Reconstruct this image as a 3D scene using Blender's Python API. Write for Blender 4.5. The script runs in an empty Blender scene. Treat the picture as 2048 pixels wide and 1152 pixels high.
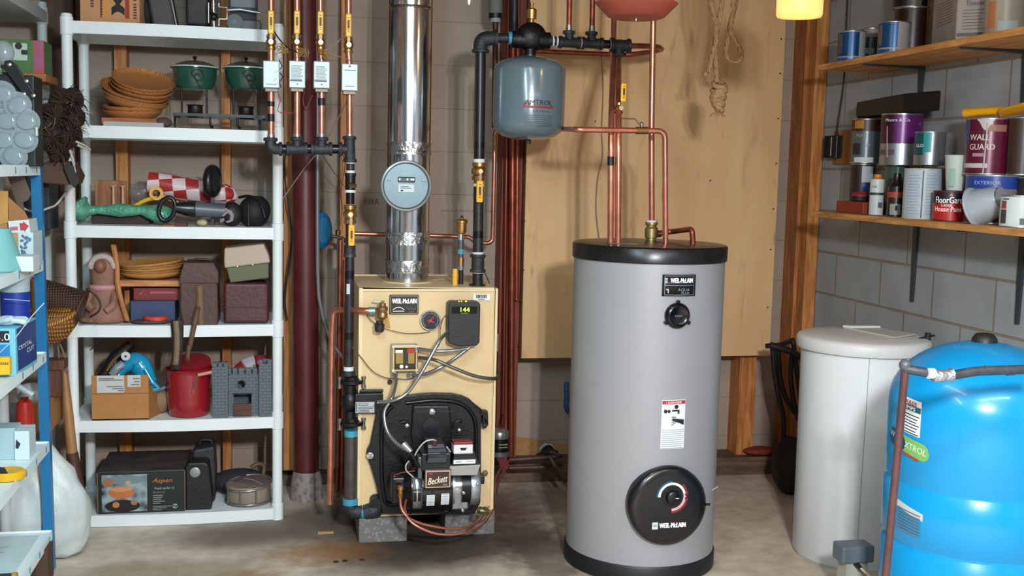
import bpy, bmesh, math, random
from mathutils import Vector, Matrix, Euler
random.seed(7)
SC = bpy.context.scene
COL = SC.collection
V = Vector
PI = math.pi

# ------------------------------------------------------------ camera
YAW, PITCH, ROLL, FPX, CAMZ = 0.2052, 0.1059, 0.0239, 2200.0, 1.5
F_ = V((math.sin(YAW)*math.cos(PITCH), math.cos(YAW)*math.cos(PITCH), -math.sin(PITCH)))
r0 = V((math.cos(YAW), -math.sin(YAW), 0)); u0 = r0.cross(F_)
R_ = r0*math.cos(ROLL)+u0*math.sin(ROLL); U_ = -r0*math.sin(ROLL)+u0*math.cos(ROLL)
CAM = V((0, 0, CAMZ))
cd = bpy.data.cameras.new('camera'); cam = bpy.data.objects.new('camera', cd); COL.objects.link(cam)
cd.sensor_width = 36.0; cd.lens = 36.0*FPX/2048.0; cd.clip_start = 0.05
cam.matrix_world = Matrix(((R_.x, U_.x, -F_.x, 0), (R_.y, U_.y, -F_.y, 0), (R_.z, U_.z, -F_.z, CAMZ), (0, 0, 0, 1)))
SC.camera = cam
# ------------------------------------------------------------ world, exposure, lights
w = bpy.data.worlds.new('world'); SC.world = w; w.use_nodes = True
w.node_tree.nodes['Background'].inputs[0].default_value = (0.55, 0.7, 1, 1)
w.node_tree.nodes['Background'].inputs[1].default_value = 0.03
SC.view_settings.view_transform = 'Standard'; SC.view_settings.look = 'None'
SC.view_settings.exposure = 0.0; SC.view_settings.gamma = 1.0
try: SC.view_settings.use_curve_mapping = False
except Exception: pass
def lamp(name, kind, loc, col, power, size=0.1, sy=None, target=None, rad=None):
    d = bpy.data.lights.new(name, kind); d.color = col; d.energy = power
    if kind == 'AREA':
        d.shape = 'RECTANGLE'; d.size = size; d.size_y = sy or size
    else: d.shadow_soft_size = size
    o = bpy.data.objects.new(name, d); COL.objects.link(o); o.location = loc
    if target is not None: o.rotation_euler = (V(target)-V(loc)).to_track_quat('-Z', 'Y').to_euler()
    return o
# twin-tube work light hung behind the camera, a second fixture over the middle, one on the left, the warm bulb on the right
for dx in (-.07, .07):
    lamp('light_work_lamp', 'AREA', (0.62+dx, 0.05, 2.08), (0.92, 0.95, 1.0), 98, 0.06, 0.30, target=(.6+dx, .95, .05))
lamp('light_tubes_middle', 'AREA', (0.62, 2.5, 2.42), (1.0, 0.88, 0.80), 9, 0.14, 1.1)
lamp('light_tubes_left', 'AREA', (-0.15, 1.9, 2.3), (0.60, 0.90, 1.0), 42, 0.12, 1.0, target=(-1.0, 3.9, .5))
lamp('light_tubes_right', 'AREA', (1.6, 1.5, 2.06), (0.80, 0.93, 1.0), 22, 1.2, 0.12)
lamp('light_bulb_warm', 'POINT', (1.535, 3.2, 2.16), (1.0, 0.58, 0.25), 9, 0.03)

def ray(px, py):
    d = R_*(px-1024)-U_*(py-576)+F_*FPX
    return d.normalized()
def P(px, py, Y): d = ray(px, py); return CAM+d*(Y/d.y)
def PX(px, py, X): d = ray(px, py); return CAM+d*(X/d.x)
def PZ(px, py, Z): d = ray(px, py); return CAM+d*((Z-CAMZ)/d.z)
def mpp(Y): return (P(1025, 500, Y)-P(1024, 500, Y)).length       # metres per pixel on that plane

# ------------------------------------------------------------ materials
def lin(h):
    h = h.lstrip('#'); o = []
    for i in (0, 2, 4):
        c = int(h[i:i+2], 16)/255; o.append(c/12.92 if c <= .04045 else ((c+.055)/1.055)**2.4)
    return (*o, 1)
MC = {}
def mat(h, rough=.5, metal=0., n=0., ns=12., bump=0., bs=60., h2=None, emit=0., alpha=None, coat=0., stretch=None, trans=0., spec=None):
    key = (h, rough, metal, n, ns, bump, bs, h2, emit, alpha, coat, stretch, trans, spec)
    if key in MC: return MC[key]
    m = bpy.data.materials.new('mat_'+h.strip('#')); m.use_nodes = True; MC[key] = m
    nt = m.node_tree; b = nt.nodes['Principled BSDF']; c = lin(h)
    b.inputs['Base Color'].default_value = c; b.inputs['Roughness'].default_value = rough; b.inputs['Metallic'].default_value = metal
    if coat: b.inputs['Coat Weight'].default_value = coat; b.inputs['Coat Roughness'].default_value = .08
    if spec is not None: b.inputs['Specular IOR Level'].default_value = spec
    if trans: b.inputs['Transmission Weight'].default_value = trans
    if alpha is not None: b.inputs['Alpha'].default_value = alpha
    if emit: b.inputs['Emission Color'].default_value = c; b.inputs['Emission Strength'].default_value = emit
    if n or bump or h2 or stretch:
        tc = nt.nodes.new('ShaderNodeTexCoord'); mp = nt.nodes.new('ShaderNodeMapping'); nt.links.new(tc.outputs['Object'], mp.inputs[0])
        if stretch: mp.inputs['Scale'].default_value = stretch
        if n or h2:
            nz = nt.nodes.new('ShaderNodeTexNoise'); nz.inputs['Scale'].default_value = ns; nz.inputs['Detail'].default_value = 6; nz.inputs['Roughness'].default_value = .6
            nt.links.new(mp.outputs[0], nz.inputs[0])
            rp = nt.nodes.new('ShaderNodeValToRGB'); nt.links.new(nz.outputs[0], rp.inputs[0])
            c2 = lin(h2) if h2 else tuple(min(1, x*(1+n)) for x in c[:3])+(1,)
            c1 = c if h2 else tuple(x*(1-n) for x in c[:3])+(1,)
            rp.color_ramp.elements[0].position = .35; rp.color_ramp.elements[0].color = c1
            rp.color_ramp.elements[1].position = .65; rp.color_ramp.elements[1].color = c2
            nt.links.new(rp.outputs[0], b.inputs['Base Color'])
        if bump:
            nb = nt.nodes.new('ShaderNodeTexNoise'); nb.inputs['Scale'].default_value = bs; nb.inputs['Detail'].default_value = 4
            nt.links.new(mp.outputs[0], nb.inputs[0]); bp = nt.nodes.new('ShaderNodeBump'); bp.inputs['Strength'].default_value = bump; bp.inputs['Distance'].default_value = .01
            nt.links.new(nb.outputs[0], bp.inputs['Height']); nt.links.new(bp.outputs[0], b.inputs['Normal'])
    return m
def wood(h1, h2, axis='z', s=3., rough=.6, wave=18.):
    key = ('wood', h1, h2, axis, s, rough)
    if key in MC: return MC[key]
    m = bpy.data.materials.new('wood_'+h1.strip('#')); m.use_nodes = True; MC[key] = m
    nt = m.node_tree; b = nt.nodes['Principled BSDF']; b.inputs['Roughness'].default_value = rough
    tc = nt.nodes.new('ShaderNodeTexCoord'); mp = nt.nodes.new('ShaderNodeMapping'); nt.links.new(tc.outputs['Object'], mp.inputs[0])
    mp.inputs['Scale'].default_value = tuple(s*(1 if a == axis else 9) for a in 'xyz')
    nz = nt.nodes.new('ShaderNodeTexNoise'); nz.inputs['Scale'].default_value = 1.6; nz.inputs['Detail'].default_value = 8; nz.inputs['Distortion'].default_value = .8
    nt.links.new(mp.outputs[0], nz.inputs[0])
    rp = nt.nodes.new('ShaderNodeValToRGB'); nt.links.new(nz.outputs[0], rp.inputs[0])
    rp.color_ramp.elements[0].position = .38; rp.color_ramp.elements[0].color = lin(h1)
    rp.color_ramp.elements[1].position = .66; rp.color_ramp.elements[1].color = lin(h2)
    nt.links.new(rp.outputs[0], b.inputs['Base Color'])
    bp = nt.nodes.new('ShaderNodeBump'); bp.inputs['Strength'].default_value = .15; bp.inputs['Distance'].default_value = .004
    nt.links.new(nz.outputs[0], bp.inputs['Height']); nt.links.new(bp.outputs[0], b.inputs['Normal'])
    return m
def tex(h1, h2, kind, **k):
    """wave / brick / checker patterned surface"""
    key = ('tex', h1, h2, kind, str(k))
    if key in MC: return MC[key]
    m = bpy.data.materials.new('tex_'+kind+h1.strip('#')); m.use_nodes = True; MC[key] = m
    nt = m.node_tree; b = nt.nodes['Principled BSDF']; b.inputs['Roughness'].default_value = k.get('rough', .6)
    tc = nt.nodes.new('ShaderNodeTexCoord'); mp = nt.nodes.new('ShaderNodeMapping'); nt.links.new(tc.outputs['Object'], mp.inputs[0])
    mp.inputs['Rotation'].default_value = k.get('rot', (0, 0, 0)); mp.inputs['Location'].default_value = k.get('off', (0, 0, 0))
    if kind == 'weave':
        w1 = nt.nodes.new('ShaderNodeTexWave'); w2 = nt.nodes.new('ShaderNodeTexWave')
        w1.bands_direction = k.get('d1', 'Z'); w2.bands_direction = k.get('d2', 'X')
        for q in (w1, w2): q.inputs['Scale'].default_value = k.get('s', 30); q.inputs['Distortion'].default_value = 1.2; q.inputs['Detail'].default_value = 1; nt.links.new(mp.outputs[0], q.inputs[0])
        w2.inputs['Scale'].default_value = k.get('s2', k.get('s', 30))
        mx = nt.nodes.new('ShaderNodeMath'); mx.operation = 'MULTIPLY'; nt.links.new(w1.outputs[1], mx.inputs[0]); nt.links.new(w2.outputs[1], mx.inputs[1]); fac = mx.outputs[0]
    elif kind == 'wave':
        w1 = nt.nodes.new('ShaderNodeTexWave'); w1.bands_direction = k.get('d1', 'Z'); w1.inputs['Scale'].default_value = k.get('s', 30); w1.inputs['Distortion'].default_value = k.get('dist', 1); nt.links.new(mp.outputs[0], w1.inputs[0]); fac = w1.outputs[1]
    elif kind == 'checker':
        w1 = nt.nodes.new('ShaderNodeTexChecker'); w1.inputs['Scale'].default_value = k.get('s', 30); nt.links.new(mp.outputs[0], w1.inputs[0]); fac = w1.outputs[1]
    elif kind == 'brick':
        w1 = nt.nodes.new('ShaderNodeTexBrick'); w1.inputs['Scale'].default_value = 1; w1.inputs['Brick Width'].default_value = k['bw']; w1.inputs['Row Height'].default_value = k['rh']; w1.inputs['Mortar Size'].default_value = k['mo']; w1.inputs['Mortar Smooth'].default_value = .3
        w1.offset = .5
        sp = nt.nodes.new('ShaderNodeSeparateXYZ'); cb = nt.nodes.new('ShaderNodeCombineXYZ'); nt.links.new(mp.outputs[0], sp.inputs[0])
        nt.links.new(sp.outputs[k.get('u', 0)], cb.inputs[0]); nt.links.new(sp.outputs[2], cb.inputs[1]); nt.links.new(cb.outputs[0], w1.inputs[0]); fac = w1.outputs['Fac']
    elif kind == 'voronoi':
        w1 = nt.nodes.new('ShaderNodeTexVoronoi'); w1.inputs['Scale'].default_value = k.get('s', 30); nt.links.new(mp.outputs[0], w1.inputs[0]); fac = w1.outputs[0]
    rp = nt.nodes.new('ShaderNodeValToRGB'); nt.links.new(fac, rp.inputs[0])
    a, z = k.get('r', (.1, .6)); rp.color_ramp.elements[0].position = a; rp.color_ramp.elements[1].position = z
    rp.color_ramp.elements[0].color = lin(h1); rp.color_ramp.elements[1].color = lin(h2)
    out = rp.outputs[0]
    if k.get('n'):
        nz = nt.nodes.new('ShaderNodeTexNoise'); nz.inputs['Scale'].default_value = k.get('ns', 5); nz.inputs['Detail'].default_value = 6; nt.links.new(mp.outputs[0], nz.inputs[0])
        r2 = nt.nodes.new('ShaderNodeMapRange'); r2.inputs['From Min'].default_value = .3; r2.inputs['From Max'].default_value = .7; r2.inputs['To Min'].default_value = 1-k['n']; r2.inputs['To Max'].default_value = 1+k['n']*.4
        nt.links.new(nz.outputs[0], r2.inputs[0]); mm = nt.nodes.new('ShaderNodeVectorMath'); mm.operation = 'SCALE'
        nt.links.new(out, mm.inputs[0]); nt.links.new(r2.outputs[0], mm.inputs['Scale']); out = mm.outputs[0]
    nt.links.new(out, b.inputs['Base Color'])
    bp = nt.nodes.new('ShaderNodeBump'); bp.inputs['Strength'].default_value = k.get('bump', .5); bp.inputs['Distance'].default_value = k.get('bd', .004)
    if k.get('inv'): bp.invert = True
    nt.links.new(fac, bp.inputs['Height']); nt.links.new(bp.outputs[0], b.inputs['Normal'])
    return m

# ------------------------------------------------------------ mesh builder
def frame(d):
    d = V(d).normalized(); a = V((0, 0, 1)) if abs(d.z) < .9 else V((1, 0, 0))
    x = a.cross(d).normalized(); return x, d.cross(x), d
class MB:
    def __init__(s, T=None): s.v = []; s.f = []; s.s = []; s.T = T
    def add(s, vs, fs, smooth=False):
        o = len(s.v); T = s.T
        s.v += [T @ V(p) for p in vs] if T else [V(p) for p in vs]
        s.f += [tuple(i+o for i in f) for f in fs]; s.s += [smooth]*len(fs); return s
    def box(s, x0, x1, y0, y1, z0, z1):
        vs = [(x, y, z) for z in (z0, z1) for y in (y0, y1) for x in (x0, x1)]
        return s.add(vs, [(0, 2, 3, 1), (4, 5, 7, 6), (0, 1, 5, 4), (2, 6, 7, 3), (0, 4, 6, 2), (1, 3, 7, 5)])
    def cbox(s, c, sx, sy, sz, rot=None):
        M = Matrix.Translation(V(c)) @ (Euler(rot).to_matrix().to_4x4() if rot else Matrix())
        vs = [M @ V((x*sx/2, y*sy/2, z*sz/2)) for z in (-1, 1) for y in (-1, 1) for x in (-1, 1)]
        return s.add(vs, [(0, 2, 3, 1), (4, 5, 7, 6), (0, 1, 5, 4), (2, 6, 7, 3), (0, 4, 6, 2), (1, 3, 7, 5)])
    def prism(s, pts, d, smooth=False):
        n = len(pts); d = V(d); p = [V(q) for q in pts]
        s.add(p+[q+d for q in p], [tuple(range(n))[::-1], tuple(range(n, 2*n))]); 
        s.add(p+[q+d for q in p], [(i, (i+1) % n, (i+1) % n+n, i+n) for i in range(n)], smooth); return s
    def cyl(s, a, b, r, r2=None, n=20, caps=True, smooth=True):
        a = V(a); b = V(b); x, y, d = frame(b-a); r2 = r if r2 is None else r2
        A = [a+(x*math.cos(t)+y*math.sin(t))*r for t in [2*PI*i/n for i in range(n)]]
        B = [b+(x*math.cos(t)+y*math.sin(t))*r2 for t in [2*PI*i/n for i in range(n)]]
        s.add(A+B, [(i, (i+1) % n, (i+1) % n+n, i+n) for i in range(n)], smooth)
        if caps: s.add(A, [tuple(range(n))[::-1]]); s.add(B, [tuple(range(n))])
        return s
    def lathe(s, c, prof, n=32, axis=(0, 0, 1), caps=True, sx=1., sy=1., split=40):
        """prof = [(radius, height)...]; sharp rings are split by angle"""
        c = V(c); d = V(axis).normalized()
        if abs(d.z) > .999: x, y, d = V((1, 0, 0)), V((0, 1, 0)), V((0, 0, 1))*(1 if d.z > 0 else -1)
        else: x, y, d = frame(d)
        def ring(r, h): return [c+(x*math.cos(2*PI*i/n)*sx+y*math.sin(2*PI*i/n)*sy)*r+d*h for i in range(n)]
        k = 0
        while k < len(prof)-1:
            rings = [prof[k]]; j = k
            while j < len(prof)-1:
                rings.append(prof[j+1]); j += 1
                if j < len(prof)-1:
                    a1 = math.atan2(prof[j][1]-prof[j-1][1], prof[j][0]-prof[j-1][0]); a2 = math.atan2(prof[j+1][1]-prof[j][1], prof[j+1][0]-prof[j][0])
                    da = abs((a2-a1+PI) % (2*PI)-PI)
                    if da > math.radians(split): break
            vs = []; fs = []
            for q, (r, h) in enumerate(rings):
                vs += ring(max(r, 1e-5), h)
                if q:
                    o = (q-1)*n; fs += [(o+i, o+(i+1) % n, o+n+(i+1) % n, o+n+i) for i in range(n)]
            s.add(vs, fs, True); k = j
        if caps:
            for (r, h), fl in ((prof[0], 1), (prof[-1], 0)):
                if r > 1e-4: R = ring(r, h); s.add(R, [tuple(range(n))[::-1] if fl else tuple(range(n))])
        return s
    def tube(s, pts, r, n=14, fillet=0., caps=True, rr=None, k=6):
        P_ = [V(p) for p in pts]
        if fillet:
            Q = [P_[0]]
            for i in range(1, len(P_)-1):
                a, b, c = P_[i-1], P_[i], P_[i+1]; u = (a-b); w_ = (c-b); f = min(fillet, u.length*.49, w_.length*.49)
                if u.length < 1e-6 or w_.length < 1e-6 or abs(u.normalized().dot(w_.normalized())) > .9995: Q.append(b); continue
                p0 = b+u.normalized()*f; p2 = b+w_.normalized()*f
                for t in range(k+1):
                    t /= k; Q.append(p0*(1-t)**2+b*2*t*(1-t)+p2*t*t)
            Q.append(P_[-1]); P_ = Q
        P_ = [p for i, p in enumerate(P_) if i == 0 or (p-P_[i-1]).length > 1e-7]
        m = len(P_); x, y, d = frame(P_[1]-P_[0]); vs = []
        for i, p in enumerate(P_):
            if 0 < i < m-1: d2 = (P_[i+1]-p).normalized()+(p-P_[i-1]).normalized()
            else: d2 = (P_[1]-P_[0]) if i == 0 else (P_[-1]-P_[-2])
            if d2.length < 1e-9: d2 = d
            d2 = d2.normalized(); x = (x-d2*x.dot(d2)); 
            x = x.normalized() if x.length > 1e-6 else frame(d2)[0]
            y = d2.cross(x); d = d2; q = rr(i, m) if rr else r
            vs += [p+(x*math.cos(2*PI*j/n)+y*math.sin(2*PI*j/n))*q for j in range(n)]
        s.add(vs, [(i*n+j, i*n+(j+1) % n, (i+1)*n+(j+1) % n, (i+1)*n+j) for i in range(m-1) for j in range(n)], True)
        if caps: s.add(vs[:n], [tuple(range(n))[::-1]]); s.add(vs[-n:], [tuple(range(n))])
        return s
    def ball(s, c, rx, ry=None, rz=None, n=20, m=12, rot=None):
        ry = rx if ry is None else ry; rz = rx if rz is None else rz; c = V(c)
        M = Euler(rot).to_matrix() if rot else Matrix.Identity(3); vs = []
        for i in range(m+1):
            t = PI*i/m
            for j in range(n):
                a = 2*PI*j/n; vs.append(c+M @ V((rx*math.sin(t)*math.cos(a), ry*math.sin(t)*math.sin(a), -rz*math.cos(t))))
        return s.add(vs, [(i*n+j, i*n+(j+1) % n, (i+1)*n+(j+1) % n, (i+1)*n+j) for i in range(m) for j in range(n)], True)
    def sheet(s, fn, nu, nv, smooth=True, thick=0.):
        vs = [V(fn(i/nu, j/nv)) for j in range(nv+1) for i in range(nu+1)]
        s.add(vs, [(j*(nu+1)+i, j*(nu+1)+i+1, (j+1)*(nu+1)+i+1, (j+1)*(nu+1)+i) for j in range(nv) for i in range(nu)], smooth); return s
    def build(s, name, m, parent=None, bevel=0., sub=0, loc=None, solid=0., disp=None, seg=2):
        me = bpy.data.meshes.new(name)
        if parent is not None:
            o_ = ORG[parent.name]
        else:
            if loc is None:
                xs = [p.x for p in s.v]; ys = [p.y for p in s.v]; zs = [p.z for p in s.v]
                loc = ((min(xs)+max(xs))/2, (min(ys)+max(ys))/2, min(zs))
            o_ = V(loc)
        me.from_pydata([tuple(p-o_) for p in s.v], [], s.f); me.polygons.foreach_set('use_smooth', s.s); me.materials.append(m); me.update()
        if bevel or sub or solid or disp:
            bm = bmesh.new(); bm.from_mesh(me); bmesh.ops.remove_doubles(bm, verts=bm.verts, dist=1e-6); bm.to_mesh(me); bm.free()
        ob = bpy.data.objects.new(name, me); COL.objects.link(ob)
        if parent is None: ob.location = o_
        else: ob.parent = parent
        ORG[ob.name] = o_
        if solid: q = ob.modifiers.new('s', 'SOLIDIFY'); q.thickness = solid; q.offset = 0
        if bevel: q = ob.modifiers.new('b', 'BEVEL'); q.width = bevel; q.segments = seg; q.limit_method = 'ANGLE'; q.angle_limit = math.radians(40)
        if sub: q = ob.modifiers.new('u', 'SUBSURF'); q.levels = sub; q.render_levels = sub
        if disp:
            t = bpy.data.textures.new('t', 'CLOUDS'); t.noise_scale = disp[1]; q = ob.modifiers.new('d', 'DISPLACE'); q.texture = t; q.strength = disp[0]; q.texture_coords = 'GLOBAL'
        return ob
ORG = {}
def thing(name, label, cat, loc, group=None):
    o = bpy.data.objects.new(name, None); COL.objects.link(o); o.location = V(loc); o.empty_display_size = .05
    o['label'] = label; o['category'] = cat
    if group: o['group'] = group
    ORG[o.name] = V(loc); return o
def tag(o, label, cat, group=None, kind=None):
    o['label'] = label; o['category'] = cat
    if group: o['group'] = group
    if kind: o['kind'] = kind
    return o
def struct(mb, name, m, **k):
    o = mb.build(name, m, **k); o['kind'] = 'structure'; return o
def lab(o, t): o['label'] = t; return o

# ------------------------------------------------------------ lettering
def text_verts(s, size, ext=0.):
    c = bpy.data.curves.new('t', 'FONT'); c.body = s; c.size = size; c.align_x = 'CENTER'; c.align_y = 'CENTER'; c.resolution_u = 2; c.extrude = ext
    o = bpy.data.objects.new('t', c); me = bpy.data.meshes.new_from_object(o)
    vs = [v.co.copy() for v in me.vertices]; fs = [tuple(p.vertices) for p in me.polygons]
    bpy.data.objects.remove(o); bpy.data.curves.remove(c); bpy.data.meshes.remove(me); return vs, fs
def text(s, c, w_, parent, m, right=(1, 0, 0), up=(0, 0, 1), name='lettering', hgt=None, shear=0., bold=0):
    """flat lettering centred at c, w_ wide (hgt: height)"""
    vs, fs = text_verts(s, 1.0); right = V(right).normalized(); up = V(up).normalized()
    x0 = min(v.x for v in vs); x1 = max(v.x for v in vs); y0 = min(v.y for v in vs); y1 = max(v.y for v in vs)
    k = w_/(x1-x0); ky = hgt/(y1-y0) if hgt else k
    mb = MB(); c = V(c)
    offs = [0] if not bold else [-bold, 0, bold]
    nn = right.cross(up)
    for q, o in enumerate(offs):
        mb.add([c+nn*(.00025*q)+right*((v.x-(x0+x1)/2+shear*(v.y-(y0+y1)/2))*k+o)+up*(v.y-(y0+y1)/2)*ky for v in vs], fs)
    return mb.build(name, m, parent)
class Cyl:
    """upright cylinder surface for labels: c centre, R radius"""
    def __init__(s, c, R):
        s.c = V((c[0], c[1], 0)); s.R = R; s.t = V((-c[0], -c[1], 0)).normalized(); s.r = V((-s.t.y, s.t.x, 0))
        if s.r.dot(R_) < 0: s.r = -s.r
    def hit(s, px, py):
        d = ray(px, py); o = CAM-s.c; a = d.x**2+d.y**2; b = 2*(o.x*d.x+o.y*d.y); c = o.x**2+o.y**2-s.R**2; q = b*b-4*a*c
        t = (-b-math.sqrt(max(q, 0)))/(2*a); p = CAM+d*t; e = p-s.c; return math.atan2(e.dot(s.r), e.dot(s.t)), p.z
    def at(s, ph, z, off=0.): return s.c+(s.t*math.cos(ph)+s.r*math.sin(ph))*(s.R+off)+V((0, 0, z))
    def patch(s, mb, ph0, ph1, z0, z1, off=.0012, n=10, skew=0.):
        return mb.sheet(lambda u, v: s.at(ph0+(ph1-ph0)*u, z0+(z1-z0)*v+skew*(u-.5), off), n, 1)
    def text(s, st, ph, z, w_, parent, m, hgt=None, off=.002, rot=0., name='lettering', bold=0):
        vs, fs = text_verts(st, 1.0)
        x0 = min(v.x for v in vs); x1 = max(v.x for v in vs); y0 = min(v.y for v in vs); y1 = max(v.y for v in vs)
        k = w_/(x1-x0); ky = hgt/(y1-y0) if hgt else k; mb = MB()
        for n_, o in enumerate([0] if not bold else [-bold, bold]):
            q = []
            for v in vs:
                a = (v.x-(x0+x1)/2)*k+o; b = (v.y-(y0+y1)/2)*ky
                a, b = a*math.cos(rot)-b*math.sin(rot), a*math.sin(rot)+b*math.cos(rot)
                q.append(s.at(ph+a/s.R, z+b, off+n_*.0003))
            mb.add(q, fs)
        return mb.build(name, m, parent)
WHITE = mat('#e9ecec', .55); BLACK = mat('#0b0b0d', .45); GLOSSB = mat('#08080a', .22); INK = mat('#1c1d22', .7)
COPPER = mat('#c98069', .27, .8, n=.22, ns=14); COPPERD = mat('#97503c', .38, .7, n=.3, ns=14); BRASS = mat('#b98a52', .33, .9, n=.15, ns=20)
IRON = mat('#2c2b2f', .42, .35, n=.3, ns=25, bump=.15, bs=120); CAST = mat('#34363b', .5, .4, n=.25, ns=30, bump=.35, bs=150)
CHROME = mat('#c9ccd0', .18, 1.); STEEL = mat('#a9adb0', .38, .9, n=.12, ns=20); YEL = mat('#e8ac10', .35); TEAL = mat('#3d92ad', .5)
LETW = mat('#f2f4f4', .6); TEFLON = mat('#d6d9da', .6)
# ============================================================ ROOM
XW, YW, XL, YF, ZC = 2.6, 5.25, -2.2, -1.6, 2.48
# floor: stained concrete
m = bpy.data.materials.new('concrete_floor'); m.use_nodes = True; nt = m.node_tree; b = nt.nodes['Principled BSDF']
def N(t, **k):
    n = nt.nodes.new(t)
    for a, v in k.items(): setattr(n, a, v)
    return n
def noise(scale, detail=6, dist=0.):
    n = N('ShaderNodeTexNoise'); n.inputs['Scale'].default_value = scale; n.inputs['Detail'].default_value = detail; n.inputs['Distortion'].default_value = dist
    nt.links.new(tc.outputs['Object'], n.inputs[0]); return n
def ramp(src, a, z, ca, cz):
    r = N('ShaderNodeValToRGB'); nt.links.new(src, r.inputs[0]); r.color_ramp.elements[0].position = a; r.color_ramp.elements[1].position = z
    r.color_ramp.elements[0].color = ca; r.color_ramp.elements[1].color = cz; return r.outputs[0]
def mix(f, a, c):
    x = N('ShaderNodeMix', data_type='RGBA'); nt.links.new(f, x.inputs[0])
    for s_, v in ((6, a), (7, c)):
        if isinstance(v, tuple): x.inputs[s_].default_value = v
        else: nt.links.new(v, x.inputs[s_])
    return x.outputs[2]
def blob(cx, cy, rx, ry, soft=.5, nz=None, wob=.35):
    """0..1 spot on the floor with a wobbly rim"""
    mp = N('ShaderNodeMapping'); mp.inputs['Location'].default_value = (-cx/rx, -cy/ry, 0); mp.inputs['Scale'].default_value = (1/rx, 1/ry, 0)
    nt.links.new(tc.outputs['Object'], mp.inputs[0]); ln = N('ShaderNodeVectorMath', operation='LENGTH'); nt.links.new(mp.outputs[0], ln.inputs[0])
    ad = N('ShaderNodeMath', operation='MULTIPLY_ADD'); nt.links.new(nz.outputs[0], ad.inputs[0]); ad.inputs[1].default_value = wob*4; nt.links.new(ln.outputs['Value'], ad.inputs[2])
    mr = N('ShaderNodeMapRange'); nt.links.new(ad.outputs[0], mr.inputs[0]); mr.inputs['From Min'].default_value = 1+wob*2+soft/2; mr.inputs['From Max'].default_value = 1+wob*2-soft/2
    return mr.outputs[0]
tc = N('ShaderNodeTexCoord')
n1 = noise(2.2, 8, .4); n2 = noise(14, 6); n3 = noise(90, 3)
base = ramp(n1.outputs[0], .3, .7, lin('#bcac98'), lin('#ddd1c0'))
fine = ramp(n2.outputs[0], .35, .65, (.74, .71, .68, 1), (1, 1, 1, 1))
mm = N('ShaderNodeMix', data_type='RGBA', blend_type='MULTIPLY'); mm.inputs[0].default_value = .8; nt.links.new(base, mm.inputs[6]); nt.links.new(fine, mm.inputs[7]); c = mm.outputs[2]
FX = [(-.45, 4.1, .3, .12, '#8d7a64', .6), (-.1, 3.75, .3, .1, '#8a7252', .6), (-.62, 3.9, .12, .05, '#75695c', .5), (.3, 3.75, .3, .12, '#80623c', .6), (0.6, 4.2, .42, .26, '#2e211b', .9), (0.10, 4.55, .42, .32, '#4a3a33', .7), (0.6, 4.55, .45, .35, '#201714', .6), (0.15, 4.22, .2, .12, '#96652f', .6), (-.12, 4.0, .1, .07, '#8d6128', .6), (.03, 3.82, .16, .05, '#6b4c2c', .6),
      (1.0, 4.15, .14, .6, '#3d2b23', .7), (-.2, 4.45, .3, .12, '#6f6155', .6), (1.2, 4.75, .5, .25, '#5b4436', .6)]
for cx, cy, rx, ry, h, wgt in FX:
    f = blob(cx, cy, rx, ry, .9, n2 if rx < .3 else n1)
    ml = N('ShaderNodeMath', operation='MULTIPLY'); nt.links.new(f, ml.inputs[0]); ml.inputs[1].default_value = wgt
    c = mix(ml.outputs[0], c, lin(h))
nt.links.new(c, b.inputs['Base Color']); b.inputs['Roughness'].default_value = .62
bp = N('ShaderNodeBump'); bp.inputs['Strength'].default_value = .25; bp.inputs['Distance'].default_value = .006; nt.links.new(n2.outputs[0], bp.inputs['Height']); nt.links.new(bp.outputs[0], b.inputs['Normal'])
struct(MB().box(XL, XW, YF, YW, -.1, 0), 'floor', m, loc=(0, 0, 0))
struct(MB().box(XL, XW, YF, YW, ZC, ZC+.1), 'ceiling', wood('#6d5136', '#93714b', 'y'))
# back wall: painted concrete board with seams
backm = tex('#aa9787', '#877767', 'brick', bw=40, rh=.203, mo=.0016, u=0, off=(0, 0, .04), r=(.0, 1.), n=.16, ns=3, bump=.3, bd=.002, inv=True, rough=.75)
struct(MB().box(XL, XW+.1, YW, YW+.1, 0, ZC), 'wall_back', backm, loc=(0, YW, 0))
blockm = tex('#9ca1a3', '#8b7f6c', 'brick', bw=.406, rh=.203, mo=.006, u=1, off=(0, .02, .077), r=(.0, 1.), n=.16, ns=5, bump=.6, bd=.006, inv=True, rough=.8)
struct(MB().box(XW, XW+.1, YF, YW+.1, 0, ZC), 'wall_right', blockm, loc=(XW, 0, 0))
struct(MB().box(XL-.1, XL, YF, YW+.1, 0, ZC), 'wall_left', mat('#8d8c88', .8, n=.15))
struct(MB().box(XL, XW, YF-.1, YF, 0, ZC), 'wall_front', mat('#8d8c88', .8, n=.15))
# studs and boards on the walls
STUD = wood('#a9662f', '#d08d4c', 'z'); DKW = wood('#3b2318', '#5a3624', 'z'); REDW = wood('#74301f', '#9a4730', 'z')
tn = [0]
def trim(x0, x1, y0, y1, z0, z1, m, bev=.002):
    tn[0] += 1; return struct(MB().box(x0, x1, y0, y1, z0, z1), 'trim_%d' % tn[0], m, bevel=bev)
def stud_px(xa, xb, py, z0, z1, m, Y=5.16):
    a = P(xa, py, Y).x; c_ = P(xb, py, Y).x; trim(a, c_, Y, YW, z0, z1, m)
stud_px(231, 256, 330, .05, ZC, STUD); stud_px(443, 461, 330, .05, ZC, STUD)
stud_px(567, 591, 500, .09, ZC, STUD, 5.10); stud_px(680, 698, 350, .05, ZC, STUD, 5.14)
stud_px(1003, 1044, 400, .05, ZC, REDW, 5.12)
stud_px(1476, 1509, 820, .09, .62, STUD, 5.13)
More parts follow.
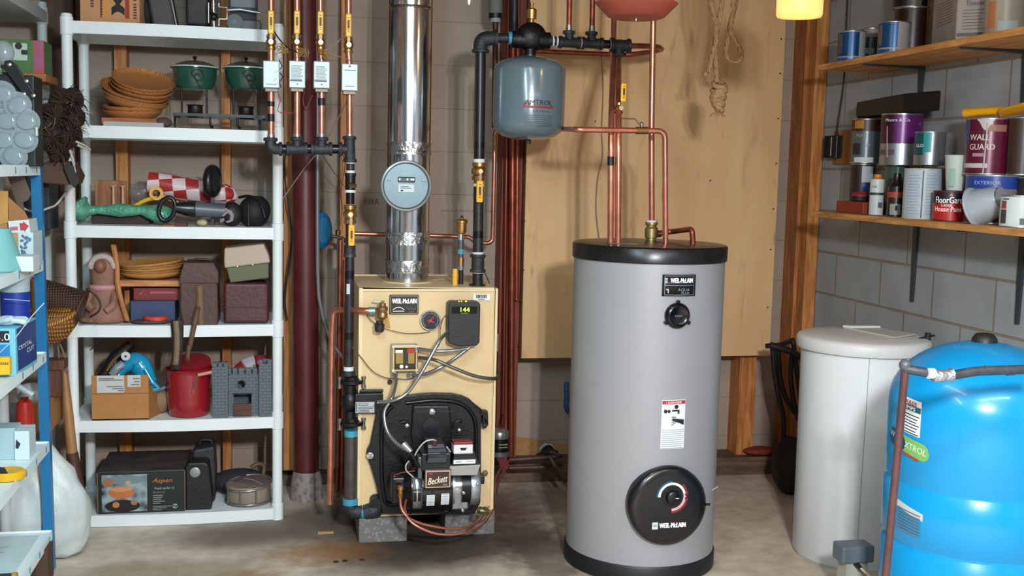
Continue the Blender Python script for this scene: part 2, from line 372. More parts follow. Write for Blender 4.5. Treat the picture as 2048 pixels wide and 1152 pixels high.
stud_px(1593, 1613, 460, .09, ZC, wood('#9a5a2c', '#c17a40', 'z'), 5.12); stud_px(1614, 1637, 460, 0, ZC, STUD, 5.04)
stud_px(88, 150, 200, 1.33, ZC, DKW, 5.2)
trim(.85, 2.45, 5.08, YW, 0, .09, wood('#4e3a2c', '#6d543f', 'x')); trim(-1.4, .82, 5.16, YW, 0, .05, wood('#4e3a2c', '#6d543f', 'x'))
# brown tide mark and bare patches of the wall behind the heater
zz = P(1080, 880, 5.25).z
st = MB(); pts = [(1005, 870), (1040, 874), (1075, 878), (1105, 886), (1135, 890), (1135, 905), (1120, 915), (1100, 905), (1080, 922), (1060, 940), (1005, 945)]
st.add([P(x, y, 5.247) for x, y in pts], [tuple(range(len(pts)))]); o = struct(st, 'trim_%d' % (tn[0]+1), mat('#a97e50', .8, n=.15, ns=30)); tn[0] += 1
for pts in ([(1078, 896), (1090, 886), (1104, 888), (1110, 900), (1095, 905), (1080, 903)], [(1056, 925), (1070, 920), (1078, 930), (1062, 932)], [(1092, 923), (1104, 919), (1104, 935), (1096, 940)], [(1077, 941), (1110, 938), (1112, 947), (1080, 949)]):
    st = MB(); st.add([P(x, y, 5.245) for x, y in pts], [tuple(range(len(pts)))]); tn[0] += 1; struct(st, 'trim_%d' % tn[0], mat('#cfcac2', .8))
# writing stencilled on the back board
wm = mat('#6d4a3c', .8)
t = text('AWA', P(742, 403, 5.246), .075, None, wm, name='stencil_lettering', hgt=.03); tag(t, 'AWA stencilled in brown on the back wall left of the flue', 'lettering')
t = text('INSULATING SHEATHING', P(940, 422, 5.246), .28, None, mat('#7d6a5c', .8), name='stencil_lettering', hgt=.008); tag(t, 'faint row of small printed words on the back wall right of the flue', 'lettering')

# ============================================================ PLYWOOD PANEL
x0, x1, z0 = 1.105, 2.372, .615
pl = thing('plywood_panel', 'large tan plywood backboard mounted on the wall behind the grey water heater', 'panel', (1.74, 5.1, z0))
mp_ = bpy.data.materials.new('plywood'); mp_.use_nodes = True; nt = mp_.node_tree; b = nt.nodes['Principled BSDF']; b.inputs['Roughness'].default_value = .6
tc = N('ShaderNodeTexCoord'); mpn = N('ShaderNodeMapping'); mpn.inputs['Scale'].default_value = (1.6, 1, .35); nt.links.new(tc.outputs['Object'], mpn.inputs[0])
def noi(s_, d=6, dist=0.):
    n = N('ShaderNodeTexNoise'); n.inputs['Scale'].default_value = s_; n.inputs['Detail'].default_value = d; n.inputs['Distortion'].default_value = dist; nt.links.new(mpn.outputs[0], n.inputs[0]); return n
a = noi(2.2, 7, 1.6); c2 = noi(11, 4, .6); c = mix(a.outputs[0], lin('#cd9c68'), lin('#e4bf8e'))
c = mix(ramp(c2.outputs[0], .62, .78, (0, 0, 0, 1), (.55, .55, .55, 1)), c, lin('#a5724a'))
vo = N('ShaderNodeTexVoronoi'); vo.inputs['Scale'].default_value = 4.; nt.links.new(mpn.outputs[0], vo.inputs[0])
c = mix(ramp(vo.outputs[0], .02, .07, (.7, .7, .7, 1), (0, 0, 0, 1)), c, lin('#7c4f2c'))
nt.links.new(c, b.inputs['Base Color'])
MB().box(x0, x1, 5.05, 5.068, z0, ZC-.02).build('plywood_sheet', mp_, pl, bevel=.001)
fr = MB(); fr.box(x0+.002, x0+.04, 5.068, 5.25, z0+.004, ZC-.02); fr.box(x1-.04, x1-.002, 5.068, 5.25, z0+.004, ZC-.02); fr.box(x0+.04, x1-.04, 5.068, 5.25, z0+.004, z0+.04)
fr.build('frame', wood('#8a6139', '#a87b4b', 'z'), pl)
for x, y in ((1052, 323), (1049, 442), (1047, 540), (1552, 327), (1546, 418), (1541, 499), (1562, 78), (1560, 147), (1556, 237), (1535, 615), (1042, 600), (1039, 690), (1190, 243), (1420, 361)):
    p = P(x, y, 5.05); MB().cyl((p.x, 5.052, p.z), (p.x, 5.045, p.z), .0038, n=8).build('screw', mat('#4a3a30', .5, .5), pl)
# ============================================================ GREY WATER HEATER
C = (1.366, 4.003); R = .2865
h = thing('water_heater', 'tall grey cylindrical indirect water heater with black lid and black dial cover', 'water heater', (C[0], C[1], 0))
GREY = mat('#9a9a9d', .42, .15, n=.04, ns=200, bump=.05, bs=400)
MB().lathe((*C, 0), [(R, .055), (R, 1.19)], 96).build('tank_body', GREY, h)
MB().lathe((*C, 0), [(R+.001, 0), (R+.006, .004), (R+.006, .058), (R+.001, .066), (R-.01, .066)], 96).build('base_ring', mat('#131316', .5), h)
MB().lathe((*C, 0), [(R-.02, 1.182), (R+.007, 1.182), (R+.008, 1.233), (R+.004, 1.238), (R-.004, 1.240), (0, 1.246)], 96, caps=False).build('lid', mat('#141417', .3, bump=.03, bs=30), h)
cy = Cyl(C, R)
# sticker on lid
q = PZ(1246, 487, 1.2435); MB().box(q.x-.06, q.x+.05, q.y-.02, q.y+.015, 1.2425, 1.2445).build('sticker', mat('#6d6a68', .6), h)
# nameplate
a0, z0 = cy.hit(1325, 549); a1, z1 = cy.hit(1387, 591)
mb = MB(); cy.patch(mb, a0, a1, z1, z0, .006); cy.patch(mb, a0, a1, z1, z0, .0005)
# rim of the plate
vs = []
np_ = mb.build('nameplate', mat('#101114', .35), h, solid=.006)
mb = MB(); e = (a1-a0)*.06
for (p0, p1, s0, s1) in ((a0+e, a1-e, z0-.005, z0-.003), (a0+e, a1-e, z1+.003, z1+.005), (a0+e, a1-e, (z0+z1)/2-.001, (z0+z1)/2+.001)): cy.patch(mb, p0, p1, s0, s1, .0098)
for p_ in (a0+e, a1-e): cy.patch(mb, p_-.002, p_+.002, z1+.004, z0-.004, .0098, 2)
mb.build('border', mat('#b9bcc0', .3, .8), np_)
zm = (z0*.75+z1*.25)-.001; am = (a0+a1)/2
cy.text('WEIL-McLAIN', am+.025, zm, .083, np_, LETW, hgt=.017, off=.0105, bold=.0008)
mb = MB(); cy.patch(mb, a0+.022, a0+.06, zm-.009, zm+.009, .0099); mb.build('emblem', mat('#9fa4a8', .4), np_)
cy.text('W', a0+.04, zm, .008, np_, BLACK, off=.011)
cy.text('AQUA', am+.055, z1*.72+z0*.28, .045, np_, mat('#8d9298', .5), hgt=.012, off=.0103); cy.text('PLUS', am+.075, z1*.86+z0*.14, .03, np_, mat('#8d9298', .5), hgt=.007, off=.0103)
mb = MB(); t0 = a0+.045; cy.patch(mb, t0, t0+.03, z1+.022, z1+.025, .0103, 3); cy.patch(mb, t0+.022, t0+.03, z1+.010, z1+.022, .0103, 2); mb.build('tap_symbol', LETW, np_)
# anode cover, round black cap with three ears
def disc_frame(ph, z): p = cy.at(ph, z); n = (cy.t*math.cos(ph)+cy.r*math.sin(ph)).normalized(); rr = V((-n.y, n.x, 0)); rr = rr if rr.dot(R_) > 0 else -rr; return p, n, rr
ph, z = cy.hit(1354, 631); p, n, rr = disc_frame(ph, z)
mb = MB(); mb.lathe(p-n*.004, [(.047, 0), (.047, .012), (.042, .02), (.036, .022), (.03, .018), (0, .018)], 36, n, caps=False); k = mb.build('anode_cap', GLOSSB, h)
for a in (90, 210, 330):
    q = p+rr*math.cos(math.radians(a))*.05+V((0, 0, math.sin(math.radians(a))*.05)); MB().cyl(q-n*.004, q+n*.01, .007, n=12).build('ear', GLOSSB, k)
text('ANODE', p+n*.0145, .03, k, mat('#8d8f92'), right=rr)
# danger label
a0, z0 = cy.hit(1324, 800); a1, z1 = cy.hit(1367, 896)
mb = MB(); cy.patch(mb, a0, a1, z1, z0, .001); dl = mb.build('danger_label', mat('#dadddd', .5), h)
mb = MB(); cy.patch(mb, a0+.005, a1-.005, z0-.016, z0-.003, .0018); mb.build('header', mat('#a83232', .5), dl)
cy.text('! DANGER', (a0+a1)/2, z0-.0095, .06, dl, LETW, off=.0026, hgt=.008)
am = (a0+a1)/2; W_ = a1-a0; mb = MB()
def pt(fx, fz, r_): 
    p_ = cy.at(a0+W_*fx, z0-.02-fz, .0022); n_ = (p_-V((C[0], C[1], p_.z))).normalized(); mb.cyl(p_-n_*.0006, p_+n_*.0002, r_, n=10)
pt(.16, .022, .007); pt(.3, .022, .006); pt(.6, .006, .008)
cy.patch(mb, a0+W_*.42, a0+W_*.72, z0-.043, z0-.037, .0022, 4); cy.patch(mb, a0+W_*.66, a0+W_*.74, z0-.052, z0-.038, .0022, 2)
mb.sheet(lambda u, v: cy.at(a0+W_*(.45+.5*u), z0-.072-.012*u-(v-.5)*(.008+.012*u), .0022), 6, 1)
for k_ in range(4): mb.sheet(lambda u, v: cy.at(a0+W_*(.6-.18*u), z0-.064-.006*k_-.004*u*k_-(v-.5)*.003, .0022), 3, 1)
mb.build('scald_symbol', INK, dl)
mb = MB()
for i in range(11): cy.patch(mb, a0+.012, a1-.015-(.02 if i % 3 == 2 else 0), z0-.112-i*.0075, z0-.1098-i*.0075, .0018, 4)
mb.build('fine_print', mat('#9aa0a2', .6), dl)
# dial cover
ph, z = cy.hit(1333, 1009); p, n, rr = disc_frame(ph, z); up = V((0, 0, 1))
Rd = .1475
mb = MB(); mb.lathe(p-n*.03, [(Rd, 0), (Rd, .045), (Rd-.004, .052), (Rd-.014, .058), (Rd-.03, .06), (0, .061)], 80, n, caps=False); dc = mb.build('dial_cover', mat('#0d0c0f', .3, coat=.3), h)
f0 = p+n*.0305
def arc(mb, c, r0_, r1_, t0, t1, off, nn=28): mb.sheet(lambda u, v: c+n*off+(rr*math.cos(math.radians(t0+(t1-t0)*u))+up*math.sin(math.radians(t0+(t1-t0)*u)))*(r0_+(r1_-r0_)*v), nn, 1); return mb
pd, zd = cy.hit(1338, 988); dctr = f0+rr*.008+up*.038
arc(MB(), dctr, .044, .053, 180, -90, .0012).build('dial_scale', mat('#dfe6ea', .5), dc)
arc(MB(), dctr, .053, .060, 180, 90, .0012).build('cold_band', mat('#1c5580', .5), dc)
arc(MB(), dctr, .044, .0535, 15, -90, .0016).build('hot_band', mat('#d8a5a6', .5), dc)
arc(MB(), dctr, .0535, .062, 50, -90, .0014).build('rim_band', mat('#7c2228', .5), dc)
mb = MB(); mb.lathe(dctr, [(.036, 0), (.036, .003), (.026, .004), (.024, .02), (.02, .023), (0, .023)], 32, n, caps=False); kb = mb.build('dial_knob', mat('#0b0b0d', .35), dc)
mb = MB(); mb.cbox(dctr+n*.024+rr*.012, .012, .002, .002); mb.build('pointer', LETW, kb)
mb = MB(); mb.cbox(dctr+n*.003+rr*.058+up*.004, .018, .002, .004, (0, .4, 0)); mb.cbox(dctr+n*.003+rr*.058-up*.004, .018, .002, .004, (0, -.4, 0)); mb.build('index_mark', BLACK, dc)
lc = f0-up*.068+n*.0012
text('WEIL-McLAIN', lc+rr*.014, .1, dc, LETW, right=rr, hgt=.018, bold=.0012)
mb = MB(); mb.cyl(lc-rr*.053-n*.0005, lc-rr*.053+n*.0006, .0125, n=4); 
mb = MB()
ctr = lc-rr*.053
mb.add([ctr+rr*a*.011+up*b_*.013 for a, b_ in ((-1, -1), (1, -1), (1, 1), (-1, 1))], [(0, 1, 2, 3)]); em = mb.build('emblem', mat('#c9cccd', .5), dc)
text('W', ctr+n*.0006, .014, em, BLACK, right=rr)
q = p+rr*(Rd+.001)+n*.02-up*.0
mb = MB(); mb.cyl(q-rr*.004, q+rr*.012, .005, n=12); mb.build('cover_screw', BLACK, dc)
mb = MB(); ph2, z2 = cy.hit(1423, 985); s_ = cy.at(ph2, z2, -.01); e_ = s_+rr*.035+up*.02; mb.tube([s_-rr*.02, s_, e_], .0016, 8); mb.build('capillary_wire', mat('#b3b3b1', .4), h)
# fittings on the lid
b_ = PZ(1302, 481, 1.243); 
mb = MB(); mb.lathe((b_.x, b_.y, 1.24), [(.02, 0), (.02, .012), (.026, .014), (.027, .05), (.022, .055), (.02, .062), (.026, .066), (.026, .074), (.018, .076)], 8, caps=True); ft = mb.build('brass_fitting', mat('#a08a5c', .38, .8, n=.2), h)
MB().cyl((b_.x, b_.y, 1.315), (b_.x, b_.y, 1.322), .022, n=16).build('pipe_tape', TEFLON, ft)

# ============================================================ WATER SOFTENER TANK
S = (2.245, 3.94)
s = thing('brine_tank', 'round white plastic water softener brine tank with flat lid', 'tank', (*S, 0))
SWH = mat('#d9dcdc', .5, n=.03, ns=4)
MB().lathe((*S, 0), [(.222, 0), (.23, .01), (.236, .84)], 72).build('tank_body', SWH, s)
sc = Cyl(S, .2325); a0, _ = sc.hit(1728, 900)
mb = MB(); mb.sheet(lambda u, v: sc.at(a0+.012*(u-.5)*2*.4-.02*(1-v), .005+.83*v, .003-.0045*(1-v)*1.5), 2, 12); mb.build('seam', mat('#8a9094', .6), s, solid=.003)
mb = MB(); mb.lathe((*S, 0), [(.24, .838), (.253, .836), (.255, .842), (.256, .872), (.25, .882), (.235, .888), (.12, .893), (0, .894)], 72, caps=False); ld = mb.build('lid', mat('#d0d1cd', .45, n=.03, ns=6), s)
Sx, Sy = S
mb = MB(); a_ = [(Sx-.01, Sy+.15), (Sx+.13, Sy+.15), (Sx+.2, Sy-.05), (Sx+.06, Sy-.13)]
mb.prism([(x, y, .893) for x, y in a_], (0, 0, .006)); mb.build('hatch', mat('#c3c0b8', .45), ld, bevel=.003)
mb = MB(); a_ = [(Sx-.01, Sy+.15), (Sx+.13, Sy+.15), (Sx+.145, Sy+.12), (Sx+.01, Sy+.12)]; mb.prism([(x, y, .896) for x, y in a_], (0, 0, .010)); mb.build('hatch_lip', mat('#d8d9d6', .4), ld, bevel=.003)
q = PX(1860, 676, 2.47); mb = MB(); mb.tube([(q.x-.09, q.y, q.z-.02), (q.x-.04, q.y, q.z), (q.x+.02, q.y, q.z+.01)], .004, 8); mb.cyl((q.x-.01, q.y, .84), (q.x-.01, q.y, q.z+.02), .012, n=14); mb.build('float_fitting', mat('#1b1b1d', .5), s)
# transformer on the floor in front
t = thing('power_adapter', 'grey plug in power adapter standing at the foot of the white brine tank', 'adapter', PZ(1720, 1150, 0))
q = P(1685, 1130, 3.40); q2 = P(1751, 1092, 3.40)
mb = MB(); mb.box(q.x, q2.x, 3.40, 3.48, q.z, q2.z); mb.build('case', mat('#5f6d74', .5), t, bevel=.008)
pts = [P(1716, 1130, 3.395), P(1722, 1137, 3.38), P(1734, 1147, 3.36), P(1748, 1160, 3.33), P(1760, 1180, 3.30)]; pts[0].y += .02
mb = MB(); mb.tube(pts, .0045, 10, .02); mb.build('cord', mat('#c7bd97', .5), t)
mb = MB(); mb.cyl(pts[0], pts[1], .011, .007, n=12); mb.build('strain_relief', BLACK, t)
mb = MB(); mb.box(q.x+.02, q2.x-.02, 3.41, 3.47, 0, q.z); mb.build('stand', mat('#a9a799', .6), t)

# ============================================================ BLUE PRESSURE TANK
B = (2.085, 2.95); RB = .268
bt = thing('pressure_tank', 'large glossy bright blue domed well pressure tank at the right edge', 'tank', (*B, 0))
BLUE = mat('#008fcb', .3, 0, n=.03, ns=3, coat=.25)
prof = [(.2, 0), (.2, .04), (RB-.004, .12), (RB-.004, .395), (RB-.012, .405), (RB-.012, .415), (RB, .43), (RB, .585), (RB-.006, .592), (RB-.006, .6), (RB-.002, .608), (RB-.002, .655), (RB, .66), (RB, .82)]
for i in range(1, 15):
    a = PI/2*i/14; prof.append((RB*math.cos(a), .82+.20*math.sin(a)))
MB().lathe((*B, 0), prof, 96, split=50, caps=False).build('tank_body', BLUE, bt)
MB().lathe((*B, 1.017), [(.038, 0), (.036, .012), (.027, .024), (.024, .026), (0, .026)], 32, caps=False).build('valve_cap', mat('#1a1c20', .5), bt)
bc = Cyl(B, RB)
a0, z0 = bc.hit(1808, 792); a1, z1 = bc.hit(1840, 873)
mb = MB(); bc.patch(mb, a0-.08, a1, z1, z0, .001, skew=-.01); gl = mb.build('pump_label', mat('#dfe5e4', .45), bt)
mb = MB(); bc.patch(mb, a0-.08, a1-.005, z0-.036, z0-.019, .0016, skew=-.01); mb.build('band', mat('#1e5c66', .5), gl)
am = (a0-.08+a1)/2
bc.text('GOULDS', am+.0, z0-.0115, .062, gl, mat('#b8323a', .5), hgt=.0125, off=.0022, rot=-.12, bold=.0006)
bc.text('PUMPS', am+.0, z0-.0275, .055, gl, LETW, hgt=.0115, off=.0026, rot=-.12, bold=.0006)
mb = MB()
for i in range(7): bc.patch(mb, a0-.04, a1-.02-(i % 3)*.02, z0-.05-i*.009, z0-.047-i*.009, .0017, 4, skew=-.008)
mb.build('fine_print', INK, gl)
# oval trademark
a0, z0 = bc.hit(1782, 862); a1, z1 = bc.hit(1859, 915)
zc = (z0+z1)/2; am = (a0+a1)/2; wd = (a1-a0)*RB; hg = .052
def pill(mb, x0, x1, hh, off, sk=-.16):
    pts = []
    for i in range(13): t_ = PI/2-PI*i/12; pts.append((x1-hh+hh*math.cos(t_), hh*math.sin(t_)))
    for i in range(13): t_ = -PI/2-PI*i/12; pts.append((x0+hh+hh*math.cos(t_), hh*math.sin(t_)))
    vs = [bc.at(am+x/RB, zc+z_+sk*x, off) for x, z_ in pts]; c_ = bc.at(am+(x0+x1)/2/RB, zc+sk*(x0+x1)/2, off)
    def f(u, v):
        x = x0+(x1-x0)*u; e = max(0, x0+hh-x, x-(x1-hh)); q = math.sqrt(max(0, hh*hh-e*e)); return bc.at(am+x/RB, zc+q*(2*v-1)+sk*x, off)
    mb.sheet(f, 36, 1)
mb = MB(); pill(mb, -wd/2, wd/2, hg/2, .0016); ov = mb.build('trademark_oval', mat('#77ad5e', .45), bt)
mb = MB(); pill(mb, -wd/2, -wd*.0, hg/2, .0022); mb.build('dark_half', mat('#123f5e', .45), ov)
bc.text('WELL', am-wd*.27/RB, zc+.015, wd*.4, ov, mat('#b9dbe5'), hgt=.018, off=.003, rot=-.16)
bc.text('XTROL', am+wd*.22/RB, zc+.002-wd*.22*.16, wd*.46, ov, mat('#cfe6c8'), hgt=.019, off=.003, rot=-.16, bold=.0005)
mb = MB(); bc.patch(mb, am-wd*.1/RB, am+wd*.3/RB, zc-.024-.01, zc-.018-.008, .0026, skew=-.014); mb.build('red_bar', mat('#a33a33', .5), ov)
a0, z0 = bc.hit(1795, 980); a1, z1 = bc.hit(1846, 1042)
mb = MB(); bc.patch(mb, a0-.13, a1, z1+.012, z0-.03, .0022, 12, skew=-.03); dl = mb.build('data_label', mat('#b9c4c8', .5), bt)
mb = MB()
for i in range(8):
    bc.patch(mb, a0-.1, a0+.0, z0-.045-i*.009, z0-.042-i*.009, .003, 4, skew=-.013); bc.patch(mb, a0+.04, a1-.03, z0-.052-i*.009, z0-.048-i*.009, .003, 4, skew=-.008)
mb.build('fine_print', mat('#6c6f72', .6), dl)

# grey pipe in front of the blue tank
Yp = 2.55; t = thing('taped_drain_pipe', 'grey and brown taped pipe bent in front of the blue pressure tank', 'pipe', P(1766, 1180, Yp))
hp = MB(); hp.tube([P(1808, 737, Yp), P(1850, 745, Yp-.02), P(1900, 752, Yp-.03), P(1950, 742, Yp-.03), P(2080, 738, Yp-.05)], .0125, 16, .04); hp.build('pipe_arm', mat('#3f4349', .45, .2, n=.35, ns=20), t)
MB().ball(P(1810, 730, Yp), .0155).build('elbow', mat('#5a5d63', .45, .3), t)
MB().tube([P(1811, 732, Yp), P(1790, 960, Yp+.01), P(1768, 1185, Yp+.02)], .0105, 16).build('pipe_leg', mat('#5b3a38', .5, .2, n=.25, ns=14), t)
mb = MB(); mb.lathe(P(1885, 751, Yp-.03), [(.014, -.028), (.0165, -.02), (.017, 0), (.0162, .018), (.019, .026)], 12, P(1925, 748, Yp-.03)-P(1885, 751, Yp-.03)); mb.build('duct_tape', mat('#b9c0c4', .25, .8, bump=1., bs=60), t)
for x, c_ in ((1862, TEFLON), (1975, mat('#6f7478', .4, .4)), (2020, mat('#6f7478', .4, .4))):
    y_ = 747 if x < 1900 else 741; mb = MB(); mb.cyl(P(x-6, y_, Yp-.03), P(x+6, y_, Yp-.03), .0137, n=16); mb.build('tape_band', c_, t)

# ============================================================ EXPANSION TANK
A = (.977, 4.444); ra = .147
e = thing('expansion_tank', 'blue grey steel expansion tank hanging under the black air separator', 'tank', (*A, 1.625))
pr = [(.0, 1.628), (.06, 1.63), (.105, 1.642), (.132, 1.66), (ra-.002, 1.685), (ra, 1.70), (ra, 1.905), (ra-.003, 1.922), (.13, 1.938), (.1, 1.951), (.06, 1.962), (.022, 1.968), (0, 1.969)]
MB().lathe((*A, 0), pr, 72, split=80, caps=False).build('tank_body', mat('#667780', .22, .1, coat=.4, n=.02), e)
MB().lathe((*A, 0), [(.018, 1.955), (.018, 1.985), (.013, 1.987), (.013, 2.02)], 16).build('neck', mat('#74797c', .4, .6), e)
MB().lathe((*A, 0), [(.012, 1.612), (.012, 1.63)], 16).build('air_valve', mat('#1c1c1f', .5), e)
ac = Cyl(A, ra); ph, z = ac.hit(1076, 207)
mk = mat('#8f2c34', .5)
l_ = ac.text('AMTROL', ph+.03, z+.004, .115, e, mat('#28303a', .5), hgt=.02, off=.0015, bold=.0006)
mb = MB(); ac.patch(mb, ph-.3, ph+.46, z-.018, z-.009, .0014); 
for k_ in range(2): mb.sheet(lambda u, v: ac.at(ph-.42+.11*k_+.12*u, z-.016+.03*(1-abs(2*u-1))*v+.0*k_, .0014), 6, 1)
mb.build('red_mark', mk, e)
ac.text('EXTROL', ph+.12, z-.03, .075, e, mat('#36404a', .5), hgt=.009, off=.0015)
mb = MB()
for i in range(6): ac.patch(mb, ph-.35, ph+.45, z-.048-i*.008, z-.045-i*.008, .0014, 6)
mb.build('fine_print', mat('#43515a', .5), e)
# ============================================================ BOILER
bx0, bx1, by0, by1, bz0, bz1 = .287, .845, 4.33, 4.86, .10, 1.028
bo = thing('boiler', 'tan enamelled oil boiler cabinet with black cast front door', 'boiler', (.56, 4.6, 0))
TAN = mat('#d8bb8c', .42, n=.03, ns=6); TANL = mat('#e2ca9c', .4)
mb = MB(); mb.box(bx0+.012, bx1-.012, by0+.006, by0+.02, bz0, bz1-.012); mb.build('front_panel', TAN, bo)
mb = MB(); mb.box(bx0, bx0+.014, by0, by1, bz0, bz1); mb.box(bx1-.014, bx1, by0, by1, bz0, bz1); mb.box(bx0+.014, bx1-.014, by0, by1, bz1-.014, bz1); mb.box(bx0+.014, bx1-.014, by1-.01, by1, bz0, bz1-.014); mb.build('jacket', TANL, bo, bevel=.003)
F = by0-.001
def fp(x, y, d=0.): return P(x, y, F-d)
# nameplate
def plate(x0, y0, x1, y1, d, name, m, par, Yf=None, bev=.004):
    Yf = by0 if Yf is None else Yf; a = P(x0, y1, Yf-d); b = P(x1, y0, Yf-d)
    return MB().box(a.x, b.x, Yf-d, Yf+.007, a.z, b.z).build(name, m, par, bevel=bev), a, b
n_, a, b = plate(779, 590, 838, 629, .008, 'nameplate', mat('#1d1612', .35), bo)
mb = MB(); fy = F-.0082
for q in ((a.x+.003, b.x-.003, b.z-.005, b.z-.003), (a.x+.003, b.x-.003, a.z+.003, a.z+.005), (a.x+.003, a.x+.005, a.z+.003, b.z-.003), (b.x-.005, b.x-.003, a.z+.003, b.z-.003)): mb.box(q[0], q[1], fy, fy+.001, q[2], q[3])
mb.build('border', mat('#a89c86', .35, .6), n_)
cx = (a.x+b.x)/2; zt = b.z-.024
text('WEIL-McLAIN', (cx, fy, zt), .096, n_, LETW, hgt=.019, bold=.001)
text('GOLD', (cx+.03, fy, zt-.03), .035, n_, mat('#6d665c'), hgt=.008); text('OIL', (cx+.03, fy, zt-.042), .022, n_, mat('#6d665c'), hgt=.007)
mb = MB(); mb.sheet(lambda u, v: V((cx-.045+.045*u, fy, zt-.036+.01*math.sin(u*PI)*1.0+.003*v)), 8, 1); mb.box(cx-.045, cx-.0, fy, fy+.0005, zt-.042, zt-.039); mb.build('flame_symbol', LETW, n_)
# barcode label
n_, a, b = plate(946, 588, 980, 601, .001, 'barcode_label', mat('#e4e4dd', .5), bo, bev=0)
mb = MB(); x = a.x+.012; random.seed(3)
while x < b.x-.014: w_ = random.choice((.0012, .002, .003)); mb.box(x, x+w_, F-.0016, F, a.z+.010, b.z-.003); x += w_+random.choice((.001, .002))
mb.box(a.x+.02, b.x-.022, F-.0016, F, a.z+.004, a.z+.006); mb.build('bars', INK, n_)
# gauge
g = P(860, 640, F); mb = MB(); mb.lathe(g+V((0, .01, 0)), [(.041, 0), (.0415, .02), (.04, .025), (.036, .025)], 40, (0, -1, 0), caps=False); gg = mb.build('pressure_gauge', CHROME, bo)
MB().cyl(g+V((0, 0, 0)), g-V((0, .014, 0)), .0365, n=40).build('dial_face', mat('#17151c', .35), gg)
mb = MB()
for i in range(24):
    a_ = math.radians(225-270*i/23); q = g+V((math.cos(a_)*.03, -.0145, math.sin(a_)*.03)); mb.cbox(q, .005, .001, .0018, (0, -a_, 0))
mb.build('scale_marks', mat('#a9a9b4', .6), gg)
mb = MB()
mb.cbox(g+V((.004, -.0155, .004)), .034, .001, .003, (0, -.9, 0)); mb.cbox(g+V((.002, -.0155, -.004)), .03, .001, .004, (0, .35, 0)); mb.cyl(g-V((0, .015, 0)), g-V((0, .017, 0)), .006, n=12); mb.build('needle', mat('#b0333a', .5), gg)
# control box with lit display
yb = F-.075
a = P(896, 692, yb); b = P(961, 604, yb)
mb = MB(); pts = [(a.x, b.z-.008), (a.x+.012, b.z), (b.x-.008, b.z), (b.x, b.z-.010), (b.x, a.z+.012), (b.x-.012, a.z), (a.x+.045, a.z-.003), (a.x+.008, a.z+.010), (a.x, a.z+.02)]
mb.prism([(x, yb, z) for x, z in pts], (0, .072, 0)); cb = mb.build('aquastat_control', mat('#0f1013', .45, bump=.2, bs=300), bo, bevel=.004)
dz = b.z-.032; dx = (a.x+b.x)/2
MB().box(a.x+.012, b.x-.014, yb-.0015, yb+.001, dz-.014, dz+.014).build('display', mat('#0b1206', .15), cb)
text('144', (dx+.002, yb-.003, dz+.002), .036, cb, mat('#c8ff3a', .5, emit=2.2), hgt=.018, name='display_digits')
mb = MB()
for x in (-.022, -.012, .004, .008): mb.cyl((dx+x, yb+.004, b.z+.0005), (dx+x, yb+.004, b.z+.004), .0018, n=8)
mb.build('status_lights', mat('#e8ff3c', .5, emit=3.), cb)
mb = MB(); mb.box(dx-.014, dx+.014, yb-.0025, yb, dz-.0125, dz-.0115); mb.build('indicator_line', mat('#5fae2a', .5, emit=1.5), cb)
# junction box
yj = F-.045; a = P(783, 744, yj); b = P(837, 690, yj)
jb = MB().box(a.x, b.x, yj, F+.006, a.z, b.z).build('junction_box', STEEL, bo, bevel=.004)
mb = MB()
for sx, sz in ((a.x+.006, a.z+.006), (b.x-.006, a.z+.006), (a.x+.006, b.z-.006), (b.x-.006, b.z-.006)): mb.cyl((sx, yj, sz), (sx, yj-.006, sz), .006, n=12)
mb.build('cover_screws', mat('#c9cfd0', .25, .9), jb)
c_ = .012; pts = [(a.x+c_, a.z+.005), (b.x-c_, a.z+.005), (b.x-c_+.002, a.z+c_-.002), (b.x-.005, a.z+c_), (b.x-.005, b.z-c_), (b.x-c_+.002, b.z-c_+.002), (b.x-c_, b.z-.004), (a.x+c_, b.z-.004), (a.x+c_-.002, b.z-c_+.002), (a.x+.005, b.z-c_), (a.x+.005, a.z+c_), (a.x+c_-.002, a.z+c_-.002)]
cp = MB().prism([(x, yj-.0035, z) for x, z in pts], (0, .004, 0)).build('cover_label', mat('#d3b564', .4), jb)
mid = V(((a.x+b.x)/2, yj-.0045, (a.z+b.z)/2)); w2 = (b.x-a.x)/2-.010; h2 = (b.z-a.z)/2-.010
mb = MB(); mb.box(mid.x-w2, mid.x+w2, mid.y, mid.y+.001, mid.z-h2, mid.z+h2); mb.build('dark_field', mat('#241c12', .4), cp)
mb = MB(); mb.box(mid.x-w2+.006, mid.x-.008, mid.y-.001, mid.y, mid.z-h2*.45, mid.z+h2*.55); mb.box(mid.x+.012, mid.x+w2-.006, mid.y-.001, mid.y, mid.z-h2*.45, mid.z+h2*.55); mb.build('gold_panels', mat('#9a7c35', .4), cp)
mb = MB(); mb.box(mid.x+.008, mid.x+w2-.002, mid.y-.0012, mid.y, mid.z+h2*.5, mid.z+h2*.95); mb.build('red_field', mat('#a82a22', .4), cp)
mb = MB(); mb.box(mid.x-w2+.004, mid.x-.010, mid.y-.0014, mid.y, mid.z+h2*.55, mid.z+h2*.8); mb.cyl((mid.x-.014, mid.y, mid.z-h2*.72), (mid.x-.014, mid.y-.0014, mid.z-h2*.72), .0075, n=20); mb.cyl((mid.x+.006, mid.y, mid.z-h2*.75), (mid.x+.006, mid.y-.0014, mid.z-h2*.75), .005, n=20); mb.build('white_marks', LETW, cp)
MB().lathe(P(779.5, 763.5, F)+V((0, .005, 0)), [(.009, 0), (.009, .015), (.006, .019), (0, .019)], 16, (0, -1, 0), caps=False).build('panel_knob', mat('#2a1512', .4), bo)
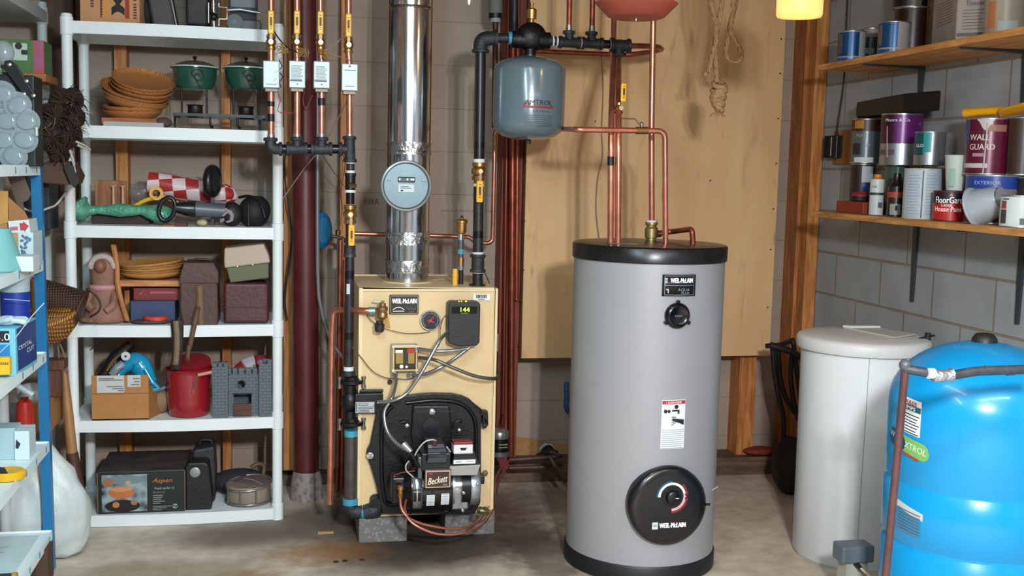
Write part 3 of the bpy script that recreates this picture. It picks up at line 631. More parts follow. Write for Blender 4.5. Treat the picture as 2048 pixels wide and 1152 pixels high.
# clip box at the right edge
q = P(996, 684, by0+.12); MB().box(bx1, bx1+.022, by0+.08, by0+.14, q.z-.035, q.z+.04).build('side_switch', mat('#7a6c58', .5), bo, bevel=.003)
# flue collar
fc = (.505, 4.60); MB().lathe((*fc, bz1), [(.105, 0), (.105, .004), (.094, .004)], 48).build('flue_collar', TANL, bo)
MB().lathe((P(955, 573, 4.43).x, 4.44, bz1), [(.034, 0), (.034, .005), (.02, .005)], 24).build('pipe_collar', mat('#22201e', .5), bo)

# cast door (swing plate)
pts = [(806, 793), (835, 789), (866, 787), (905, 788), (925, 792), (940, 799), (952, 811), (957, 820), (976, 822), (977, 850), (972, 857), (966, 855), (964, 835), (962, 850), (962, 957), (961, 1005), (950, 1028), (765, 1028), (752, 969), (741, 930), (733, 910), (734, 902), (740, 890), (753, 825), (760, 812), (777, 803), (790, 797)]
door = MB().prism([P(x, y, F-.03) for x, y in pts], (0, .032, 0)).build('swing_door', mat('#101013', .38, .2, bump=.15, bs=90), bo, bevel=.006)
in1 = [(812, 806), (868, 800), (910, 803), (932, 812), (946, 830), (952, 850), (953, 1000), (770, 1010), (764, 960), (763, 870), (768, 830), (785, 812)]
mb = MB(); mb.tube([P(x, y, F-.036) for x, y in in1], .008, 10, .03, caps=True); mb.build('rim', mat('#151519', .3, .3), door)
mb = MB(); mb.prism([P(x, y, F-.05) for x, y in ((826, 812), (900, 812), (904, 870), (893, 940), (835, 940), (822, 870))], (0, .02, 0)); mb.build('raised_centre', mat('#121216', .36, .2, bump=.1, bs=90), door, bevel=.006)
q = P(863, 834, F-.03); MB().lathe(q, [(.048, 0), (.048, .004), (.04, .01), (0, .011)], 36, (0, -1, 0), caps=False)
mb = MB(); mb.lathe(P(863, 851, F-.05), [(.035, 0), (.034, .003), (0, .004)], 36, (0, -1, 0), caps=False); mb.build('sight_boss', mat('#17171c', .4, .2), door)
mb = MB()
for x0_, x1_ in ((828, 856), (871, 899)): mb.box(P(x0_, 817, F).x, P(x1_, 817, F).x, F-.056, F-.04, P(840, 819, F).z, P(840, 816, F).z)
mb.build('ribs', mat('#2b2b31', .3, .4), door)
for x_, y_, r_, m_ in ((864, 823, .010, STEEL), (740, 911, .011, CHROME), (969, 851, .009, mat('#2b2a2a', .4, .6)), (970, 946, .010, mat('#6f6656', .4, .6)), (814, 851, .007, STEEL), (918, 860, .006, STEEL)):
    y0_ = F-.052 if 800 < x_ < 930 else F-.031
    if x_ == 970: y0_ = F
    mb = MB(); mb.lathe(P(x_, y_, y0_), [(r_*1.3, 0), (r_*1.3, .003), (r_, .003), (r_, .01), (0, .012)], 6, (0, -1, 0), caps=False); mb.build('bolt', m_, door)
for pts_ in ([(800, 846), (812, 842), (818, 852)], [(907, 856), (908, 846), (920, 840), (925, 845)]):
    mb = MB(); mb.tube([P(x, y, F-.042) for x, y in pts_], .004, 8, .01); mb.build('lug', mat('#22222a', .3, .4), door)
# concrete pads under the cabinet
GB = tex('#8a8783', '#6d6a66', 'voronoi', s=60, r=(.1, .5), bump=.3, rough=.85)
k1 = MB().box(P(718, 1060, 4.31).x, P(814, 1060, 4.31).x, 4.31, 4.7, 0, .10).build('concrete_block', GB, None, bevel=.004); tag(k1, 'grey concrete block under the left half of the tan boiler', 'block', 'concrete blocks under the boiler')
k2 = MB().box(P(890, 1060, 4.35).x, P(989, 1060, 4.35).x, 4.35, 4.75, 0, .10).build('concrete_block', GB, None, bevel=.004); tag(k2, 'grey concrete block under the right half of the tan boiler', 'block', 'concrete blocks under the boiler')

# ============================================================ OIL BURNER
yb = 4.10
bu = thing('oil_burner', 'black and silver oil burner with round blower housing bolted to the boiler door', 'burner', P(865, 1037, yb))
def bp_(x, y, Y=yb): return P(x, y, Y)
cz = bp_(870, 988).z; xa = bp_(824, 985).x; xb = bp_(905, 985).x; rD = bp_(860, 938).z-cz
rD = .098; yc = yb+rD
MB().cyl((xa, yc, cz), (xb, yc, cz), rD, n=56).build('blower_housing', mat('#0b0b0e', .18, .2, coat=.5), bu)
MB().cyl((bp_(800, 985).x+.02, yc, cz), (xa, yc, cz), .07, .085, n=40).build('air_inlet', mat('#101014', .3, .2), bu)
xs0, xs1 = bp_(823.5, 985).x, bp_(845, 985).x
def band(x0_, x1_, r_, t0, t1, n=16): return MB().sheet(lambda u, v: V((x0_+(x1_-x0_)*u, yc-r_*math.cos(math.radians(t0+(t1-t0)*v)), cz+r_*math.sin(math.radians(t0+(t1-t0)*v)))), 1, n)
sv = band(xs0, xs1, rD+.003, -38, 38).build('air_band', mat('#c2c6ca', .22, .9), bu, solid=.003)
mb = MB()
for x_ in (.3, .72):
    xx = xs0+(xs1-xs0)*x_; 
    for t0, t1 in ((8, 13), (-15, 5)): mb.sheet(lambda u, v: V((xx-.006+.012*u, yc-(rD+.0055)*math.cos(math.radians(t0+(t1-t0)*v)), cz+(rD+.0055)*math.sin(math.radians(t0+(t1-t0)*v)))), 1, 6)
mb.build('slots', mat('#09090b', .5), sv)
mb = MB(); mb.cyl((xa-.002, yc, cz), (xa+.004, yc, cz), rD+.005, n=56); mb.cyl((xb-.004, yc, cz), (xb+.002, yc, cz), rD+.005, n=56); mb.cyl((bp_(866, 985).x-.006, yc, cz), (bp_(866, 985).x+.006, yc, cz), rD+.003, n=56); mb.build('housing_rims', mat('#17171b', .25, .3), bu)
for x0_, x1_, t_ in ((853, 869, 0), (882, 898, 2)):
    l_ = band(bp_(x0_, 1010).x, bp_(x1_, 1010).x, rD+.0045, -28+t_, -1+t_, 8).build('rating_label', mat('#d5d8d8', .5), bu)
    mb = MB()
    for i in range(6): 
        a_ = -24+t_+i*4; mb.sheet(lambda u, v: V((bp_(x0_+2, 1010).x+(bp_(x1_-2, 1010).x-bp_(x0_+2, 1010).x)*u, yc-(rD+.0055)*math.cos(math.radians(a_+v)), cz+(rD+.0055)*math.sin(math.radians(a_+v)))), 1, 1)
    mb.build('fine_print', mat('#777c80'), l_)
# burner plate
a = bp_(851, 976, yb-.02); b = bp_(901, 941, yb-.02)
pb = MB().box(a.x-.004, b.x+.004, yb-.017, yb+.06, a.z-.004, b.z+.004).build('nameplate_box', mat('#0e0e11', .3), bu, bevel=.003)
MB().box(a.x, b.x, yb-.02, yb-.016, a.z, b.z).build('plate_border', mat('#c7a890', .4), pb)
MB().box(a.x+.004, b.x-.004, yb-.0212, yb-.019, a.z+.004, b.z-.004).build('plate_field', mat('#3a2119', .4), pb)
text('Beckett', ((a.x+b.x)/2, yb-.023, (a.z+b.z)/2-.002), .074, pb, mat('#ecdcc8', .4), hgt=.026, right=(math.cos(.16), 0, math.sin(.16)), up=(-math.sin(.16), 0, math.cos(.16)), shear=.55, bold=.0003)
MB().box(a.x+.012, a.x+.026, yb-.023, yb-.02, b.z-.014, b.z-.008).build('red_badge', mat('#b33127', .4), pb)
mb = MB(); mb.box(b.x-.03, b.x-.012, yb-.022, yb-.02, a.z+.012, a.z+.014); mb.box(b.x-.028, b.x-.01, yb-.022, yb-.02, a.z+.008, a.z+.010); mb.build('fine_print', mat('#9c8672'), pb)
# transformer
a = bp_(842, 941, yb-.0); b = bp_(901, 905, yb-.0)
ig = MB().box(a.x, b.x, yb-.01, yb+.12, a.z, b.z).build('igniter_base', mat('#101114', .35), bu, bevel=.004)
a = bp_(853, 926, yb-.02); b = bp_(893, 889, yb-.02)
ms = MB().prism([(a.x, yb-.03, a.z), (a.x, yb-.03, a.z+.02), (a.x+.006, yb-.0, b.z), (b.x-.006, yb-.0, b.z), (b.x, yb-.03, a.z+.02), (b.x, yb-.03, a.z)][::1], (0, .10, 0)).build('igniter', mat('#15171b', .35), bu, bevel=.003)
mb = MB(); 
for z0_, z1_, q_ in ((a.z+.044, a.z+.058, .012), (a.z+.03, a.z+.034, .022), (a.z+.006, a.z+.024, .031)): mb.box(a.x+.004, b.x-.004, yb-.034, yb-.02, z0_, z1_)
mb.build('fins', mat('#3b4148', .3, .3), ms)
mb = MB(); mb.lathe(bp_(869, 887, yb), [(.012, -.004), (.012, .008), (.006, .01)], 12); mb.build('cap_nut', mat('#4a2323', .5), ms)
# primary control
a = bp_(901, 950, yb+.0); b = bp_(960, 930, yb)
pc = MB().prism([(a.x-.006, yb-.01, a.z), (a.x-.006, yb-.01, b.z), (b.x+.0, yb-.01, b.z+.003), (b.x-.012, yb-.01, a.z-.002)], (0, .1, 0)).build('control_base', mat('#9b9893', .45, .2), bu, bevel=.002)
a = bp_(903, 930, yb); b = bp_(960, 903, yb)
MB().prism([(a.x, yb-.006, a.z), (a.x+.01, yb-.006, b.z), (b.x-.022, yb-.006, b.z), (b.x, yb-.006, a.z+.004)], (0, .09, 0)).build('control_body', mat('#131317', .4), pc, bevel=.003)
a = bp_(907, 928, yb-.01); b = bp_(951, 919, yb-.01)
wl = MB().box(a.x, b.x, yb-.011, yb-.004, a.z, b.z).build('white_label', mat('#dfe3e2', .4), pc)
mb = MB(); mb.box(a.x+.008, a.x+.03, yb-.012, yb-.010, a.z+.006, a.z+.010); mb.box(b.x-.036, b.x-.008, yb-.012, yb-.010, a.z+.008, a.z+.010); mb.build('print', mat('#888'if 0 else '#888c90'), wl)
a = bp_(907, 908, yb-.01); b = bp_(946, 889, yb-.01)
rc = MB().box(a.x, b.x, yb-.012, yb+.05, a.z, b.z).build('reset_cover', mat('#d6d4d3', .4), pc, bevel=.003)
MB().box(a.x+.0, b.x-.0, yb-.008, yb+.05, b.z-.002, b.z+.010).build('red_top', mat('#7c1c22', .4), rc, bevel=.002)
MB().prism([((a.x+b.x)/2-.014, yb-.0135, a.z+.024), ((a.x+b.x)/2+.014, yb-.0135, a.z+.024), ((a.x+b.x)/2+.008, yb-.0135, a.z+.014), ((a.x+b.x)/2-.008, yb-.0135, a.z+.014)], (0, .002, 0)).build('reset_button', mat('#15151a', .4), rc)
# motor
cm = bp_(940, 985).z; ym = yc
mo = MB().cyl((xb, ym, cm), (bp_(929, 985).x, ym, cm), .062, n=40).build('motor_neck', mat('#c6cace', .2, .9), bu)
MB().cyl((bp_(905, 985).x, ym, cm), (bp_(912, 985).x, ym, cm), .082, n=40).build('motor_flange', mat('#9fa4a9', .3, .8), bu)
MB().box(bp_(906, 1020).x, bp_(940, 1020).x, ym-.06, ym+.04, bp_(906, 1026).z, bp_(906, 990).z).build('pump_body', mat('#9a9da0', .3, .8, n=.1, ns=40), bu, bevel=.006)
MB().cyl((bp_(926, 985).x, ym-.01, cm+.004), (bp_(947, 985).x, ym-.01, cm+.004), .074, n=40).build('motor_collar', mat('#15161a', .3, .3), bu)
mb = MB(); mb.lathe((bp_(944, 985).x, ym-.01, cm+.004), [(.076, 0), (.078, .006), (.078, .028), (.07, .038), (.05, .042), (0, .043)], 44, (1, 0, 0), caps=False); mb.build('motor_cap', mat('#b4babf', .3, .8), bu)
x_ = bp_(965, 970).x; MB().box(x_-.002, x_+.018, ym-.045, ym+.0, cm+.015, cm+.05).build('motor_switch', BLACK, bu, bevel=.004)
for x_, y_ in ((925, 1020), (955, 967), (927, 985)): MB().lathe(bp_(x_, y_, yb), [(.006, 0), (.006, .01), (0, .012)], 8, (0, -1, 0), caps=False).build('bolt', CHROME, bu)
mb = MB(); random.seed(5); c0 = bp_(966, 1022, yb+.02)
for k_ in range(3): mb.tube([c0+V((.025*math.cos(t_*1.05+k_), .012*math.sin(t_*2+k_), .014*math.sin(t_*1.05+k_*.6))) for t_ in range(7)], .0035, 8, .01)
mb.build('cable_coil', mat('#3f3b22', .6, n=.4, ns=60), bu)
# brass fittings and elbow at left
q = bp_(800, 985, yb+.02); MB().box(q.x-.03, q.x+.02, yb+.03, yb+.12, q.z-.05, q.z+.055).build('nozzle_block', mat('#121216', .35, .2), bu, bevel=.006)
mb = MB(); q = bp_(801, 978, yb); mb.lathe(q+V((0, 0, .012)), [(.013, 0), (.014, -.012), (.009, -.014), (.009, -.03), (.012, -.032), (.010, -.045), (.006, -.05)], 6); br = mb.build('brass_nipple', BRASS, bu)
mb = MB(); mb.tube([bp_(788, 951, yb+.05), bp_(806, 944, yb+.04), bp_(830, 942, yb+.03)], .003, 8, .02); mb.tube([bp_(788, 953, yb+.05), bp_(800, 962, yb+.04)], .003, 8); mb.build('flame_tube', COPPERD, bu)
mb = MB(); mb.tube([bp_(829, 912, yb+.02), bp_(838, 895, yb+.02), bp_(852, 881, yb+.02), bp_(868, 879, yb+.02), bp_(874, 884, yb+.02)], .0035, 8, .02); mb.tube([bp_(893, 893, yb+.03), bp_(901, 904, yb+.03)], .0035, 8)
mb.tube([bp_(818, 922, yb+.03), bp_(811, 930, yb+.02), bp_(812, 942, yb+.02), bp_(822, 950, yb+.02), bp_(828, 956, yb+.02)], .003, 8, .03); mb.build('igniter_cable', mat('#b9b4ac', .4, .3), bu)
q = bp_(822, 932, yb+.08); mb = MB(); mb.lathe(q, [(.016, 0), (.016, .006), (.008, .008), (.008, .014), (0, .016)], 20, (0, -1, 0), caps=False); mb.build('flange_bolt', mat('#2d2e33', .3, .6), bu)
q = bp_(838, 930, yb); MB().box(bp_(836, 930).x, bp_(845, 930).x, yb+.0, yb+.06, bp_(836, 958).z, bp_(836, 915).z).build('conduit_box', mat('#5b6266', .35, .6), bu, bevel=.003)
MB().cyl((bp_(862, 985).x, yc, cz), (bp_(862, 985).x, 4.31, cz), .055, n=24).build('air_tube', BLACK, bu)

# armoured conduits
def flex(pts, r, name, m, par, n_seg=None):
    P0 = [V(p) for p in pts]; out = []
    # catmull-rom
    for i in range(len(P0)-1):
        p0 = P0[max(i-1, 0)]; p1 = P0[i]; p2 = P0[i+1]; p3 = P0[min(i+2, len(P0)-1)]
        L = (p2-p1).length; k_ = max(3, int(L/.0035)) if n_seg is None else n_seg
        for j in range(k_):
            t_ = j/k_; out.append(.5*((2*p1)+(p2-p0)*t_+(2*p0-5*p1+4*p2-p3)*t_*t_+(3*p1-p0-3*p2+p3)*t_**3))
    out.append(P0[-1])
    return MB().tube(out, r, 12, rr=(lambda i, m_: r*(1.0 if i % 2 else .82)) if n_seg is None else None).build(name, m, par)
FLX = mat('#a7aaad', .3, .9)
def fx(pts): return [P(x, y, Y) for x, y, Y in pts]
def cd_(pts, label, r=.0075, m=FLX):
    o = thing('flexible_conduit', label, 'conduit', P(pts[0][0], pts[0][1], pts[0][2]), 'armoured conduits on the boiler'); flex(fx(pts), r, 'armour', m, o); return o
cd_([(896, 663, 4.25), (880, 680, 4.20), (862, 712, 4.18), (840, 750, 4.17), (815, 785, 4.17), (790, 800, 4.17), (756, 805, 4.2)], 'silver flexible conduit running from the black control box down to the circulator pump')
cd_([(834, 697, 4.28), (870, 702, 4.24), (905, 701, 4.24), (932, 697, 4.25)], 'short silver flexible conduit between the junction box top and the black control box')
cd_([(822, 750, 4.28), (850, 748, 4.24), (880, 735, 4.22), (905, 720, 4.24), (940, 694, 4.26)], 'silver flexible conduit from the junction box bottom up to the black control box')
cd_([(838, 715, 4.28), (870, 720, 4.22), (905, 735, 4.21), (950, 752, 4.22), (985, 757, 4.25), (997, 752, 4.33), (996, 740, 4.42)], 'dull flexible conduit looping from the junction box round the right side of the boiler', .0075, mat('#77756f', .4, .8))
o = cd_([(790, 748, 4.28), (792, 765, 4.25), (784, 795, 4.20), (770, 820, 4.19), (769, 840, 4.18), (776, 865, 4.16), (792, 885, 4.13), (812, 900, 4.10)], 'silver flexible conduit hanging from the junction box down to the oil burner')
mb = MB(); mb.cyl(P(807, 888, 4.10), P(822, 904, 4.08), .014, .010, n=16); mb.build('connector', mat('#c3c7c9', .3, .8), o)
mb = MB(); mb.tube([P(818, 902, 4.08), P(830, 918, 4.08), P(838, 935, 4.09)], .007, 12, .02); mb.build('cable_sleeve', BLACK, o)
for x_, y_ in ((790, 745), (822, 747), (833, 697)):
    p_ = P(x_, y_, 4.285); mb = MB(); mb.cyl(p_+V((0, 0, .004)), p_-V((0, 0, .014)), .0115, n=8); mb.build('connector', STEEL, jb)
def wire(pts, label, m, r=.002, name='wire', cat='wire', par=None, group=None):
    o = flex(fx(pts), r, name, m, par, n_seg=6)
    if par is None: tag(o, label, cat, group)
    return o
wire([(728, 620, 4.32), (742, 640, 4.31), (765, 655, 4.31), (800, 665, 4.31), (830, 667, 4.31), (860, 664, 4.31)], 'thin dark capillary running under the round gauge on the boiler front', mat('#4c4136', .5), .0016, 'capillary')
wire([(700, 690, 4.33), (720, 712, 4.31), (745, 742, 4.31), (770, 755, 4.31), (790, 757, 4.31), (820, 758, 4.31), (840, 745, 4.31)], 'thin dark wire drooping across the boiler front below the relief valve', mat('#3f372e', .5), .0018)
wire([(895, 627, 4.30), (885, 640, 4.29), (880, 662, 4.29), (880, 685, 4.29), (870, 700, 4.3), (862, 706, 4.31)], 'thin brown wire curling beside the black control box', mat('#5c4033', .5), .0018)
# ============================================================ FLUE
fl = thing('flue_pipe', 'shiny galvanized round flue pipe rising from the boiler top', 'flue', (.505, 4.60, 1.03))
FLM = bpy.data.materials.new('galvanized'); FLM.use_nodes = True; b = FLM.node_tree.nodes['Principled BSDF']; b.inputs['Metallic'].default_value = 1; b.inputs['Roughness'].default_value = .16
b.inputs['Base Color'].default_value = (.62, .64, .68, 1)
nt = FLM.node_tree; tc = N('ShaderNodeTexCoord'); nz = N('ShaderNodeTexNoise'); mpx = N('ShaderNodeMapping'); mpx.inputs['Scale'].default_value = (6, 6, 2); nt.links.new(tc.outputs['Object'], mpx.inputs[0]); nt.links.new(mpx.outputs[0], nz.inputs[0]); nz.inputs['Scale'].default_value = 2
bpn = N('ShaderNodeBump'); bpn.inputs['Strength'].default_value = .12; bpn.inputs['Distance'].default_value = .01; nt.links.new(nz.outputs[0], bpn.inputs['Height']); nt.links.new(bpn.outputs[0], b.inputs['Normal'])
TAPE = mat('#cfd2d6', .22, 1., bump=1., bs=35)
cx, cyy = .505, 4.60; Rf = .0905
def zf(y): return P(818, y, 4.51).z
segs = [(1.03, zf(470)), (zf(470), zf(300)), (zf(300), zf(8)), (zf(8), ZC)]
for i, (z0, z1) in enumerate(segs):
    MB().lathe((cx, cyy, 0), [(Rf-.001*(i % 2), z0), (Rf, z0+.01), (Rf, z1-.012), (Rf+.0025, z1-.010), (Rf+.0025, z1-.004), (Rf, z1)], 72, caps=False).build('pipe_section', FLM, fl)
for z in (zf(478), zf(296), zf(535)):
    mb = MB(); mb.sheet(lambda u, v: V((cx+(Rf+.0022+.0012*math.sin(u*37+v*5))*math.sin(2*PI*u), cyy-(Rf+.0022+.0012*math.sin(u*37+v*5))*math.cos(2*PI*u), z-.026+.052*v)), 72, 4); mb.build('foil_tape', TAPE, fl)
# barometric damper
dz = P(814, 372, 4.42); dm = V((dz.x, 4.46, dz.z))
mb = MB(); mb.lathe(dm+V((0, .06, 0)), [(.072, -.01), (.074, .05), (.098, .055), (.102, .06), (.104, .068), (.101, .074), (.094, .076), (.092, .070)], 64, (0, -1, 0), caps=False); dp = mb.build('draft_regulator', mat('#9aa1a4', .35, .7), fl)
MB().lathe(dm+V((0, .06, 0)), [(.0895, .064), (.0895, .067), (0, .067)], 64, (0, -1, 0), caps=False).build('damper_disc', mat('#5f7076', .38, .6, n=.08, ns=9), dp)
mb = MB(); mb.lathe(dm+V((0, .06, 0)), [(.0915, .066), (.0915, .0685), (.0885, .0685)], 64, (0, -1, 0), caps=False); mb.build('gasket', mat('#2f3538', .5), dp)
fy = dm.y-.010
MB().box(dm.x-.034, dm.x+.036, fy-.004, fy+.004, dm.z+.014, dm.z+.036).build('weight_bracket', mat('#3a4346', .4, .5), dp, bevel=.006)
mb = MB(); 
for x_ in (-.028, .004, .02, .028): mb.cyl((dm.x+x_, fy-.004, dm.z+.026), (dm.x+x_, fy-.009, dm.z+.026), .004, n=10)
mb.build('adjusting_screws', STEEL, dp)
lb = MB().box(dm.x-.032, dm.x+.032, fy-.001, fy+.002, dm.z-.025, dm.z+.006).build('maker_label', mat('#c9d4d6', .5), dp)
mb = MB(); mb.box(dm.x-.024, dm.x+.01, fy-.0016, fy, dm.z-.004, dm.z-.002); mb.box(dm.x-.024, dm.x+.02, fy-.0016, fy, dm.z-.010, dm.z-.008); mb.box(dm.x-.022, dm.x-.012, fy-.0016, fy, dm.z-.022, dm.z-.016); mb.build('fine_print', INK, lb)
for sx in (-1, 1): mb = MB(); mb.tube([(dm.x+sx*.07-.006, fy, dm.z+.018), (dm.x+sx*.07, fy-.002, dm.z+.024), (dm.x+sx*.07+.008, fy, dm.z+.018)], .002, 8); mb.build('pivot_clip', CHROME, dp)

# ============================================================ PIPE KIT
def seg(x0, y0, x1, y1, Y, r, name, m, par, n=20, Y1=None): return MB().cyl(P(x0, y0, Y), P(x1, y1, Y if Y1 is None else Y1), r, n=n).build(name, m, par)
def ring(x0, y0, x1, y1, Y, r, name, m, par): return seg(x0, y0, x1, y1, Y, r, name, m, par)
def fitting(pts, r, name, m, par, hubs=()):
    mb = MB(); mb.tube(pts, r, 18, .025)
    for a, b in hubs: mb.lathe(a, [(r*.9, -.002), (r*1.22, 0), (r*1.25, .008), (r*1.18, .012), (r*.9, .012)], 20, V(b)-V(a))
    return mb.build(name, m, par)
def valve(x, y0, y1, Y, r, par, hy0, hy1, hx=None, name='ball_valve', hw=5.5):
    """brass ball valve from pixel row y0 to y1 with a yellow lever from hy0 to hy1"""
    a = P(x, y0, Y); b = P(x, y1, Y); L = a.z-b.z
    mb = MB(); mb.lathe((b.x, b.y, b.z), [(r*1.25, 0), (r*1.3, L*.02), (r*1.3, L*.22), (r*1.0, L*.26), (r*1.35, L*.36), (r*1.45, L*.5), (r*1.35, L*.64), (r*1.0, L*.74), (r*1.3, L*.78), (r*1.3, L*.98), (r*1.2, L)], 8)
    v = mb.build(name, BRASS, par)
    c = (a+b)/2; mb = MB(); mb.cyl((c.x, c.y-r*1.2, c.z), (c.x, c.y-r*1.2-.016, c.z), .009, n=8); mb.build('stem_nut', mat('#d1b183', .25, .9), v)
    hx = x if hx is None else hx
    h0 = P(hx, hy0, Y-r*1.2-.014); h1 = P(hx, hy1, Y-r*1.2-.014); hw_ = hw*mpp(Y)
    top, bot = max(h0.z, h1.z), min(h0.z, h1.z); yy = h0.y; near = bot if abs(bot-c.z) < abs(top-c.z) else top
    mb = MB(); mb.cbox(((c.x+(h0.x+h1.x)/2)/2, yy, (c.z+near)/2), .010, .003, abs(near-c.z)+.02); mb.build('lever_arm', mat('#7d705c', .45, .7), v)
    mx = (h0.x+h1.x)/2; hl = MB(); hl.box(mx-hw_, mx+hw_, yy-.006, yy+.006, bot, top); ho = hl.build('lever', YEL, v, bevel=.005)
    mb = MB(); mb.box(mx-hw_*.35, mx+hw_*.35, yy-.0072, yy-.005, bot+(top-bot)*.35, bot+(top-bot)*.72)
    for q in (.2, .28, .8): mb.box(mx-hw_*.3, mx+hw_*.3, yy-.0072, yy-.005, bot+(top-bot)*q, bot+(top-bot)*(q+.03))
    # marks are part of the lever look
    mb.build('lever_marks', mat('#3b2c12', .5), v)
    return v
# ---- four copper zone risers
YR = 4.34; PX_ = mpp(YR)
names = ['leftmost copper heating riser with a plain white zone valve box', 'second copper heating riser from the left with a printed zone valve box', 'third copper heating riser from the left in front of the maroon drain pipe', 'rightmost of the four copper heating risers with a white zone valve box']
for i, (xt, xb, dy) in enumerate(((542, 542, 0), (594, 594, 0), (641, 643, 1), (697, 699, 6))):
    o = thing('heating_riser', names[i], 'pipe', P(xb, 285, YR), 'copper heating risers')
    seg(xt, -60, xt, 74+dy, YR, 6.2*PX_, 'upper_pipe', COPPER, o); seg(xt, 98+dy, xb, 125+dy, YR, 6.2*PX_, 'middle_pipe', COPPER, o); seg(xb, 172+dy, xb, 276, YR, 6.2*PX_, 'lower_pipe', COPPER, o)
    valve(xt, 70+dy, 100+dy, YR, 6.5*PX_, o, 21+dy, 68+dy)
    a = P(xb-16, 175+dy, YR-.045); b = P(xb+17, 122+dy, YR-.045)
    zv = MB().box(a.x, b.x, YR-.045, YR+.02, a.z, b.z).build('zone_valve', mat('#a3abad', .45, .3), o, bevel=.003)
    mb = MB(); cx_ = (a.x+b.x)/2; random.seed(i)
    if i in (1, 2):
        for q in range(12): mb.box(a.x+.008, b.x-.008-random.random()*.012, YR-.0462, YR-.044, b.z-.02-q*.0045, b.z-.0185-q*.0045)
        mb.box(a.x+.004, b.x-.012, YR-.0464, YR-.044, a.z+.024, a.z+.030); mb.cyl((cx_, YR-.0462, a.z+.014), (cx_, YR-.044, a.z+.014), .003, n=8)
    elif i == 0:
        for q in ((.02, .05, .04), (.012, .044, .07), (.03, .05, .085)): mb.cbox((a.x+q[1], YR-.0455, b.z-q[2]), .018, .001, .0012, (0, -.7, 0))
        mb.box(a.x+.01, b.x-.012, YR-.0462, YR-.044, a.z+.012, a.z+.014)
    else:
        mb.cyl((cx_, YR-.0462, b.z-.010), (cx_, YR-.044, b.z-.010), .004, n=10); mb.box(a.x+.01, b.x-.008, YR-.0462, YR-.044, b.z-.026, b.z-.0235); mb.box(a.x+.012, b.x-.012, YR-.0462, YR-.044, a.z+.016, a.z+.018)
    mb.build('print', mat('#5f6669', .6), zv)
    MB().box(a.x+.008, b.x-.008, YR-.03, YR+.02, a.z-.012, a.z).build('valve_body', mat('#5b4a3c', .4, .6), zv)
    if i in (0, 2):
        for yy in ((203, 213), (228, 243)) if i == 0 else ((196, 211),): seg(xb, yy[0], xb, yy[1], YR, 6.6*PX_, 'pipe_tape', BLACK, o)
    seg(xb, 268, xb, 277, YR, 6.9*PX_, 'solder_collar', mat('#a9a39c', .35, .8), o)
# ---- black iron return manifold and drop
mf = thing('return_manifold', 'black iron manifold collecting four copper risers above the drop pipe', 'manifold', P(620, 300, YR), None)
yy = 298
fitting([P(541, 276, YR), P(541, yy, YR), P(562, yy, YR)], 10.5*PX_, 'elbow', CAST, mf, [(P(541, 276, YR), P(541, 286, YR)), (P(564, yy, YR), P(555, yy, YR))])
for x in (594, 643):
    fitting([P(x-19, yy, YR), P(x+19, yy, YR)], 10.5*PX_, 'tee', CAST, mf, [(P(x-21, yy, YR), P(x-10, yy, YR)), (P(x+21, yy, YR), P(x+10, yy, YR)), (P(x, 275, YR), P(x, 285, YR))])
    seg(x, 276, x, 298, YR, 9*PX_, 'branch', CAST, mf)
for a, b in ((562, 576), (612, 625), (661, 681)): seg(a, yy, b, yy, YR, 8.5*PX_, 'nipple', mat('#0f0f13', .3, .3), mf)
fitting([P(699, 275, YR), P(700, 322, YR)], 10.5*PX_, 'tee', CAST, mf, [(P(699, 273, YR), P(699, 283, YR)), (P(700, 324, YR), P(700, 314, YR)), (P(678, yy, YR), P(688, yy, YR))]); seg(681, yy, 700, yy, YR, 9*PX_, 'branch', CAST, mf)

rd = thing('return_pipe', 'black iron drop pipe left of the boiler with circulator pump below', 'pipe', P(700, 1040, YR))
def bseg(y0, y1, r, m=IRON, nm='pipe', xa=None):
    x0_ = 701-(y0-320)*.009; x1_ = 701-(y1-320)*.009; return seg(x0_, y0, x1_, y1, YR, r*PX_, nm, m, rd)
bseg(322, 327, 8.6, TEFLON, 'thread_tape'); bseg(327, 341, 8, nm='nipple'); bseg(341, 346, 8.6, TEFLON, 'thread_tape')
bseg(347, 384, 9.8, mat('#1a1a1e', .35, .4), 'check_valve'); bseg(346, 352, 11, mat('#26262b', .35, .4), 'valve_collar'); bseg(380, 385, 10.5, TEFLON, 'thread_tape')
mb = MB(); mb.cyl(P(702, 370, YR-.02), P(711, 372, YR-.04), .011, .008, n=8); mb.build('drain_port', BRASS, rd)
bseg(385, 408, 8, mat('#0f0f13', .3, .3), 'nipple')
valve(700, 410, 447, YR, 9*PX_, rd, 449, 492, hx=703, hw=6)
bseg(447, 492, 8, mat('#221c1c', .5)); bseg(490, 512, 11, CAST, 'coupling'); bseg(508, 514, 12, mat('#4a4b50', .4, .5), 'coupling_rim')
bseg(512, 748, 8.9, IRON); bseg(541, 557, 9.2, mat('#121216', .3, .3), 'pipe_tape'); bseg(664, 678, 9.2, mat('#121216', .3, .3), 'pipe_tape')
a = P(693, 588, YR-.02); b = P(700, 568, YR-.02); MB().box(a.x, b.x, YR-.0205, YR-.017, a.z, b.z).build('pipe_sticker', mat('#b9bdbd', .5), rd)
bseg(733, 742, 9.6, TEFLON, 'thread_tape'); bseg(741, 751, 12.5, mat('#2b3a40', .45, .4), 'hex_collar')
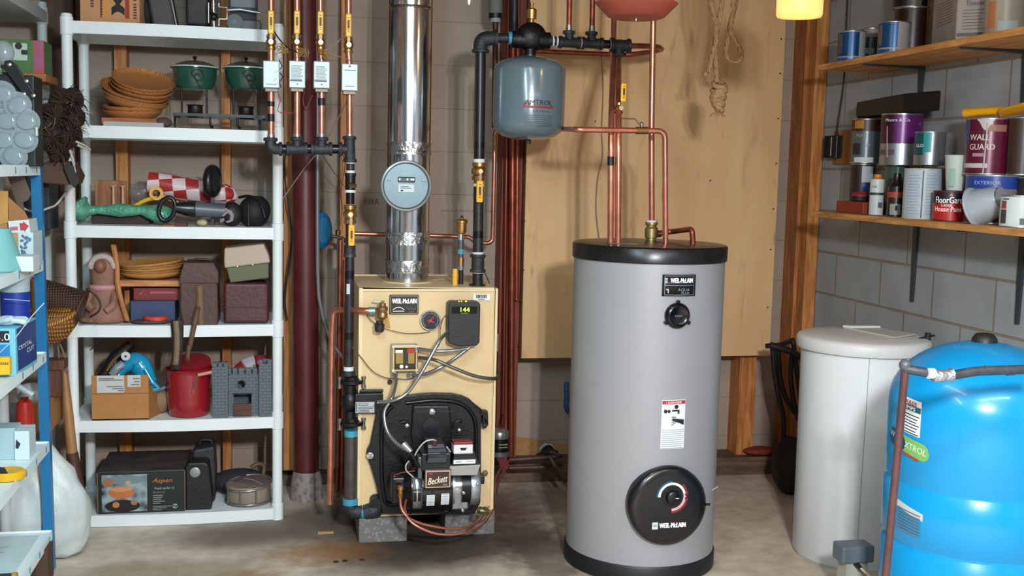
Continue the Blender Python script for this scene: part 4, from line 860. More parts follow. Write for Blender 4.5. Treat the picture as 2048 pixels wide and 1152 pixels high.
# pump
pu = thing('circulator_pump', 'black circulator pump bolted between flanges on the drop pipe', 'pump', P(702, 850, YR))
def flange(y, par):
    p = P(703, y, YR); mb = MB(); mb.lathe((p.x, p.y, p.z-.010), [(.02, -.012), (.034, 0), (.05, 0), (.05, .012), (.034, .012), (.026, .024)], 28)
    f = mb.build('flange', mat('#141418', .4, .3), par)
    for sx in (-1, 1):
        mb = MB(); q = p+V((sx*.047, -.012, 0)); mb.cyl(q-V((0, 0, .028)), q+V((0, 0, .014)), .007, n=8); mb.cyl(q-V((0, 0, .030)), q-V((0, 0, .018)), .010, n=6); mb.cyl(q+V((0, 0, .008)), q+V((0, 0, .016)), .010, n=6); mb.build('bolt', mat('#8a8480', .3, .8), f)
flange(760, pu); flange(843, pu)
p = P(700, 803, YR); MB().ball(p, .036, .036, .05).build('volute', mat('#131317', .4, .3, bump=.2, bs=80), pu)
MB().cyl(p+V((0, 0, -.075)), p+V((0, 0, .075)), .023, n=20).build('pump_throat', mat('#131317', .4, .3), pu)
a = P(709, 827, YR-.03); b = P(766, 786, YR-.03); mc = MB().box(a.x, b.x, YR-.04, YR+.05, a.z, b.z).build('motor_case', mat('#0f1013', .3, .2), pu, bevel=.004)
MB().cyl(P(700, 806, YR), P(712, 806, YR), .032, n=28).build('motor_neck', mat('#131317', .35, .3), pu)
MB().box(a.x+.02, b.x+.002, YR-.02, YR+.03, b.z, b.z+.012).build('terminal_cover', mat('#0f1013', .35), mc, bevel=.003)
a = P(711, 826, YR-.042); b = P(749, 804, YR-.042); ml_ = MB().box(a.x, b.x, YR-.0415, YR-.0395, a.z, b.z).build('rating_label', mat('#aeb3b5', .45), mc)
mb = MB(); random.seed(2)
for q in range(6): mb.box(a.x+.01, b.x-.004-random.random()*.02, YR-.0425, YR-.041, b.z-.008-q*.0065, b.z-.0055-q*.0065)
mb.box(a.x+.002, a.x+.006, YR-.0425, YR-.041, a.z+.004, b.z-.004); mb.build('fine_print', mat('#4a4e52'), ml_)
# lower leg
lg = MB().cyl(P(702, 868, YR), P(701, 1000, YR), 12.5*PX_, n=28).build('lower_pipe', mat('#4d4745', .45, .4, n=.25, ns=18, bump=.1), rd)
seg(702, 860, 702, 872, YR, 13.2*PX_, 'thread_sealant', TEAL, rd); seg(701, 996, 701, 1008, YR, 15*PX_, 'thread_sealant', TEAL, rd)
fitting([P(701, 1004, YR), P(701, 1022, YR), P(722, 1024, YR)], 14.5*PX_, 'elbow', CAST, rd)
seg(719, 1024, 731, 1024, YR, 12*PX_, 'thread_sealant', TEAL, rd)
q = P(752, 1018, YR); mb = MB(); mb.tube([P(731, 1025, YR), P(752, 1020, YR-.01), P(752, 1010, YR-.01)+V((0, .06, .0))], 17*PX_, 20, .05, k=10); mb.build('elbow', CAST, rd)
q = P(752, 1008, YR-.04); mb = MB(); mb.cyl((q.x, 4.30, q.z), (q.x, 4.335, q.z+.01), .024, n=20); mb.build('boiler_nipple', CAST, rd)

# ---- supply pipe right
YS = 4.444; PS = mpp(YS)
sp = thing('supply_pipe', 'black iron supply pipe rising from the boiler and bending over to the expansion tank', 'pipe', P(955, 573, YS))
def sseg(y0, y1, r, m=IRON, nm='pipe'):
    f = lambda y: 961-(y-100)*.0125
    return seg(f(y0), y0, f(y1), y1, YS, r*PS, nm, m, sp)
sseg(102, 322, 10.5, mat('#232328', .35, .4, n=.3, ns=25)); sseg(318, 325, 11, TEFLON, 'thread_tape'); sseg(285, 296, 10.7, mat('#101014', .3, .3), 'pipe_tape')
valve(958, 325, 360, YS, 10.5*PS, sp, 361, 405, hx=959.5, hw=6.5)
sseg(358, 374, 9.8, BRASS, 'valve_tail'); sseg(367, 373, 10.2, TEFLON, 'thread_tape'); sseg(373, 510, 10.3, IRON); sseg(462, 476, 10.5, mat('#101014', .3, .3), 'pipe_tape'); sseg(504, 510, 11, TEFLON, 'thread_tape')
fitting([P(956, 510, YS), P(955.5, 543, YS)], 12.5*PS, 'coupling', CAST, sp, [(P(956, 509, YS), P(956, 519, YS)), (P(955.5, 544, YS), P(955.5, 534, YS))])
sseg(540, 546, 11, TEFLON, 'thread_tape'); sseg(545, 576, 10.3, IRON)
fitting([P(961, 104, YS), P(961, 78, YS), P(992, 76, YS)], 13.5*PS, 'elbow', CAST, sp, [(P(961, 105, YS), P(961, 95, YS)), (P(994, 76, YS), P(986, 76, YS))])
seg(990, 76, 1024, 76, YS, 9.5*PS, 'nipple', IRON, sp); seg(1016, 76, 1024, 76, YS, 12*PS, 'thread_sealant', TEAL, sp)
# air separator
ap = P(1061, 80, YS); sx0 = P(1022, 80, YS).x; sx1 = P(1103, 80, YS).x
a_ = thing('air_separator', 'black cast iron air scoop with a brass vent above the expansion tank', 'air separator', (A[0], A[1], 1.985))
mb = MB(); zz = P(1061, 80, YS).z
mb.lathe((sx0, YS, zz), [(.026, 0), (.034, .003), (.034, .018), (.036, .03), (.036, .135), (.034, .147), (.034, .160), (.027, .163)], 24, (1, 0, 0.0)); mb.ball(((sx0+sx1)/2+.0, YS, zz+.012), .064, .042, .06); mb.build('scoop_body', mat('#101013', .45, .3, bump=.2, bs=60), a_)
MB().cyl((A[0], A[1], zz-.06), (A[0], A[1], zz-.02), .024, n=16).build('tank_port', mat('#101013', .45, .3), a_)
vx = P(1063, 43, YS); mb = MB(); mb.lathe((vx.x, vx.y, vx.z-.004), [(.010, 0), (.010, .012), (.02, .014), (.021, .05), (.016, .055), (.006, .058), (.006, .068), (.008, .069), (.008, .078), (0, .08)], 20, caps=False); mb.build('air_vent', BRASS, a_)
for x in (1104, 1112): seg(x, 82, x+3, 82, YS, 10*PS, 'thread_tape', TEFLON, sp)
seg(1100, 81, 1120, 82, YS, 8.5*PS, 'nipple', IRON, sp)
for x, y in ((1139, 85), (1184, 87)):
    fitting([P(x-19, y-1, YS), P(x+19, y+1, YS)], 9.8*PS, 'tee', CAST, sp, [(P(x-21, y-1, YS), P(x-11, y, YS)), (P(x+21, y+1, YS), P(x+11, y, YS)), (P(x-1, y-23, YS), P(x-1, y-13, YS))]); seg(x-1, y-22, x, y, YS, 8.5*PS, 'branch', CAST, sp)
for x, y in ((1162, 86), (1203, 88), (1221, 89)): seg(x-1.5, y, x+1.5, y, YS, 9.8*PS, 'thread_tape', TEFLON, sp)
seg(1200, 88, 1226, 89, YS, 8.5*PS, 'nipple', mat('#101014', .3, .3), sp)
fitting([P(1222, 90, YS), P(1258, 92, YS)], 11.5*PS, 'tee', CAST, sp, [(P(1221, 90, YS), P(1231, 90, YS)), (P(1260, 92, YS), P(1250, 92, YS)), (P(1238, 113, YS), P(1238, 104, YS))]); seg(1238, 92, 1238, 111, YS, 9.5*PS, 'branch', CAST, sp)
for x, y, t in ((1138, 62, 'left one of two copper risers standing on the black supply header'), (1184, 64, 'right one of two copper risers standing on the black supply header')):
    o = thing('supply_riser', t, 'pipe', P(x, y, YS), 'copper risers on the supply header'); seg(x+2, -60, x, y+4, YS, 5.3*PS, 'pipe', COPPERD, o); seg(x, y-12, x, y+2, YS, 6*PS, 'solder_collar', mat('#9a8f88', .35, .8), o)
# boiler-top air vent stack
YV = 4.5; PV = mpp(YV)
o = thing('air_vent_stack', 'small pipe stack with brass air vent and yellow lever on the boiler top', 'valve', P(921, 572, YV))
p = P(923, 468, YV); mb = MB(); mb.lathe((p.x, p.y, p.z), [(.010, 0), (.018, .004), (.021, .012), (.021, .045), (.026, .048), (.026, .056), (.022, .06), (.008, .063), (.008, .066)], 22); av = mb.build('brass_vent', BRASS, o)
MB().cyl((p.x, p.y, p.z+.064), (p.x, p.y, p.z+.076), .006, n=12).build('vent_cap', BLACK, av)
for y0, y1, r_, m_ in ((466, 480, 5, STEEL), (480, 498, 6, mat('#5a5c62', .4, .5)), (497, 503, 5.5, TEAL), (503, 508, 6.5, TEAL), (508, 518, 5, mat('#5a5c62', .4, .5)), (515, 532, 6.5, BRASS), (532, 540, 6, mat('#6f8f96', .4, .5)), (540, 576, 4.8, IRON)): seg(922, y0, 921.5, y1, YV, r_*PV, 'pipe_nipple', m_, o)
q = P(910, 552, YV-.03); lv = MB().box(q.x-.010, q.x+.010, YV-.036, YV-.026, P(910, 573, YV).z, P(910, 536, YV).z).build('lever', YEL, o, bevel=.004)

# ---- relief valve line left of boiler
YL = 4.40; PL = mpp(YL)
o = thing('relief_discharge_pipe', 'copper discharge pipe bending down left of the boiler to the floor', 'pipe', P(662, 1008, YL))
yl = 4.29
MB().tube([P(752, 622, yl), P(725, 621, yl+.0), P(690, 620, yl+.08), P(667, 621, YL), P(664, 660, YL), P(660, 1008, YL)], 6.2*PL, 16, .03, k=8).build('pipe', COPPER, o)
seg(737, 622, 751, 622, yl, 8*mpp(yl), 'adapter', mat('#7d9a9c', .4, .6), o)
rv = thing('relief_valve', 'brass pressure relief valve with lever on the boiler front', 'valve', P(762, 665, 4.28))
p = P(765, 622, 4.27); mb = MB(); mb.tube([P(750, 622, 4.29), p], .014, 14); mb.lathe((p.x, p.y, p.z-.030), [(.014, 0), (.02, .006), (.02, .02), (.017, .026), (.021, .034), (.021, .046), (.013, .05), (.013, .062), (.008, .064), (.008, .07)], 16); mb.tube([p, (p.x+.005, 4.335, p.z)], .016, 12)
mb.build('valve_body', mat('#a07c55', .4, .8, n=.2, ns=30), rv)
MB().cbox((p.x-.012, p.y, p.z+.038), .045, .012, .004, (0, .15, 0)).build('lever', STEEL, rv)
q = P(759, 652, 4.27); mb = MB(); mb.lathe((q.x, q.y, q.z-.024), [(.013, 0), (.018, .004), (.02, .03), (.014, .036), (.014, .044)], 16); mb.build('discharge_elbow', mat('#3b3130', .4, .4), rv)
mb = MB(); mb.add([P(x, y, 4.322) for x, y in ((768, 612), (776, 635), (781, 655), (772, 653), (765, 658), (766, 640))], [(0, 1, 2, 3, 4, 5)]); mb.build('warning_tag', mat('#b98f35', .5), rv, solid=.001)

# ---- copper lines on the right
YC = 4.30
o = thing('copper_return_pipe', 'copper pipe running down to the heater lid, left one of the close pair', 'pipe', PZ(1222, 487, 1.24)); yq = PZ(1222, 485.5, 1.244).y
PQ = mpp(yq); MB().tube([P(1230, -60, 4.62), P(1227, 90, 4.56), P(1223, 230, yq+.04), P(1222, 280, yq), P(1221, 485.5, yq)], 6.3*PQ, 16, .1, k=8).build('pipe', COPPER, o); seg(1221.5, 313, 1221.3, 331, yq, 6.8*PQ, 'pipe_tape', BLACK, o)
o = thing('copper_supply_pipe', 'right one of the close pair of copper pipes, dropping from black tee to heater lid', 'pipe', PZ(1240, 487, 1.24))
yq2 = PZ(1236, 486, 1.244).y
MB().tube([P(1237, 108, YS), P(1237, 215, yq2+.08), P(1237, 270, yq2), P(1236, 486, yq2)], 6.3*PQ, 16, .1, k=8).build('pipe', COPPER, o)
valve(1237.5, 205, 228, yq2+.08, 5.8*PS, o, 166, 204, hx=1247)
o = thing('cold_water_pipe', 'tall copper pipe entering the brass fitting on the heater lid', 'pipe', PZ(1300, 455, 1.31)); fb = ORG['water_heater']
MB().tube([P(1308, -60, b_.y), P(1303, 250, b_.y), (b_.x, b_.y, 1.32)], 5.8*mpp(b_.y), 16).build('pipe', COPPER, o)
o = thing('mixing_branch_pipe', 'short copper branch arching from the brass fitting over to the heater lid', 'pipe', PZ(1386, 485, 1.24))
qe = PZ(1386, 487, 1.244)
MB().tube([P(1314, 467, b_.y), P(1345, 463, b_.y), P(1384, 458, qe.y), (qe.x, qe.y, 1.243)], 5.6*PQ, 16, .02, k=8).build('pipe', COPPERD, o)
seg(1311, 468, 1322, 467, b_.y, 7.2*PQ, 'solder_collar', mat('#8c5a4b', .35, .7), o)
# feed line: along the back wall, behind the tank, then down to the lid
o = thing('cold_feed_pipe', 'copper feed pipe looping from behind the flue up and across to the heater lid', 'pipe', P(985, 487, 4.9))
qd = PZ(1331, 487, 1.244)
MB().tube([P(705, 467, 4.95), P(860, 471, 4.95), P(940, 474, 4.95), P(950, 485, 4.95), P(985, 487, 4.95), P(990, 258, 4.95), P(1015, 257, 4.95)], 4.2*mpp(4.95), 14, .03, k=6).build('thin_pipe', COPPER, o)
MB().tube([P(1015, 257, 4.95), P(1095, 258, 4.85), P(1122, 258, 4.62), P(1150, 259, qd.y), P(1330, 262, qd.y), (qd.x, qd.y, 1.243)], 5.6*PQ, 16, .03, k=8).build('pipe', COPPER, o)
cv = thing('check_valve', 'small brass valve with drain lever on the copper line above the heater', 'valve', P(1280, 262, qd.y))
mb = MB(); mb.cyl(P(1272, 261, qd.y), P(1295, 261, qd.y), 7.5*PQ, n=10); p = P(1283, 261, qd.y); mb.cyl(p, p+V((0, 0, .022)), .006, n=10); mb.build('valve_body', mat('#8e6a45', .4, .8), cv)
MB().lathe(P(1283, 250, qd.y), [(.008, 0), (.009, .006), (.004, .010), (0, .012)], 12, caps=False).build('cap', STEEL, cv)
MB().tube([P(1281, 252, qd.y-.01), P(1270, 238, qd.y-.01), P(1243, 237, qd.y-.01)], .0025, 8).build('lever', mat('#6d5a4c', .4, .6), cv)
# loop back to the wall
o = thing('copper_loop_pipe', 'dark copper pipe curling from the supply header back along the plywood', 'pipe', P(1325, 96, 4.6))
MB().tube([P(1256, 92, YS), P(1290, 92, YS+.02), P(1318, 94, YS+.1), P(1324, 99, 4.7), P(1300, 104, 4.9), P(1255, 110, 4.97), P(1180, 107, 4.97), P(1060, 102, 4.97)], 5.4*PS, 16, .05, k=8).build('pipe', COPPERD, o)
# vertical pipes behind the expansion tank
for x0_, x1_, y1_, r_, m_, Y_, t in ((1027, 1022, 925, 6, COPPERD, 5.06, 'long copper pipe running down the red brown post right of the boiler'), (1037, 1033, 600, 4.5, COPPERD, 5.05, 'thin copper pipe beside the long one on the red brown post'), (1018, 1005, 905, 4., mat('#7d3a26', .4, .6), 5.08, 'darker slim copper pipe on the left face of the red brown post')):
    o = MB().cyl(P(x0_, -60, Y_), P(x1_, y1_, Y_), r_*mpp(Y_), n=14).build('copper_pipe', m_, None); tag(o, t, 'pipe')
o = thing('wrapped_pipe', 'pale insulated pipe end with black band left of the expansion tank', 'pipe', P(990, 120, 4.95))
seg(991, -40, 991, 27, 4.95, 13.5*mpp(4.95), 'insulation', mat('#6b7268', .7), o); seg(991, 25, 991, 37, 4.95, 13.2*mpp(4.95), 'black_band', BLACK, o); seg(991, 37, 991, 45, 4.95, 10*mpp(4.95), 'pale_cap', mat('#9a9d98', .6), o); seg(991, 44, 989, 255, 4.95, 5.5*mpp(4.95), 'inner_pipe', mat('#4b2a26', .5, .4), o)
o = MB().cyl(P(1029, -50, 4.9), P(1029, 75, 4.9), .019, n=16).build('black_pipe', IRON, None); tag(o, 'black pipe rising behind the air separator to the ceiling', 'pipe')
# ---- maroon drain pipe, conduit, blue housing
o = thing('drain_pipe', 'thick maroon painted cast iron drain pipe beside the big stud', 'pipe', (P(612, 950, 4.95).x, 4.95, 0))
MB().cyl(P(608, -60, 4.95), (P(613, 950, 4.95).x, 4.95, .0), .057, n=36).build('pipe', mat('#5b2426', .4, .1, n=.2, ns=5, bump=.05, bs=40), o)
p = (P(613, 950, 4.95).x, 4.95, 0); MB().lathe(p, [(.075, 0), (.07, .06), (.064, .11), (.058, .13)], 28, caps=False).build('cement_collar', tex('#6d5f5a', '#8f8680', 'voronoi', s=40, r=(.1, .6), bump=.2, rough=.9), o)
o = flex(fx([(636, -40, 4.88), (636, 200, 4.88), (635, 400, 4.88), (636, 560, 4.88), (643, 620, 4.88), (662, 680, 4.9), (690, 720, 4.9), (712, 745, 4.95)]), .009, 'electrical_conduit', mat('#77787f', .4, .3), None, 8); tag(o, 'grey electrical cable running down beside the maroon drain pipe', 'cable')
o = thing('pressure_switch', 'teal blue rounded housing fixed to the wall behind the left stud', 'switch', P(645, 460, 5.0))
p = P(640, 460, 5.0); MB().lathe(p, [(0.05, -.03), (.078, -.022), (.086, 0), (.08, .03), (.055, .05)], 36, (.35, -1, 0), sx=.58).build('housing', mat('#156a96', .4), o)
mb = MB(); mb.tube([P(657, 470, 4.99), P(672, 474, 4.99), P(686, 476, 4.98)], .007, 10); mb.lathe(P(676, 470, 4.98), [(.012, 0), (.012, .02), (.007, .024)], 8); mb.lathe(P(686, 486, 4.98), [(.012, 0), (.012, .02), (.007, .024)], 8); mb.build('brass_cock', mat('#6a5a48', .4, .7), o)
for xa, y0, y1, t in ((681, 480, 985, 'dark reddish copper line standing behind the black drop pipe, left of two'), (690, 520, 975, 'dark reddish copper line standing behind the black drop pipe, right of two')):
    o = MB().cyl(P(xa, y0, 4.9), P(xa-7, y1, 4.9), .010, n=14).build('copper_pipe', COPPERD, None); tag(o, t, 'pipe', 'copper lines behind the drop pipe')
# ---- thin wires
Wt = mat('#9c9088', .5)
wire([(700, 190, 4.36), (650, 285, 4.7), (610, 335, 4.8), (566, 397, 4.65)], 'thin pale wire slanting from the zone valves down to the white shelf post', Wt, .0022)
wire([(735, 85, 5.245), (715, 150, 5.22), (700, 190, 4.36)], 'thin pale wire slanting along the wall above the rightmost riser', Wt, .0018)
wire([(694, 60, 4.33), (675, 85, 4.4), (655, 98, 4.36), (640, 104, 4.33)], 'pale twisted wire between the two right hand yellow levers', Wt, .0022)
wire([(546, 60, 4.33), (560, 80, 4.38), (578, 98, 4.36), (594, 104, 4.32)], 'dark wire sagging between the two left hand yellow levers', mat('#2d2a28', .5), .003)
YW_ = mat('#9c7a33', .5); random.seed(11)
for k_, (x, y, t) in enumerate(((565, 95, 'bundle of thin yellow thermostat wires beside the leftmost riser'), (606, 103, 'bundle of thin yellow thermostat wires above the second zone valve'), (646, 106, 'bundle of thin yellow thermostat wires above the third zone valve'))):
    mb = MB()
    for q in range(5):
        pts = [P(x+random.uniform(-14, 14), y+random.uniform(-9, 14), 4.31+random.uniform(-.02, .02)) for _ in range(5)]; mb.tube(pts, .0014, 6, .03)
    tag(mb.build('wire_bundle', YW_, None), t, 'wires', 'yellow wire bundles')
wire([(656, 104, 4.33), (675, 112, 4.33), (695, 118, 4.33), (703, 124, 4.31)], 'thin yellow wire reaching over to the rightmost zone valve', YW_, .0014)
wire([(553, 178, 4.34), (560, 200, 4.36), (556, 222, 4.36), (575, 226, 4.36), (590, 222, 4.36), (592, 190, 4.36)], 'thin red thermostat wire looping between the two left zone valves', mat('#8d2a28', .5), .0016)
wire([(610, 180, 4.36), (606, 200, 4.38), (612, 216, 4.38), (625, 190, 4.38)], 'thin red thermostat wire hanging right of the second zone valve', mat('#8d2a28', .5), .0016)
wire([(558, 120, 4.4), (564, 132, 4.42), (558, 142, 4.4), (565, 154, 4.42), (559, 164, 4.4), (563, 176, 4.4)], 'coiled dark wire right of the leftmost zone valve', mat('#2b2323', .5), .0018)
wire([(572, 300, 4.9), (568, 340, 5.0), (575, 400, 5.02), (583, 470, 5.03), (576, 540, 5.04), (570, 600, 5.05), (575, 640, 5.05)], 'dark cable wandering down the big stud beside the white shelf', mat('#2a2120', .5), .0035, 'cable', 'cable')
wire([(645, 310, 4.9), (668, 345, 5.0), (690, 375, 5.0)], 'thin dark wire slanting from the manifold towards the stud', mat('#50423c', .5), .0016)
wire([(684, 305, 5.05), (690, 330, 5.06), (682, 380, 5.06), (684, 420, 5.06), (680, 450, 5.05)], 'thin brown wire running down the narrow stud behind the drop pipe', mat('#5b3120', .5), .002)
wire([(1202, 105, 5.03), (1206, 180, 5.03), (1203, 260, 5.03), (1205, 310, 5.03), (1195, 360, 5.03), (1192, 420, 5.03), (1198, 476, 5.03)], 'thin grey wire hanging down the plywood left of the copper pair', mat('#6b6259', .5), .002)
wire([(966, 540, 4.46), (974, 555, 4.6), (983, 580, 4.9), (988, 610, 4.86)], 'thin dark wire curving down behind the right corner of the boiler', mat('#3d332d', .5), .002)

# ---- oil filter and lines
YO = 4.86
o = thing('oil_filter', 'small black oil filter canister with silver top right of the boiler', 'filter', P(1003, 915, YO))
p = P(998, 905, YO); mb = MB(); mb.lathe((p.x, p.y, p.z), [(.04, 0), (.05, .01), (.05, .018), (.043, .02), (.042, .07)], 32); mb.build('canister', mat('#15161a', .35, .3), o)
MB().lathe((p.x, p.y, p.z+.07), [(.0425, 0), (.044, .004), (.043, .03), (.034, .04), (.02, .044), (0, .045)], 32, caps=False).build('silver_head', mat('#a9abad', .3, .8), o)
mb = MB(); mb.cyl((p.x, p.y, p.z-.01), (p.x, p.y, p.z+.012), .054, n=32); mb.build('bowl_rim', mat('#6f7476', .4, .6), o)
for y_ in (.045, .032): MB().box(p.x-.01, p.x+.03, p.y-.045, p.y-.03, p.z+y_, p.z+y_+.004).build('label_line', mat('#9c8f5e', .5), o)
t = MB().prism([P(x, y, YO-.03) for x, y in ((992, 912), (1003, 908), (1020, 930), (1007, 946))], (0, .003, 0)).build('caution_tag', mat('#6b1c20', .5), o)
MB().tube([P(1009, 825, 5.0), P(1003, 850, 4.95), P(998, 870, YO)], .003, 8).build('vent_line', COPPERD, o)
o = MB().tube([P(1020, 920, 4.9), P(1000, 938, 4.8), P(990, 962, 4.6), P(984, 1000, 4.42), P(968, 1030, 4.24), P(945, 1052, 4.14), P(910, 1060, 4.09), P(872, 1054, 4.07), P(842, 1048, 4.06), P(815, 1036, 4.05), P(802, 1018, 4.07), P(800, 993, 4.1)], .0055, 12, .06, k=8).build('copper_oil_line', COPPER, None); tag(o, 'upper of two soft copper oil lines looping under the burner', 'pipe', 'copper oil lines')
o = MB().tube([P(1010, 945, 4.85), P(997, 960, 4.75), P(992, 990, 4.55), P(985, 1020, 4.33), P(968, 1048, 4.17), P(940, 1063, 4.08), P(905, 1070, 4.04), P(870, 1068, 4.03), P(840, 1056, 4.03), P(818, 1042, 4.04), P(808, 1020, 4.07), P(812, 1000, 4.12)], .0055, 12, .06, k=8).build('copper_oil_line', COPPER, None); tag(o, 'lower of two soft copper oil lines looping under the burner', 'pipe', 'copper oil lines')
RUST = mat('#5c4640', .5, .5, n=.3, ns=18)
o = thing('rusty_floor_pipe', 'assembly of old rusty brown pipes low on the wall behind the water heater', 'pipe', P(1060, 960, 4.95))
MB().tube([P(1018, 920, 4.98), P(1060, 917, 4.98), P(1110, 914, 4.93), P(1120, 912, 5.0)], .012, 14, .02).build('upper_pipe', RUST, o)
MB().tube([P(1018, 936, 4.95), P(1060, 935, 4.95), P(1092, 934, 4.95), P(1105, 958, 4.85)], .010, 14, .03).build('lower_pipe', RUST, o)
MB().tube([P(1100, 915, 4.93), P(1112, 935, 4.9), P(1132, 962, 4.8)], .011, 14, .02).build('diagonal_pipe', RUST, o)
p = P(1092, 904, 5.05); mb = MB(); mb.lathe(p, [(.04, 0), (.04, .01), (.02, .014), (.018, .05)], 20, (.5, -1, -.35)); mb.build('valve_bonnet', mat('#3a3532', .5, .5), o)
MB().tube([P(1076, 914, 5.0), P(1100, 903, 4.96), P(1115, 909, 4.95)], .017, 14, .03).build('dark_elbow', mat('#37302e', .45, .5), o)
# blue handled thing on the wall behind the heater
o = thing('blue_valve_handle', 'blue valve handle peeking out at the left side of the grey water heater', 'handle', P(1133, 825, 5.1))
MB().tube([P(1134, 765, 5.12), P(1132, 780, 5.1), P(1134, 795, 5.1), P(1131, 810, 5.1), P(1135, 822, 5.1), P(1137, 822, 5.25)], .012, 12, .02).build('handle_grip', mat('#1c5486', .5, n=.3, ns=40), o)
# ============================================================ WHITE PLASTIC SHELF UNIT
def pbox(x0, y0, x1, y1, Y, dep, name, m, par=None, bevel=.002, T=None):
    a = P(x0, y1, Y); b = P(x1, y0, Y); return MB(T).box(a.x, b.x, Y, Y+dep, a.z, b.z).build(name, m, par, bevel=bevel)
def wof(x0, x1, y, Y): return P(x1, y, Y).x-P(x0, y, Y).x
def rz_about(c, ang, axis='Y'): return Matrix.Translation(V(c)) @ Matrix.Rotation(ang, 4, axis) @ Matrix.Translation(-V(c))
su = thing('shelf_unit', 'white plastic shelving unit with six shelves and round posts left of the boiler', 'shelf', (-.43, 4.85, 0))
SHW = mat('#dfe4e4', .5, n=.04, ns=5)
ux0, ux1, uy0, uy1 = -.862, -.006, 4.65, 5.06
ZS = [2.045, 1.64, 1.243, .84, .447, .05]
def shelf_mesh(x0, x1, y0, y1, z, th=.048, bow=.02, pc=.035):
    mb = MB(); n = 20
    F = []; 
    for i in range(n+1):
        u = i/n; x = x0+pc+(x1-x0-2*pc)*u; y = y0+.004-bow*math.sin(PI*u); F.append((x, y))
    pts = [(x0+.006, y0+.012), *F, (x1-.006, y0+.012), (x1-.006, y1-.01), (x0+.006, y1-.01)]
    mb.prism([(x, y, z-.006) for x, y in pts], (0, 0, .006))
    for i in range(n): 
        (xa, ya), (xb, yb_) = F[i], F[i+1]; mb.prism([(xa, ya, z-th), (xb, yb_, z-th), (xb, yb_+.012, z-th), (xa, ya+.012, z-th)], (0, 0, th-.006))
    mb.box(x0+pc, x1-pc, y1-.022, y1-.010, z-th, z-.006); mb.box(x0+.006, x0+.018, y0+pc, y1-pc, z-th, z-.006); mb.box(x1-.018, x1-.006, y0+pc, y1-pc, z-th, z-.006)
    return mb
for z in ZS: shelf_mesh(ux0, ux1, uy0, uy1, z).build('shelf', SHW, su)
def post_mesh(x, y, top, r=.021, zs=ZS):
    pr = [(r, 0)]; 
    for z in sorted(zs): pr += [(r, z-.055), (r+.004, z-.053), (r+.004, z+.016), (r, z+.018)] if z > .1 else [(r+.004, 0), (r+.004, z+.016), (r, z+.018)]
    pr += [(r, top-.004), (r-.006, top)]
    return MB().lathe((x, y, 0), pr, 24)
for x, y in ((ux0+.022, uy0+.022), (ux1-.022, uy0+.022), (ux0+.024, uy1-.03), (ux1-.024, uy1-.03)): post_mesh(x, y, 2.075).build('post', SHW, su)

# second white unit in the left corner, standing along the left wall
s2 = thing('shelf_unit', 'second white plastic shelving unit in the far left corner, end posts showing', 'shelf', (-1.18, 4.75, 0))
SH2 = mat('#b7bcba', .55, n=.05, ns=5)
q = P(94, 420, 5.02); vx1 = q.x+.018
Z2 = [P(60, 28, 4.7).z-.0, 1.80, P(90, 448, 4.98).z, .84, .447]
Z2[0] = 2.12
for z in Z2: MB().box(vx1-.42, vx1, 4.19, 5.04, z-.048, z).build('shelf', SH2, s2, bevel=.004)
for x in (vx1-.022, vx1-.398):
    for y in (5.018, 4.212): post_mesh(x, y, 2.16, .02, Z2).build('post', SH2, s2)

# ---------------- top shelf
z = ZS[0]+.001
CB = mat('#b27c4e', .75, n=.06, ns=30); CB2 = mat('#a87340', .8, n=.07, ns=25)
T = rz_about((-.86, 4.70, z), .03, 'Z')
o = thing('printed_carton', 'tan printed carton with black emblem and red stripe on the top shelf', 'carton', (-.75, 4.75, z))
Y = 4.70; xa = P(160, 30, Y).x; xb = P(281, 30, Y).x; T = rz_about((xa, Y, z), -.10, 'Z')
MB(T).box(xa, xb, Y, Y+.28, z, z+.24).build('box', mat('#bc8a5f', .75, n=.05), o, bevel=.002)
fw = xb-xa
for a, b, c, m_ in ((.34, .365, .23, mat('#8f3526', .7)), (.38, .5, .23, mat('#c98a45', .7)), (.76, .83, .2, mat('#9c2f28', .7))): MB(T).box(xa+fw*a, xa+fw*b, Y-.001, Y, z+.02, z+c).build('stripe', m_, o)
mb = MB(T); cx_ = xa+fw*.64; mb.prism([(cx_+fw*x, Y-.0015, z+.03+h_) for x, h_ in ((-.11, 0), (-.05, .012), (.0, .016), (.05, .012), (.11, 0), (.11, .03), (.03, .045), (.11, .07), (.11, .10), (.0, .085), (-.11, .10), (-.11, .07), (-.03, .045), (-.11, .03))], (0, .001, 0)); mb.build('black_emblem', mat('#241a14', .7), o)
mb = MB(T); 
for fx_, h0, h1, w_ in ((.18, .06, .16, .012), (.19, .17, .2, .01), (.90, .02, .075, .012), (.90, .09, .18, .012), (.352, .03, .15, .006)):
    zz = h0
    while zz < h1: mb.box(xa+fw*fx_, xa+fw*fx_+w_, Y-.0016, Y-.0006, z+zz, z+zz+.006); zz += .0105
mb.build('vertical_print', mat('#4b3222', .7), o)
DG = mat('#2a2627', .6, n=.2, ns=12)
o = thing('instrument_case', 'dark grey case leaning on the top shelf beside the printed carton', 'case', (-.5, 4.8, z))
a = P(315, 48, 4.72); b = P(352, 48, 4.72); mb = MB(); mb.prism([(a.x-.02, 4.72, z), (b.x, 4.72, z), (b.x-.045, 4.72, z+.24), (a.x-.06, 4.72, z+.24)], (0, .2, 0)); mb.build('case_body', mat('#3a3234', .55, n=.15), o, bevel=.01)
mb = MB(); mb.tube([(b.x+.002, 4.722, z+.006), (b.x-.02, 4.722, z+.12), (b.x-.043, 4.722, z+.24)], .004, 8); mb.build('pale_edge', mat('#8d8a88', .4, .4), o)
o = pbox(372, -60, 416, 49, 4.76, .2, 'storage_box', DG, None, .01); tag(o, 'black storage box in the middle of the top shelf', 'box')
